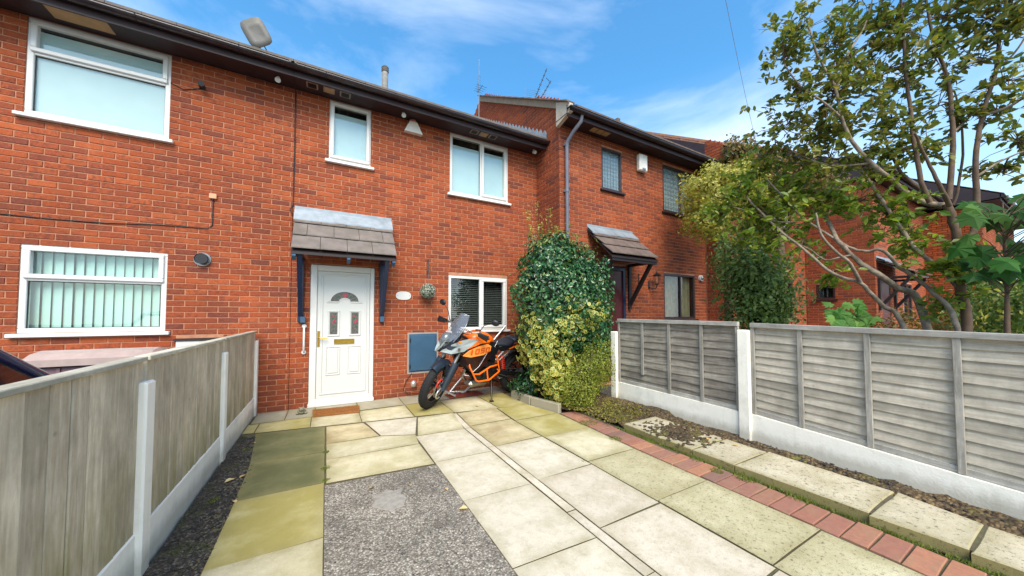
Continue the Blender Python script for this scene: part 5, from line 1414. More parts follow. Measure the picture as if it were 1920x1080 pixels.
def wheel(ax, r_, w, T, parent=None):
    Q = Matrix.Translation(ax) @ Matrix.Rotation(R(90), 4, 'X')
    prof = []
    for k in range(13):
        a = -math.pi*.62+2*math.pi*.62*k/12
        prof.append((r_-.062+.062*math.cos(a), w*math.sin(a)*1.02))
    prof = [(r_-.10, -w*.7)]+prof+[(r_-.10, w*.7)]
    t = bk(MB().lathe(prof, 48, Q), 'tyre', M_TYRE, T)
    tb = MB()
    for k in range(46):
        a = 2*math.pi*k/46
        for s_ in (-1, 0, 1):
            aa = a+(.06 if s_ else 0); off = s_*w*.55; rr = r_-.002-(.014 if s_ else 0)
            c = Vector((math.cos(aa)*rr, math.sin(aa)*rr, off)); q = MB().obox((0,0,0), (.016, .028, w*.44))
            Mx = Q @ Matrix.Translation(c) @ Matrix.Rotation(aa, 4, 'Z') @ Matrix.Rotation(s_*-.55, 4, 'Y')
            tb.add([Mx @ Vector(p) for p in q.v], q.f)
    bk(tb, 'tread', M_TYRE, T, t)
    rm = MB().lathe([(r_-.115,-w*.55),(r_-.095,-w*.74),(r_-.088,-w*.7),(r_-.105,-.02),(r_-.105,.02),(r_-.088,w*.7),(r_-.095,w*.74),(r_-.115,w*.55)], 48, Q)
    rm.lathe([(.0,-.055),(.032,-.055),(.04,-.03),(.03,0),(.04,.03),(.032,.055),(0,.055)], 20, Q)
    for k in range(36):
        a = 2*math.pi*k/36; s_ = 1 if k % 2 else -1; b_ = a+(.5 if k % 4 < 2 else -.5)
        rm.tube([Q @ Vector((.034*math.cos(b_), .034*math.sin(b_), s_*.045)), Q @ Vector(((r_-.10)*math.cos(a), (r_-.10)*math.sin(a), s_*.012))], .0028, 4)
    bk(rm, 'rim', M_BLKP, T)
    return t
def disc_(ax, r_, y, T, name='brake_disc'):
    Q = Matrix.Translation((ax.x, y, ax.z)) @ Matrix.Rotation(R(90), 4, 'X')
    m = MB().lathe([(r_-.035,-.0025),(r_,-.0025),(r_,.0025),(r_-.035,.0025),(r_-.035,-.0025)], 40, Q)
    for k in range(6):
        a = 2*math.pi*k/6; m.tube([Q @ Vector((.05*math.cos(a), .05*math.sin(a), 0)), Q @ Vector(((r_-.03)*math.cos(a+.25), (r_-.03)*math.sin(a+.25), 0))], .007, 5)
    m.lathe([(0,-.004),(.055,-.004),(.055,.004),(0,.004)], 20, Q)
    bk(m, name, M_ALUM, T)
RA = Vector((-.76, 0, .335))
ft = wheel(AX0, .345, .058, ST); rt_ = wheel(RA, .335, .076, BT)
disc_(AX0, .16, .075, ST); disc_(AX0, .16, -.075, ST); disc_(RA, .13, -.09, BT)
# red and white security locks on the wheel spokes
Q = Matrix.Translation(AX0) @ Matrix.Rotation(R(90), 4, 'X')
lk = MB(); lk.tube([Q @ Vector((.10+.075*math.cos(a), .105+.055*math.sin(a), -.105)) for a in [x*.4-1.7 for x in range(11)]], .012, 8)
o = bk(lk, 'caliper_hose', simple('red_hose', (206,44,26), .35, var=.05), ST)
lk = MB(); lk.tube([Q @ Vector((.03+.085*math.cos(a), -.075+.075*math.sin(a), -.105)) for a in [x*.4-1.9 for x in range(11)]], .012, 8)
bk(lk, 'disc_lock', M_SILV, ST)
# fork
for s_ in (-1, 1):
    y = s_*.105
    d = sax
    a = AX0+Vector((-.03, y, 0)); top = a+d*.70
    m = MB(); m.tube([a+d*.30, top], .027, 14); bk(m, 'fork_tube', M_ALUM, ST)
    m = MB(); m.tube([a-d*.04, a+d*.36], [.032, .029], 14); m.ball(a, (.04,.03,.05), 12, 8); bk(m, 'fork_slider', M_BLKP, ST)
    g = MB()   # long guard in front of the slider
    pts = []
    for k in range(7):
        f = k/6; w_ = .060*(1-.25*f); p = a+Vector((.028, s_*.018, 0))+d*(.40-.42*f)
        pts.append([p+Vector((.03,-w_*.6,-.0)), p+Vector((.038,0,0)), p+Vector((.02,w_*.9,0)), p+Vector((-.045,w_*.95,0)), p+Vector((-.05,w_*.4,0))])
    vs = [q for r_ in pts for q in r_]; n = 5
    g.add(vs, [(i*n+k, i*n+k+1, (i+1)*n+k+1, (i+1)*n+k) for i in range(6) for k in range(n-1)], 0, True); bk(g, 'fork_guard', M_DBLUE, ST)
    c_ = MB().obox(AX0+Vector((-.10, s_*.105, .10)), (.06,.05,.12), (0, .5, 0), bev=.012); bk(c_, 'brake_caliper', M_ALUM, ST)
m = MB().tube([AX0+Vector((0,-.14,0)), AX0+Vector((0,.15,0))], .016, 10); bk(m, 'axle', M_ALUM, ST)
# front fender: arched strip that follows the tyre, with a beak
m = MB(); vs = []; N_ = 12; P_ = 9
for i in range(N_+1):
    a = R(140)-R(84)*i/N_; rr = .395
    for k in range(P_):
        t = (k/(P_-1)-.5)*2; w_ = .082*(1 if 2 < i < 10 else .8)
        vs.append((AX0.x+math.cos(a)*(rr-.035*t*t), t*w_, AX0.z+math.sin(a)*(rr-.05*t*t)))
m.add(vs, [(i*P_+k, (i+1)*P_+k, (i+1)*P_+k+1, i*P_+k+1) for i in range(N_) for k in range(P_-1)], 0, True)
for s_ in (-1, 1):
    m.add([(AX0.x-.22, s_*.075, .60), (AX0.x+.02, s_*.078, .70), (AX0.x+.0, s_*.10, .55), (AX0.x-.10, s_*.115, .45), (AX0.x-.20, s_*.10, .50)], [(0,1,2,3,4)])
o = bk(m, 'front_fender', M_DBLUE, ST)
# triple clamps, bars, grips, hand guards
bc = HDP+sax*.13
m = MB().obox(HDP+sax*.02, (.10,.27,.035), (0,-.45,0), bev=.01).obox(bc, (.10,.25,.03), (0,-.45,0), bev=.01); m.tube([HDP-sax*.14, bc+sax*.02], .03, 12); bk(m, 'fork_clamp', M_BLKP, ST)
hb0 = bc+Vector((.02,0,.07))
bar = [hb0+Vector((-.10,-.41,.03)), hb0+Vector((-.07,-.24,.06)), hb0+Vector((0,-.10,0)), hb0+Vector((0,.10,0)), hb0+Vector((-.07,.24,.06)), hb0+Vector((-.10,.41,.03))]
bk(MB().tube(bar, .0125, 10), 'handlebar', M_ALUM, ST)
for s_ in (-1, 1):
    a = bar[4] if s_ > 0 else bar[1]; b = bar[5] if s_ > 0 else bar[0]
    bk(MB().tube([a.lerp(b,.2), b], .019, 10), 'grip', M_BLKP, ST)
    g = MB(); p0 = b+Vector((.03, s_*.02, 0)); 
    g.tube([b+Vector((0,s_*.01,0)), b+Vector((.06,s_*.02,0)), b+Vector((.09,-s_*.08,0)), a+Vector((.05,s_*.02,-.01))], .008, 8)
    q = []
    for i in range(5):
        f = i/4; c = (b+Vector((.07,s_*.02,.0))).lerp(a+Vector((.085,s_*.04,0)), f); hgt = .055*(1-.35*f)
        q += [c+Vector((-.01,0,hgt)), c+Vector((.012,0,0)), c+Vector((-.01,0,-hgt*.8))]
    g.add(q, [(i*3+k, i*3+k+1, i*3+k+4, i*3+k+3) for i in range(4) for k in range(2)], 0, True)
    bk(g, 'hand_guard', M_BLKP, ST)
    l_ = MB().tube([a.lerp(b,.3)+Vector((.03,0,-.01)), b+Vector((.055,-s_*.02,-.012))], .005, 6).obox(a.lerp(b,.12), (.05,.05,.045), bev=.01); bk(l_, 'lever', M_ALUM, ST)
    # mirror
    r0 = a.lerp(b,.1)+Vector((0,0,.02)); r1 = r0+Vector((.03, s_*.05, .13)); r2 = r0+Vector((.0, s_*.16, .20))
    mm_ = bk(MB().tube([r0, r1, r2], .006, 8), 'mirror_stem', M_BLKP, ST)
    hdm = MB().ball((0,0,0), (.022,.062,.045), 16, 10); hdm.xf(Matrix.Translation(r2+Vector((0,s_*.03,.015))) @ Matrix.Rotation(s_*.25, 4, 'Z')); bk(hdm, 'mirror_head', M_BLKP, ST, mm_)
m = MB().obox(bc+Vector((.10,0,.10)), (.03,.16,.09), (0,-.5,0), bev=.01); bk(m, 'dashboard', M_BLKP, BT)
for y in (-.03, .05, .09): pass
cb = MB()
for y, q in ((.06,.0),(.10,.02),(-.06,.01)): cb.tube([hb0+Vector((-.02,y+.08,.03)), hb0+Vector((.09,y,.08+q)), hb0+Vector((.14,y*.6,-.02)), HDP+Vector((.05,y*.5,-.10))], .005, 6)
bk(cb, 'cables', M_BLKP, ST)
# headlamp and nose
m = MB(); loft(m, [ring_sec(.60,.99,.06,.09,16), ring_sec(.68,.985,.085,.115,16), ring_sec(.735,.965,.07,.10,16), ring_sec(.765,.945,.045,.07,16)]); hl_ = bk(m, 'headlamp', M_LENS)
bk(MB().box(.728,.742,-.004,.004,.86,1.06).box(.70,.74,-.085,.085,.955,.968), 'lamp_divider', M_BLKP, BT, hl_)
# dark screen surround + windscreen
m = MB()
for s_ in (-1, 1):
    pts = [(.80,s_*.02,.855),(.74,s_*.10,.90),(.66,s_*.135,.99),(.60,s_*.14,1.03),(.50,s_*.14,.98),(.52,s_*.15,.93),(.66,s_*.13,.86)]
    m.add(pts+[(p[0]-.01,p[1]*.8,p[2]) for p in pts], [tuple(range(7)), tuple(reversed(range(7,14)))]+[(k,k+7,(k+1) % 7+7,(k+1) % 7) for k in range(7)])
bk(m, 'nose_surround', M_DBLUE)
m = MB()
for s_ in (-1, 1):
    pts = [(.845,s_*.012,.835),(.80,s_*.055,.90),(.735,s_*.075,.99),(.72,s_*.02,.985),(.775,s_*.015,.90)]
    m.add(pts+[(p[0]-.015,p[1],p[2]-.01) for p in pts], [tuple(range(5)), tuple(reversed(range(5,10)))]+[(k,k+5,(k+1) % 5+5,(k+1) % 5) for k in range(5)])
bk(m, 'beak', M_WHITEP)
vs = []; n = 8; mrows = 8
for i in range(mrows+1):
    f = i/mrows; x = .715-.30*f+.03*f*f; z = .97+.40*f; hw = .115+.065*math.sin(math.pi*min(1, f*.9+.1))-.06*max(0, f-.75)*4*.4
    for k in range(n+1):
        t = (k/n-.5)*2; vs.append((x-.075*t*t, t*hw, z-.03*t*t*(1 if f > .8 else 0)))
m = MB(); m.add(vs, [(i*(n+1)+k, (i+1)*(n+1)+k, (i+1)*(n+1)+k+1, i*(n+1)+k+1) for i in range(mrows) for k in range(n)], 0, True)
ws = bk(m, 'windscreen', M_SCREEN)
e = MB(); e.tube([vs[k] for k in range(0, (mrows+1)*(n+1), n+1)]+[vs[mrows*(n+1)+k] for k in range(1, n)]+[vs[i*(n+1)+n] for i in range(mrows, -1, -1)], .005, 6); bk(e, 'screen_edge', M_STEEL, BT, ws)
br = MB()
for s_ in (-1, 1): br.tube([(.56,s_*.06,1.02),(.50,s_*.07,1.14),(.50,s_*.06,1.22)], .008, 6)
bk(br, 'screen_bracket', M_BLKP)
# orange indicators
for s_ in (-1, 1):
    m = MB().tube([(.60,s_*.13,.98),(.60,s_*.22,.985)], .010, 8); io = bk(m, 'indicator', M_BLKP)
    bk(MB().ball((.60,s_*.245,.985), (.022,.035,.020), 12, 8), 'indicator_lens', M_AMBER, BT, io)
# fairing flanks: white-grey wedge from the nose back to the tank, orange behind it
def flank(pts, thick, s_):
    """pts: (x,z,y) outline ccw, pushed out to y"""
    n = len(pts); V_ = [(x, s_*y, z) for x, z, y in pts]+[(x, s_*(y-thick), z) for x, z, y in pts]
    c = sum((Vector(v) for v in V_[:n]), Vector())/n+Vector((0, s_*.012, 0)); V_.append(tuple(c))
    return V_, [(2*n, k, (k+1) % n) for k in range(n)]+[(k, k+n, (k+1) % n+n, (k+1) % n) for k in range(n)]+[tuple(range(n, 2*n))]
for s_ in (-1, 1):
    def F_(name, mat, pts, th=.03, par=None):
        V_, f = flank(pts, th, s_); m = MB(); m.add(V_, f, 0, False); return bk(m, name, mat, BT, par)
    F_('fairing_flank', M_WHITEP, [(.79,.83,.075),(.66,.80,.135),(.47,.83,.175),(.36,.90,.185),(.22,.985,.175),(.36,1.005,.17),(.54,.98,.15),(.66,.93,.12)])
    F_('fairing_edge', M_BLKP, [(.78,.815,.07),(.66,.785,.13),(.46,.812,.17),(.36,.885,.182),(.40,.905,.178),(.66,.81,.13)], .03)
    F_('side_panel', M_DORANGE, [(.48,.765,.185),(.36,.74,.20),(.14,.76,.21),(.00,.81,.20),(-.02,.88,.19),(.04,.915,.185),(.20,.895,.20),(.38,.84,.20)])
    F_('panel_band', M_ORANGE, [(.42,.865,.188),(.20,.925,.19),(.02,.945,.18),(-.02,.97,.16),(.12,1.01,.155),(.24,.985,.17)])
    F_('lower_panel', M_DBROWN, [(.46,.755,.18),(.40,.62,.19),(.32,.52,.175),(.20,.50,.17),(.08,.58,.175),(-.02,.70,.18),(-.02,.80,.185),(.14,.75,.20),(.36,.73,.195)], .05)
    F_('tank_flank', M_BLKP, [(-.02,.95,.165),(-.02,.80,.19),(-.02,.66,.17),(-.16,.62,.14),(-.22,.80,.13),(-.14,.93,.15)], .05)
    # model number on the panel
    DG = {'1': [(.3,0,.7,0,.7,1,.3,1)], '0': [(0,0,1,0,1,.2,0,.2),(0,.8,1,.8,1,1,0,1),(0,.2,.3,.2,.3,.8,0,.8),(.7,.2,1,.2,1,.8,.7,.8)],
          '5': [(0,0,1,0,1,.2,0,.2),(.7,.2,1,.2,1,.4,.7,.4),(0,.4,1,.4,1,.6,0,.6),(0,.6,.3,.6,.3,.8,0,.8),(0,.8,1,.8,1,1,0,1)]}
    dm = MB(); x = .40 if s_ > 0 else .02
    for ch in '1050':
        for (a,b,c_,d,e_,f_,g_,h_) in DG[ch]:
            q = []
            for (u, v) in ((a,b),(c_,d),(e_,f_),(g_,h_)):
                X = x-s_*u*.080-.0*v; zz = .775+.080*v+(.40-X)*.06+(.0 if ch != '0' else 0)
                q.append((X-s_*v*.012, s_*(.2135-.03*abs(X-.2)), zz))
            dm.add(q, [(0,1,2,3)])
        x -= s_*.098
    bk(dm, 'number_decal', simple('decal_orange_dark', (206,84,18), .4, var=.04))
    bk(MB().tube([(.05,s_*.20,.80),(.13,s_*.20,.68),(.20,s_*.195,.58),(.30,s_*.185,.51)], .006, 6), 'panel_trim', M_STEEL)
    bk(MB().tube([(-.16,s_*.165,.95),(-.10,s_*.175,.86)], .006, 6), 'frame_trim', M_STEEL)
    bk(MB().tube([(.56,s_*.172,.865),(.56,s_*.182,.865)], .022, 12), 'badge_bolt', M_ALUM)
# tank
m = MB(); loft(m, [ring_sec(.34,.98,.10,.05,20), ring_sec(.26,.99,.155,.09,20), ring_sec(.12,1.0,.175,.105,20), ring_sec(-.02,.97,.16,.10,20), ring_sec(-.12,.93,.12,.075,20), ring_sec(-.17,.91,.08,.05,20)])
tk = bk(m, 'fuel_tank', M_ORANGE); bk(MB().tube([(.12,0,1.09),(.12,0,1.115)], .04, 16), 'filler_cap', M_BLKP, BT, tk)
# seats
m = MB(); loft(m, [ring_sec(-.12,.90,.09,.03,16,3), ring_sec(-.22,.885,.13,.045,16,3), ring_sec(-.38,.87,.155,.05,16,3), ring_sec(-.50,.89,.155,.06,16,3), ring_sec(-.54,.90,.15,.055,16,3)]); bk(m, 'rider_seat', M_SEAT)
m = MB(); loft(m, [ring_sec(-.55,.925,.13,.05,16,3), ring_sec(-.70,.935,.13,.05,16,3), ring_sec(-.90,.955,.115,.045,16,3), ring_sec(-.96,.96,.09,.03,16,3)]); bk(m, 'pillion_seat', M_SEAT)
for s_ in (-1, 1):
    V_, f = flank([(-.16,.84,.14),(-.30,.76,.13),(-.55,.80,.15),(-.95,.90,.12),(-.98,.925,.11),(-.55,.86,.15)], .03, s_); bk(MB().add(V_, f), 'tail_panel', M_BLKP)
    V_, f = flank([(-.44,.80,.155),(-.60,.82,.155),(-.82,.885,.14),(-.60,.86,.155)], .02, s_); bk(MB().add(V_, f), 'tail_flash', M_ORANGE)
    bk(MB().tube([(-.60,s_*.14,.97),(-.75,s_*.16,1.0),(-.98,s_*.13,1.02),(-1.02,s_*.05,1.02)], .012, 8), 'grab_handle', M_BLKP)
    bk(MB().tube([(-.24,s_*.12,.84),(-.60,s_*.12,.84),(-.92,s_*.10,.90)], .012, 8).tube([(-.26,s_*.12,.62),(-.58,s_*.12,.82)], .011, 8), 'subframe', M_ALUM)
    bk(MB().tube([(.44,s_*.05,.88),(.10,s_*.12,.80),(-.20,s_*.13,.70),(-.28,s_*.12,.45)], .018, 8).tube([(.40,s_*.05,.78),(.18,s_*.12,.55),(.0,s_*.12,.62)], .014, 8).tube([(.10,s_*.12,.80),(.02,s_*.12,.60)], .014, 8), 'frame_tube', M_ORANGE)
bk(MB().obox((-1.0,0,.89),(.03,.14,.05),(0,.4,0),bev=.01), 'tail_light', M_RED)
# engine
m = MB(); m.box(-.22,.16,-.15,.15,.33,.52,bev=.05).box(-.20,.02,-.13,.13,.50,.66,bev=.04)
m.obox((.20,0,.56),(.17,.17,.28),(0,.5,0),bev=.02).obox((-.02,0,.70),(.15,.17,.18),(0,-.3,0),bev=.02)
for k in range(6): m.obox(Vector((.20,0,.56))+Vector((math.sin(.5)*(.035*k-.09),0,math.cos(.5)*(.035*k-.09))),(.20,.20,.006),(0,.5,0))
bk(m, 'engine', M_ENG)
for s_ in (-1, 1):
    Qe = Matrix.Translation((-.02, s_*.15, .43)) @ Matrix.Rotation(R(90), 4, 'X')
    m = MB().lathe([(0,-.03),(.085,-.03),(.10,-.012),(.10,.03),(0,.03)], 28, Qe); 
    for k in range(8): a = 2*math.pi*k/8; m.tube([Qe @ Vector((.092*math.cos(a),.092*math.sin(a),-.02*s_ if s_ > 0 else .035)), Qe @ Vector((.092*math.cos(a),.092*math.sin(a),-.036 if s_ > 0 else .03))], .007, 6)
    bk(m, 'crankcase_cover', M_ENG)
m = MB(); m.box(.30,.34,-.15,.15,.55,.80,bev=.008)
for k in range(12): m.box(.342,.346,-.145,.145,.56+.019*k,.568+.019*k)
bk(m, 'radiator', M_BLKP)
bk(MB().box(-.10,.26,-.10,.10,.235,.33,bev=.04), 'bash_plate', M_ALUM)
bk(MB().tube([(.26,-.05,.50),(.30,-.08,.38),(.15,-.13,.27),(-.20,-.14,.27),(-.42,-.16,.32)], .022, 10).tube([(-.42,-.17,.34),(-.58,-.19,.46),(-.92,-.20,.72)], [.035,.055,.055], 16), 'exhaust', M_ALUM)
# crash bars
for s_ in (-1, 1):
    y = s_*.245
    c_ = MB(); c_.tube([(.34,s_*.08,.80),(.37,s_*.20,.60),(.33,y,.50),(.22,y+.0*s_,.485),(.02,y,.575),(-.13,y-.01*s_,.585),(-.17,s_*.14,.56)], .0135, 10)
    c_.tube([(.33,y,.50),(.27,y,.40),(.22,y,.375),(.02,y,.372),(-.20,y-.03*s_,.47),(-.22,s_*.13,.49)], .0135, 10)
    c_.tube([(.08,y,.55),(.04,y,.374)], .0125, 10)
    bk(c_, 'crash_bar', M_ORANGE)
# swingarm, shock, chain, sprocket, stand, pegs, rear guard
m = MB()
for s_ in (-1, 1): m.beam((-.22,s_*.10,.44), (-.80,s_*.115,.33), .035, .07, bev=.01)
m.beam((-.24,-.12,.44), (-.24,.12,.44), .08, .08, bev=.01); bk(m, 'swingarm', M_ENG)
m = MB(); a_, b_ = Vector((-.34,.09,.70)), Vector((-.40,.09,.44)); m.tube([a_, b_], .014, 8)
h_ = [];
for k in range(90):
    t = k/89; p = a_.lerp(b_, .05+.9*t); h_.append(p+Vector((.034*math.cos(t*44), .034*math.sin(t*44), 0)))
bk(m, 'shock_body', M_ALUM); bk(MB().tube(h_, .0075, 6), 'shock_spring', M_RED)
Qs = Matrix.Translation((RA.x, .11, RA.z)) @ Matrix.Rotation(R(90), 4, 'X')
m = MB().lathe([(.03,-.004),(.10,-.004),(.104,0),(.10,.004),(.03,.004)], 40, Qs); bk(m, 'sprocket', M_STEEL)
bk(MB().tube([(-.76,.11,.435),(-.5,.11,.455),(-.24,.11,.47)], .008, 6).tube([(-.76,.11,.235),(-.5,.11,.32),(-.24,.11,.41)], .008, 6), 'chain', M_STEEL)
m = MB(); vs = []; N_ = 10
for i in range(N_+1):
    a = R(20)+R(100)*i/N_
    for k in range(5): t = (k/4-.5)*2; vs.append((RA.x+math.cos(a)*(.39-.02*t*t), t*.09, RA.z+math.sin(a)*(.39-.03*t*t)))
m.add(vs, [(i*5+k, i*5+k+1, (i+1)*5+k+1, (i+1)*5+k) for i in range(N_) for k in range(4)], 0, True); bk(m, 'rear_hugger', M_BLKP)
m = MB(); m.add([(-.95,-.08,.90),(-.95,.08,.90),(-1.12,.08,.58),(-1.12,-.08,.58),(-.97,-.08,.90),(-.97,.08,.90),(-1.14,.08,.58),(-1.14,-.08,.58)], [(0,1,2,3),(7,6,5,4),(0,4,5,1),(1,5,6,2),(2,6,7,3),(3,7,4,0)]); bk(m, 'rear_mudguard', M_BLKP)
for s_ in (-1, 1): bk(MB().tube([(-.18,s_*.13,.40),(-.18,s_*.25,.385)], .012, 8).obox((-.18,s_*.26,.385),(.07,.06,.012),bev=.004), 'foot_peg', M_STEEL)
# side stand reaches the paving
inv = BT.inverted(); foot = inv @ Vector((2.33, 4.86, .012)); 
sst = MB(); sst.tube([(-.14,.11,.33), tuple(foot)], [.016,.012], 10); sst.obox(foot, (.06,.045,.012)); bk(sst, 'side_stand', M_BLKP)
sst = MB(); sst.tube([(-.16,.08,.30),(-.30,.10,.26),(-.32,-.10,.26),(-.16,-.08,.30)], .014, 8); bk(sst, 'centre_stand', M_BLKP)
m = MB(); V_, f = flank([(-.10,.60,.14),(-.22,.58,.14),(-.27,.44,.14),(-.10,.40,.15)], .04, 1); m.add(V_, f); bk(m, 'sprocket_cover', M_ENG)
# silver tubular frame leaning on the wall behind the motorbike
tf = thing('tube_frame', 'silver tube frame leaning on the wall behind the motorbike seat', 'metal frame', (2.4, 5.75, 0))
A1, B1 = Vector((1.86, 5.62, .02)), Vector((3.10, 5.85, 1.16))
MB().tube([A1, B1], .020, 12).build('tube', M_SILV, tf); MB().tube([A1+Vector((.22,-.12,0)), B1+Vector((.28,-.10,-.16))], .020, 12).build('tube', M_SILV, tf)
m = MB()
for t in (.03, .25, .5, .75): m.tube([A1.lerp(B1, t), (A1+Vector((.22,-.12,0))).lerp(B1+Vector((.28,-.10,-.16)), t)], .014, 8)
m.build('rung', M_SILV, tf)
MB().beam((1.70, 5.50, .15), (1.93, 5.42, .02), .05, .03, bev=.006).build('foot_plate', M_SILV, tf)
gh = thing('ground_anchor', 'small chrome fitting on the wall behind the front tyre', 'fitting', (1.33, 5.8, .2))
MB().tube([(1.36,5.89,.22),(1.34,5.78,.24),(1.30,5.72,.24)], .025, 12).ball((1.29,5.70,.24), (.05,.05,.055), 14, 10).build('fitting_body', M_SILV, gh)

# ================================================================== VEGETATION
def leaf_shape(kind):
    if kind == 'leaf':      # folded pointed oval, 6 quads
        v = [(0,0,0),(-.22,.30,.07),(0,.30,0),(.22,.30,.07),(-.25,.62,.07),(0,.62,0),(.25,.62,.07),(0,1,-.04)]
        f = [(0,2,1),(0,3,2),(1,2,5,4),(2,3,6,5),(4,5,7),(5,6,7)]
    elif kind == 'var':     # variegated: inner green, pale rim
        v = [(0,0,0),(-.30,.35,.05),(.30,.35,.05),(-.28,.70,.05),(.28,.70,.05),(0,1,0),
             (0,.14,.0),(-.17,.38,.03),(.17,.38,.03),(-.16,.66,.03),(.16,.66,.03),(0,.84,0)]
        f = [(0,6,7,1),(1,7,9,3),(3,9,11,5),(0,2,8,6),(2,4,10,8),(4,5,11,10),(6,8,10,9),(6,9,7,7),(9,10,11,11)]
    return v, f
def scatter(P, Dn, size, shape, jit=.9, aspect=1.0):
    """numpy: leaves at points P with outward normals Dn. returns V, tri faces (n,3)"""
    n = len(P); rs = nrs
    N = Dn+rs.randn(n, 3)*jit*.5; N /= np.linalg.norm(N, axis=1)[:, None]
    T = rs.randn(n, 3); T -= N*(T*N).sum(1)[:, None]; T /= np.linalg.norm(T, axis=1)[:, None]
    B = np.cross(N, T); s = size*rs.uniform(.65, 1.25, n)
    v, f = shape; v = np.array(v); V = P[:, None, :]+(B[:, None, :]*v[None, :, 0:1]*aspect+T[:, None, :]*(v[None, :, 1:2]-.5)+N[:, None, :]*v[None, :, 2:3])*s[:, None, None]
    tris = []; 
    for q in f:
        if len(q) == 4 and q[2] != q[3]: tris += [(q[0], q[1], q[2]), (q[0], q[2], q[3])]
        else: tris.append(q[:3])
    F = (np.arange(n)[:, None, None]*len(v)+np.array(tris)[None]).reshape(-1, 3)
    return V.reshape(-1, 3), F, len(tris)
def ell_points(c, r, n, shell=.72, lump=.18, seed=1, zcut=None, freq=3.0):
    rs = np.random.RandomState(seed); d = rs.randn(n, 3); d /= np.linalg.norm(d, axis=1)[:, None]
    ph = rs.rand(6)*6.28
    k = 1+lump*(np.sin(d[:,0]*freq*2+ph[0])*np.sin(d[:,1]*freq*2.3+ph[1])+.7*np.sin(d[:,2]*freq*3.1+ph[2])*np.sin(d[:,0]*freq*2.9+ph[3]))
    rr = (shell+(1-shell)*rs.rand(n)**.6)*k
    P = np.array(c)+d*rr[:, None]*np.array(r); nd = d/np.array(r); nd /= np.linalg.norm(nd, axis=1)[:, None]
    if zcut is not None:
        m = P[:, 2] > zcut; P, nd = P[m], nd[m]
    return P, nd
LEAFS, VARS = leaf_shape('leaf'), leaf_shape('var')
def shrub(root, blobs, size, mats, shape=LEAFS, clip=None, jit=.9, aspect=1.0, var=False, core=None, name='foliage'):
    VV = []; FF = []; MI = []; off = 0
    for i, (c, r, n, *rest) in enumerate(blobs):
        P, nd = ell_points(c, r, n, seed=rnd.randint(0, 9999), zcut=.02, lump=(rest[0] if rest else .16)*1.35, shell=rest[1] if len(rest) > 1 else .7)
        if clip is not None: m = clip(P); P, nd = P[m], nd[m]
        V, F, k = scatter(P, nd, size, shape, jit, aspect); VV.append(V); FF.append(F+off); off += len(V)
        if var:
            pat = []
            for q in shape[1]:
                inner = all(t >= 6 for t in q); pat += [0 if inner else 1]*(2 if len(q) == 4 and q[2] != q[3] else 1)
            MI.append(np.tile(pat, len(P)))
    o = bulk(name, np.concatenate(VV), np.concatenate(FF), mats, root, np.concatenate(MI) if var else None, kind='stuff')
    return o
M_HOLLY = mat_leaf('holly_leaf', [(26,66,36),(42,92,50),(32,76,44),(66,116,62),(22,56,32),(84,130,70),(36,84,46)], .28, .15, .7)
M_HOLLYT = mat_leaf('holly_tip', [(96,124,60),(140,150,80),(120,140,70)], .4, .35)
M_VGREEN = mat_leaf('euonymus_centre', [(46,92,40),(196,186,84),(54,98,40),(84,120,50),(70,108,44),(60,100,44)], .4, .3)
M_VYEL = mat_leaf('euonymus_rim', [(206,194,96),(222,212,142),(190,182,74),(214,204,118),(176,176,78)], .45, .45)
M_PRIVET = mat_leaf('golden_privet', [(150,156,58),(116,132,44),(184,184,84),(96,116,40),(168,170,70),(70,92,36)], .5, .45)
M_CONE = mat_leaf('evergreen_leaf', [(80,110,52),(120,146,70),(62,90,44),(146,166,88),(94,124,60),(170,180,112)], .45, .3)
M_GOLDT = mat_leaf('golden_leaf', [(150,152,62),(186,178,84),(120,130,52),(206,196,110),(164,150,60)], .5, .4)
M_RUST = mat_leaf('rusty_leaf', [(128,100,44),(150,116,56),(96,92,44),(84,96,48)], .5, .4)
M_TREE = mat_leaf('tree_leaf', [(84,104,48),(114,128,58),(140,136,64),(92,110,52),(160,142,70),(104,120,58),(76,94,44),(130,134,64)], .35, .4)
M_TREEY = mat_leaf('lower_tree_leaf', [(112,138,50),(146,164,64),(88,118,44),(172,170,74),(128,150,58),(96,128,48)], .38, .45)
M_MAPLE = mat_leaf('large_green_leaf', [(44,88,34),(64,112,44),(38,76,30),(92,130,54)], .6, .4, .25)
M_FIG = mat_leaf('sapling_leaf', [(92,136,62),(74,118,52),(116,154,74)], .6, .4, .25)
def stems(root, base, tips, r0=.02, mat=None, name='stem'):
    m = MB()
    for t in tips:
        a = Vector(base)+Vector((rnd.uniform(-.06,.06), rnd.uniform(-.06,.06), 0)); b = Vector(t); c = a.lerp(b, .5)+Vector((rnd.uniform(-.08,.08), rnd.uniform(-.08,.08), 0))
        m.tube([a, c, b], [r0, r0*.7, r0*.3], 7)
    return m.build(name, mat or M_TWIG, root)
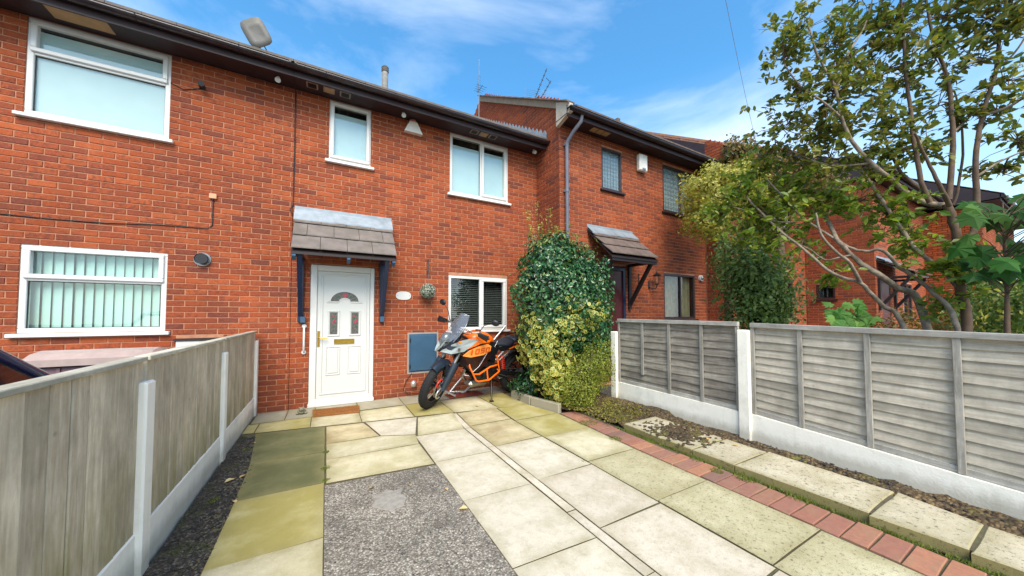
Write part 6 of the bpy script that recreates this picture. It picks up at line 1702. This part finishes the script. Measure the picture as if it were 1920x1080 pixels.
# --- holly
ho = thing('holly_bush', 'tall rounded bush of glossy dark green leaves between the white window and the brown porch', 'bush', (3.45, 4.6, 0))
stems(ho, (3.45, 4.6, 0), [(3.2,4.5,1.9),(3.6,4.6,2.2),(3.8,4.5,1.8),(3.4,4.8,2.4),(3.1,4.7,1.4),(3.9,4.6,1.4)], .035)
shrub(ho, [((3.47,4.62,1.62),(.86,.60,1.05),9500,.10,.72),((3.40,4.60,2.32),(.58,.48,.44),2800,.16,.6),((3.22,4.45,1.05),(.52,.45,.65),2600,.14),((4.10,4.52,1.55),(.46,.4,.85),3200,.2,.7),((3.95,4.3,.90),(.38,.3,.55),1900,.2,.6),((3.55,4.2,1.25),(.5,.3,.35),1200,.16,.6),((3.82,4.45,1.15),(.42,.45,.7),2200,.14)], .066, M_HOLLY, jit=1.0)
shrub(ho, [((3.45,4.58,2.46),(.55,.42,.40),420,.2,.8),((3.45,4.5,1.7),(.9,.62,1.05),420,.12,.9)], .055, M_HOLLYT, name='young_leaves')
MB().ball((3.47,4.64,1.6), (.56,.38,.80), 18, 12, jit=.08).build('inner_shade', simple('shade_ball', (26,30,18), .95, var=.3), ho)  # dark ball stands in for the shade deep inside the holly
sp_ = MB(); V = []; F = []
# thin sprigs rising over the holly
sg = thing('climbing_shrub', 'thin yellow-green sprigs rising above the dark bush against the downpipe', 'shrub', (3.45, 4.95, 0))
tips = [(3.08,5.0,3.32),(3.30,5.0,3.40),(3.52,4.95,3.30),(3.42,5.05,3.10),(3.70,4.95,3.02),(3.15,5.0,2.95)]
stems(sg, (3.45, 4.95, 0), tips, .012)
P = []
for t in tips:
    b = Vector((3.45,4.95,1.2))
    for i in range(60):
        q = b.lerp(Vector(t), 1-.42*nrs.rand()**1.5); P.append((q.x+nrs.randn()*.035, q.y+nrs.randn()*.035, q.z+nrs.randn()*.03))
P = np.array(P); V, F, k = scatter(P, nrs.randn(len(P), 3), .045, LEAFS, 1, .8); bulk('foliage', V, F, M_GOLDT, sg, kind='stuff')
# --- variegated euonymus
eu = thing('variegated_shrub', 'bright yellow and green variegated shrub spilling beside the motorbike', 'shrub', (3.1, 4.35, 0))
stems(eu, (3.15, 4.35, 0), [(2.9,4.3,1.2),(3.1,4.1,1.4),(3.4,4.0,1.4),(2.9,4.5,.8),(3.2,3.9,.8)], .02)
shrub(eu, [((2.93,4.42,.92),(.30,.36,.46),900,.18,.6),((3.02,4.22,.70),(.30,.34,.46),900,.18,.6),((3.30,4.14,1.22),(.46,.28,.26),420,.3,.5),((3.70,4.12,1.36),(.36,.26,.22),300,.3,.5),((3.40,4.1,1.52),(.35,.2,.16),60,.3,.3),((3.06,4.12,.42),(.26,.28,.36),620,.2,.6),((2.88,4.50,1.25),(.22,.26,.28),300,.2,.6)],
      .078, [M_VGREEN, M_VYEL], VARS, var=True, jit=1.0, aspect=1.05)
shrub(eu, [((2.98,4.4,.8),(.30,.36,.6),900,.18,.5),((3.35,4.2,1.15),(.5,.3,.3),500,.2,.5)], .05, M_HOLLY, name='dark_leaves')
eu2 = shrub(eu, [((2.92,4.72,.22),(.30,.26,.22),700,.2,.5)], .045, M_HOLLY, name='low_leaves')
# --- low golden privet
pv = thing('golden_shrub', 'low fine-leaved golden green shrub at the foot of the bush beside the white fence post', 'shrub', (3.35, 3.9, 0))
stems(pv, (3.4, 3.95, 0), [(3.2,3.8,.6),(3.5,3.8,.8),(3.7,3.9,.7),(3.3,4.0,.8)], .016)
shrub(pv, [((3.34,3.92,.40),(.36,.32,.36),3600,.18,.6),((3.66,3.98,.55),(.32,.30,.34),3000,.18,.6),((3.20,3.80,.25),(.28,.26,.26),1800,.2,.6),((3.90,4.1,.62),(.26,.3,.5),2200,.2,.6)], .026, M_PRIVET, jit=1.2, aspect=1.2)
MB().ball((3.45,4.08,.36), (.26,.16,.24), 14, 10, jit=.1).build('inner_shade', simple('shade_ball2', (44,44,22), .95, var=.3), pv)  # dark solid painted in place of shade within the golden shrub
# creeping growth over the soil
P = np.array([(nrs.uniform(3.05,4.05), nrs.uniform(3.0,3.8), .05+nrs.rand()*.04) for i in range(1500)]); V, F, k = scatter(P, np.tile([0,0,1.0],(len(P),1)), .03, LEAFS, .9, 1.1)
bulk('ground_cover', V, F, [mat_leaf('creeper_leaf', [(118,116,44),(146,136,56),(92,96,40),(128,104,50)], .6, .3)], kind='stuff')
# --- evergreens behind the right fence
cv = thing('evergreen_tree', 'dense dark evergreen with small leaves rising behind the right fence', 'tree', (6.9, 3.1, 0))
MB().tube([(6.9,3.1,0),(6.92,3.12,1.0),(6.9,3.1,2.2)], [.09,.07,.03], 10).build('trunk', M_TWIG, cv)
shrub(cv, [((6.85,3.1,1.50),(.55,.6,.85),4600,.30,.45),((6.65,3.25,2.35),(.50,.5,.62),3200,.34,.45),((6.62,3.0,1.9),(.45,.45,.65),2400,.34,.45)], .075, M_CONE, jit=1.1)
MB().ball((6.9,3.1,1.5), (.25,.25,.75), 14, 10, jit=.1).build('inner_shade', simple('shade_ball3', (26,32,18), .95, var=.3), cv)  # evergreen's inner shade given as a dark ball among the leaves
gt = thing('golden_tree', 'pale golden green tree top at the end of the right gutter', 'tree', (7.6, 4.0, 0))
MB().tube([(7.6,4.0,0),(7.55,4.0,1.6),(7.5,4.0,3.4)], [.10,.08,.03], 10).build('trunk', M_TWIG, gt)
shrub(gt, [((7.25,4.1,3.95),(.70,.60,.60),5200,.22,.55),((7.75,3.9,4.15),(.55,.5,.5),3000,.22,.55),((7.0,4.1,3.35),(.45,.45,.4),1800,.22,.5)], .075, M_GOLDT, jit=1.1)
dk = thing('rusty_tree', 'dark green and rust leaved tree behind the golden tree top', 'tree', (10.2, 5.3, 0))
MB().tube([(9.6,3.9,0),(9.7,3.9,2.4),(9.6,3.9,4.6)], [.13,.10,.04], 10).build('trunk', M_TWIG, dk)
shrub(dk, [((8.9,4.3,5.05),(.7,.5,.65),2400,.25,.5),((9.7,4.0,4.7),(1.0,.6,.6),3600,.25,.5),((10.9,3.7,4.6),(1.0,.6,.6),3200,.25,.5)], .10, M_RUST, jit=1.1)
# --- the big bare-limbed tree
LIMBS={
'A': [(6.67, 1.1, 1.06), (6.37, 1.15, 1.53), (6.15, 1.27, 1.71), (5.92, 1.4, 1.9), (5.85, 1.55, 2.08), (5.68, 1.65, 2.29), (5.83, 1.79, 2.59), (5.97, 1.94, 3.02)] ,
'B': [(6.41, 0.9, 1.33), (6.2, 1.01, 1.64), (6.15, 1.16, 1.86), (6.01, 1.24, 1.98), (5.83, 1.33, 2.17), (5.8, 1.46, 2.17), (5.76, 1.6, 2.25), (5.67, 1.77, 2.44), (5.54, 1.96, 2.67), (5.42, 2.14, 3.0), (5.31, 2.31, 3.33)] ,
'C': [(6.21, 1.24, 1.06), (6.15, 1.27, 1.32), (6.0, 1.36, 1.48), (5.83, 1.45, 1.67), (5.75, 1.5, 1.78), (5.58, 1.7, 1.91), (5.45, 1.89, 2.18), (5.28, 2.1, 2.48), (5.18, 2.27, 2.75), (5.09, 2.43, 3.02)] ,
'D': [(5.75, 1.5, 1.78), (5.51, 1.52, 2.0), (5.36, 1.6, 2.15), (5.21, 1.68, 2.35), (5.16, 1.71, 2.62)] ,
'E': [(5.54, 1.96, 2.67), (5.37, 2.05, 2.62), (5.29, 2.21, 2.67), (5.12, 2.42, 2.83), (5.04, 2.58, 2.92)] ,
'F': [(5.81, 1.57, 2.15), (5.65, 1.66, 2.11), (5.63, 1.79, 2.1), (5.59, 1.92, 2.25), (5.53, 2.07, 2.37)] ,
'G': [(6.38, 0.91, 2.68), (6.22, 1.01, 2.7), (6.03, 1.11, 2.78), (5.86, 1.21, 2.97), (5.62, 1.34, 3.19), (5.44, 1.44, 3.44), (5.33, 1.5, 3.73), (5.28, 1.53, 4.09), (5.16, 1.59, 4.36), (5.07, 1.64, 4.59), (5.01, 1.68, 4.92)] ,
'H': [(6.32, 0.84, 1.68), (6.22, 0.95, 1.91), (6.06, 1.09, 2.14), (6.05, 1.21, 2.43), (5.87, 1.31, 2.76), (5.84, 1.45, 3.13), (5.79, 1.59, 3.44), (5.7, 1.64, 3.75), (5.77, 1.71, 4.13)] ,
'I': [(6.06, 0.98, 2.68), (5.98, 1.03, 2.93), (5.92, 1.06, 3.42), (5.89, 1.07, 3.74), (5.86, 1.09, 4.23), (5.85, 1.09, 4.64), (5.85, 1.1, 5.09), (5.81, 1.12, 5.61)] ,
'J': [(6.24, 0.88, 2.71), (6.3, 0.84, 3.32), (6.3, 0.84, 3.74), (6.29, 0.85, 4.12), (6.18, 0.91, 4.51), (6.12, 0.95, 4.96), (6.11, 0.95, 5.48)] ,
'K': [(6.16, 0.81, 2.1), (6.34, 0.71, 2.4), (6.36, 0.7, 2.79), (6.35, 0.7, 3.13), (6.45, 0.65, 3.64), (6.6, 0.56, 4.16), (6.68, 0.52, 4.68), (6.8, 0.45, 5.24)] ,
'L': [(6.44, 0.88, 2.68), (6.49, 0.85, 2.84), (6.58, 0.81, 3.29), (6.58, 0.81, 3.66), (6.69, 0.86, 4.13)] ,
'M': [(6.08, 0.85, 2.61), (5.83, 0.88, 2.82), (5.73, 0.94, 3.08), (5.46, 0.97, 3.33)] ,
'N': [(6.49, 0.97, 2.68), (6.24, 1.11, 2.94), (6.23, 1.23, 3.17), (6.22, 1.35, 3.64), (6.18, 1.37, 4.2)] ,
'T': [(6.37, 0.81, 0.73), (6.36, 0.81, 1.3), (6.31, 0.84, 1.69), (6.31, 0.84, 2.06), (6.29, 0.85, 2.37), (6.22, 0.89, 2.66)] ,
'Q': [(6.45, 0.65, 3.64), (6.47, 0.52, 3.65), (6.52, 0.38, 3.73), (6.86, 0.19, 4.03)] ,
'R': [(6.31, 0.84, 3.49), (6.67, 0.75, 3.77), (7.09, 0.63, 4.27)] ,
'S': [(5.33, 1.5, 3.73), (5.12, 1.61, 3.94), (5.03, 1.78, 4.2), (4.87, 1.87, 4.47)] ,
'U': [(6.37, 0.69, 2.95), (6.45, 0.54, 3.08), (6.52, 0.38, 3.15)] ,
'V': [(5.28, 1.53, 4.09), (5.42, 1.45, 4.52), (5.6, 1.35, 4.85), (5.73, 1.28, 5.32)] ,
'W': [(5.62, 1.34, 3.19), (5.48, 1.65, 3.25), (5.38, 1.93, 3.48), (5.2, 2.14, 3.75)] ,
'X': [(6.6, 0.56, 4.16), (6.84, 0.43, 4.43), (7.08, 0.3, 4.87)] ,
}
BLOBS=[ (5.05, 1.77, 4.88, 0.35, 1),(4.87, 1.87, 4.6, 0.32, 1),(5.33, 1.61, 4.67, 0.38, 1.2),(5.03, 1.78, 4.13, 0.35, 1.2),(5.37, 1.59, 4.07, 0.38, 1.3),(5.61, 1.46, 4.47, 0.38, 1.2),(5.85, 1.32, 4.88, 0.38, 1.2),(5.83, 1.33, 4.27, 0.38, 1.3),(5.83, 1.1, 4.7, 0.36, 1.3),(6.02, 1.11, 4.2, 0.37, 1.1),(6.1, 0.96, 4.51, 0.36, 1),(6.33, 0.83, 4.89, 0.42, 1.3),(6.54, 0.6, 4.8, 0.41, 1.3),(6.67, 0.41, 4.65, 0.35, 1.2),(6.53, 0.72, 4.32, 0.3, 0.7),(6.59, 0.46, 3.98, 0.29, 0.8),(5.15, 1.94, 3.85, 0.4, 1.2),(5.45, 1.78, 3.71, 0.4, 1.3),(5.59, 1.47, 3.73, 0.38, 1.2),(5.93, 1.28, 3.73, 0.35, 1),(5.2, 2.14, 3.6, 0.35, 0.8),(5.51, 1.97, 3.39, 0.42, 1.2),(5.61, 1.68, 3.37, 0.4, 1.2),(5.83, 1.45, 3.25, 0.36, 1),(6.03, 1.22, 3.34, 0.32, 0.9),(6.29, 0.97, 3.87, 0.34, 0.8),(6.56, 0.82, 3.68, 0.31, 0.6),(6.6, 0.57, 3.68, 0.33, 0.8),(6.56, 0.47, 3.32, 0.29, 0.8),(6.05, 0.98, 3.3, 0.24, 0.6),(6.8, 0.57, 2.99, 0.27, 0.5),(6.63, 0.43, 4.83, 0.35, 1),(5.91, 1.06, 5.22, 0.49, 1.2),(5.5, 1.41, 5.25, 0.37, 1),(6.36, 0.81, 5.41, 0.49, 1),(6.54, 0.48, 5.26, 0.46, 1),(5.28, 2.33, 2.8, 0.37, 1.2),(5.49, 2.1, 2.99, 0.4, 1.3),(5.74, 1.84, 2.95, 0.39, 1.2),(5.21, 2.48, 3.06, 0.34, 1.2),(5.84, 1.56, 2.81, 0.34, 1),(6.04, 1.33, 2.65, 0.33, 1.0),(5.4, 2.26, 2.43, 0.4, 1.2),(5.67, 2.0, 2.4, 0.32, 0.7),(6.17, 1.15, 2.42, 0.26, 0.8),(5.3, 2.54, 2.55, 0.35, 1),(5.08, 2.78, 2.89, 0.31, 0.8),(6.16, 0.92, 1.94, 0.21, 0.8),(6.2, 0.9, 1.51, 0.21, 0.5),(6.1, 1.18, 2.16, 0.19, 0.5),(5.71, 1.75, 1.94, 0.24, 0.4),(5.34, 2.41, 3.37, 0.38, 1),(6.36, 0.7, 1.92, 0.3, 0.6) ]
tr = thing('large_tree', 'wide spreading tree with long pale bare limbs and sparse olive leaves above the right fence', 'tree', (5.95, .85, 0))
RAD = {'A':(.046,.020),'B':(.026,.011),'C':(.032,.011),'D':(.022,.010),'E':(.014,.006),'F':(.013,.006),'G':(.034,.009),'H':(.026,.010),'I':(.026,.010),'J':(.028,.010),'K':(.034,.012),'L':(.016,.008),'M':(.024,.010),'N':(.026,.010),'T':(.045,.036),'Q':(.02,.008),'R':(.014,.006),'S':(.014,.006),'U':(.014,.006),'V':(.016,.006),'W':(.014,.005),'X':(.014,.005)}
def smooth_path(pts, k=4):
    P = [Vector(p) for p in pts]; out_ = []
    for i in range(len(P)-1):
        p0 = P[max(i-1,0)]; p1 = P[i]; p2 = P[i+1]; p3 = P[min(i+2,len(P)-1)]
        for j in range(k):
            t = j/k; out_.append(.5*((2*p1)+(p2-p0)*t+(2*p0-5*p1+4*p2-p3)*t*t+(3*p1-p0-3*p2+p3)*t**3))
    return out_+[P[-1]]
allp = []
GRD = Vector((5.95, .85, -.05))
for k, pts in LIMBS.items():
    P = [Vector(p) for p in pts]
    if k == 'T': P[0] = Vector((5.98,.82,-.05))
    if k in 'AC': P[0] = P[1].lerp(GRD, .75); P.insert(0, GRD+Vector((.02 if k == 'A' else -.05, .05, 0)))
    if k == 'B': P[0] = Vector((5.93,.82,1.25)); P.insert(0, GRD)
    S = smooth_path(P, 4); a, b = RAD[k]; n = len(S)
    S = [p+Vector((rnd.uniform(-1,1),rnd.uniform(-1,1),rnd.uniform(-1,1)))*min(.008, a*.15) for p in S]
    MB().tube(S, [a+(b-a)*(i/(n-1))**.8 for i in range(n)], 9).build('trunk' if k == 'T' else 'limb', M_BARK if k not in 'IJKLMNXT' else M_TWIG, tr)
    allp += [(p, k) for p in S]
# twigs with leaves inside each leafy region
tw = MB(); P_ = []; N_l = []; low_P = []; low_N = []
AP = [p for p, k in allp]; APn = np.array([tuple(p) for p in AP])
for bi, (bx, by, bz, br_, dens) in enumerate(BLOBS):
    low = bi >= 36
    c = Vector((bx, by, bz)); nt = int((19 if not low else 22)*dens)
    dd = np.linalg.norm(APn-np.array(tuple(c)), axis=1); near = AP[int(np.argmin(dd))]
    # a small branch from the nearest limb into the region
    if 0.05 < (near-c).length < 1.6: tw.tube(smooth_path([near, near.lerp(c, .5)+Vector((0,0,.04)), c], 3), [.009,.008,.0075,.007,.006,.005,.004], 5)
    for j in range(nt):
        d = Vector((rnd.gauss(0,1), rnd.gauss(0,1), rnd.gauss(0,1)))
        if d.length < .01: continue
        d.normalize(); e = c+d*br_*rnd.uniform(.4, 1.45); e.z += rnd.uniform(-.02, .05)
        s_ = c.lerp(near, rnd.uniform(0, .5)) if (near-c).length < 1.6 else c+d*br_*.1
        mid = s_.lerp(e, .55)+Vector((rnd.uniform(-.03,.03), rnd.uniform(-.03,.03), rnd.uniform(0,.05)))
        tw.tube([s_, mid, e], [.0045,.003,.002], 4, caps=False)
        nl = rnd.randint(7, 13)
        for q in range(nl):
            f = 1-.75*rnd.random()**1.4; pt = mid.lerp(e, (f-.5)*2) if f > .5 else s_.lerp(mid, f*2)
            o_ = Vector((rnd.gauss(0,.028), rnd.gauss(0,.028), rnd.gauss(-.008,.025)))
            nn = Vector((rnd.gauss(0,.6), rnd.gauss(0,.6), 1.0))
            (low_P if low else P_).append(tuple(pt+o_)); (low_N if low else N_l).append(tuple(nn))
tw.build('twigs', M_TWIG, tr, kind='stuff')
# the largest leaves are single parts, the rest one mesh
me_leaf = {}
def leaf_parts(P, Nn, size, mat, root, nind, aspect=.9):
    P = np.array(P); Nn = np.array(Nn); sc = []
    for p in P:
        q = project(p); sc.append(0 if not q or not (-10 < q[0] < 1930 and -10 < q[1] < 1080) else 1/q[2])
    order = np.argsort(-np.array(sc)); ind = order[:nind]; rest = order[nind:]
    v, f = LEAFS; me = bpy.data.meshes.new('leaf'); me.from_pydata([(x*aspect, y-.5, z) for x, y, z in v], [], f); me.materials.append(mat); me.update()
    for i in ind:
        o = bpy.data.objects.new('leaf', me); COL.objects.link(o); o.parent = root
        n = Vector(Nn[i])+Vector((rnd.gauss(0,.45), rnd.gauss(0,.45), 0)); qt = n.to_track_quat('Z', 'Y')
        o.rotation_euler = (qt.to_matrix() @ Matrix.Rotation(rnd.uniform(0, 6.28), 3, 'Z')).to_euler(); s_ = size*rnd.uniform(.65, 1.2)
        o.scale = (s_, s_, s_); o.location = Vector(P[i])-WL[root.name]
    V, F, k = scatter(P[rest], Nn[rest], size, LEAFS, .9, aspect)
    return bulk('foliage', V, F, mat, root, kind='stuff')
leaf_parts(P_, N_l, .094, M_TREE, tr, 170)
leaf_parts(low_P, low_N, .105, M_TREEY, tr, 120)
# --- large lobed leaves at the right, sapling, hedge
def lobed_leaf(size):
    pts = []; lob = [(0,0),(.18,-.02),(.42,.10),(.34,.22),(.62,.42),(.40,.46),(.46,.74),(.24,.66),(0,1.05),(-.24,.66),(-.46,.74),(-.40,.46),(-.62,.42),(-.34,.22),(-.42,.10),(-.18,-.02)]
    V = [(x*size, y*size, -.34*size*abs(x)-.22*size*(y**2)+.05*size*math.sin(x*9+y*7)) for x, y in lob]+[(0, .45*size, .03*size)]
    n = len(lob); return V, [(n, k, (k+1) % n) for k in range(n)]
def big_leaf_plant(root, items, mat, base, twigr=.008, size0=.2):
    V, F = lobed_leaf(1); me = bpy.data.meshes.new('leaf'); me.from_pydata(V, [], F); me.materials.append(mat); me.update()
    m = MB()
    for (x, y, z, s_) in items:
        o = bpy.data.objects.new('leaf', me); COL.objects.link(o); o.parent = root; o.location = Vector((x,y,z))-WL[root.name]; o.scale = (s_,)*3
        nn = Vector((-.75+rnd.gauss(0,.35), -.45+rnd.gauss(0,.4), .65+rnd.gauss(0,.25))); o.rotation_euler = (nn.to_track_quat('Z', 'Y').to_matrix() @ Matrix.Rotation(rnd.gauss(math.pi, .9), 3, 'Z')).to_euler()
        b = Vector(base).lerp(Vector((x,y,z)), .55)+Vector((rnd.uniform(-.05,.05), rnd.uniform(-.05,.05), -.02)); m.tube([Vector((base[0], base[1], max(base[2], z-.22))), b if z-.22 < base[2] else Vector((base[0],base[1],z-.22)).lerp(Vector((x,y,z)), .6)+Vector((0,0,.03)), Vector((x,y,z))], [twigr*.6, twigr*.5, .002], 5)
    m.build('stems', M_TWIG, root)
mp_ = thing('large_leaved_shrub', 'shrub with big lobed bright green leaves at the right edge above the fence', 'shrub', (5.9, .55, 0))
it = []
for i in range(60):
    t = rnd.random(); it.append((5.4+.85*rnd.random(), .10+.65*rnd.random(), 1.75+.85*rnd.random(), rnd.uniform(.13, .22)))
big_leaf_plant(mp_, it, M_MAPLE, (5.85,.50,1.55)); MB().tube([(5.9,.55,-.05),(5.87,.52,.9),(5.85,.50,1.6),(5.86,.5,2.5)], [.03,.025,.015,.006], 8).build('trunk', M_TWIG, mp_)
fgp = thing('sapling', 'small sapling with pale green lobed leaves just over the fence below the side window', 'sapling', (5.35, 1.5, 0))
it = [(5.35+rnd.gauss(0,.13), 1.5+rnd.gauss(0,.12), 1.40+rnd.uniform(-.14,.14), rnd.uniform(.10,.16)) for i in range(26)]
big_leaf_plant(fgp, it, M_FIG, (5.35,1.5,1.1), .006); MB().tube([(5.35,1.5,-.05),(5.34,1.5,1.12)], [.02,.01], 8).build('trunk', M_TWIG, fgp)
hg = thing('garden_hedge', 'mixed green hedge with pale patches behind the fence at the right edge', 'hedge', (8.1, .6, 0))
MB().tube([(8.0,.6,-.05),(8.0,.6,1.2)], [.06,.03], 8).build('trunk', M_TWIG, hg)
shrub(hg, [((8.2,.65,1.35),(.9,.42,.75),3600,.2,.55),((9.3,.9,1.3),(.9,.5,.7),2600,.2,.55),((7.4,.35,1.3),(.7,.3,.62),2400,.2,.55)], .07, M_CONE, jit=1.1)
shrub(hg, [((7.9,.60,1.25),(1.0,.42,.6),500,.2,.8)], .06, M_VYEL, name='pale_leaves')
hg2 = thing('rough_shrubs', 'brown-green leafy thicket among the trunks behind the right fence', 'shrub', (7.6, 1.7, 0))
MB().tube([(7.6,1.7,-.05),(7.6,1.7,1.0)], [.05,.02], 8).build('trunk', M_TWIG, hg2)
shrub(hg2, [((7.6,1.6,.9),(.8,.5,.55),1500,.25,.5),((9.5,1.5,1.0),(1.2,.5,.6),1400,.25,.5)], .07, M_RUST)
# --- fallen leaves and weeds
M_FALL = mat_leaf('fallen_leaf', [(214,186,120),(176,110,52),(226,206,150),(150,84,40)], .7, .2)
def fallen(x, y, z, s_, lab):
    V, F = LEAFS; m = MB(); a = rnd.uniform(0, 6.28); M = Matrix.Translation((x, y, z+.006)) @ Euler((rnd.uniform(-.25,.25), rnd.uniform(-.25,.25), a)).to_matrix().to_4x4() @ Matrix.Scale(s_, 4)
    m.add([M @ Vector((p[0]*1.2, p[1]-.5, p[2]*1.6+.06)) for p in V], F); o = m.build('fallen_leaf', M_FALL, loc=(x, y, z)); tag(o, lab, 'leaf', 'fallen leaves on the paving')
for x, y, z, s_, lab in [(-.68,3.62,.0,.075,'pale fallen leaf on the gravel beside the mossy slab, larger of the pair'), (-.60,3.66,.0,.06,'pale fallen leaf on the gravel, smaller of the pair, nearer the slab'),
    (-.66,4.55,.0,.045,'small pale fallen leaf on the gravel near the far end of the gully'), (-.57,3.20,.0,.05,'fallen leaf on the gravel edge where two green slabs meet'), (2.02,4.72,.002,.06,'pale yellow fallen leaf on the slab in front of the motorbike'),
    (.34,2.93,-.004,.06,'brown fallen leaf near the far edge of the tarmac patch'), (.62,2.82,-.004,.04,'tiny tan leaf on the tarmac patch'), (.88,2.30,-.004,.07,'orange-brown dry leaf on the tarmac edge against the cream slabs'),
    (3.62,1.88,.072,.06,'brown curled leaf on the tan step slab by the white fence base'), (.86,2.62,-.004,.045,'small orange leaf at the tarmac edge above the dry one'), (3.55,2.12,.072,.05,'pale leaf on the step slab beside the clumps of earth')]: fallen(x, y, z, s_, lab)
V = []; F = []
def tuft(x, y, z, n, r_, h):
    for i in range(n):
        a = nrs.rand()*6.28; d = nrs.rand()**.5*r_; px, py = x+d*math.cos(a), y+d*math.sin(a); hh = h*nrs.uniform(.5, 1.2); b = nrs.rand()*6.28; n0 = len(V)
        lx, ly = nrs.normal(0, h*.35, 2); w = nrs.uniform(.002, .005)
        V.extend([(px-w*math.cos(b), py-w*math.sin(b), z), (px+w*math.cos(b), py+w*math.sin(b), z), (px+lx, py+ly, z+hh)]); F.append((n0, n0+1, n0+2))
for (x, y, n, r_, h) in [(3.14,1.98,200,.07,.03),(3.14,1.55,260,.09,.035),(3.14,2.5,160,.06,.03),(2.85,2.75,150,.07,.025),(3.15,1.2,150,.08,.03),(3.05,1.75,120,.05,.03),(.02,3.9,120,.03,.02),(.02,3.5,160,.04,.02),(.02,3.25,120,.03,.02),(3.4,2.5,120,.06,.02),(2.18,2.48,60,.04,.012),(-.7,4.4,80,.04,.02),(-.72,3.3,140,.05,.02),(2.95,3.3,200,.12,.04)]: tuft(x, y, -.005, n, r_, h)
for i in range(90): tuft(3.158, 3.0-3.4*i/90, -.005, 30, .022, .025)
bulk('joint_weeds', V, np.array(F), [mat_leaf('weed_leaf', [(104,122,48),(134,144,62),(84,104,42)], .6, .4)], kind='stuff')
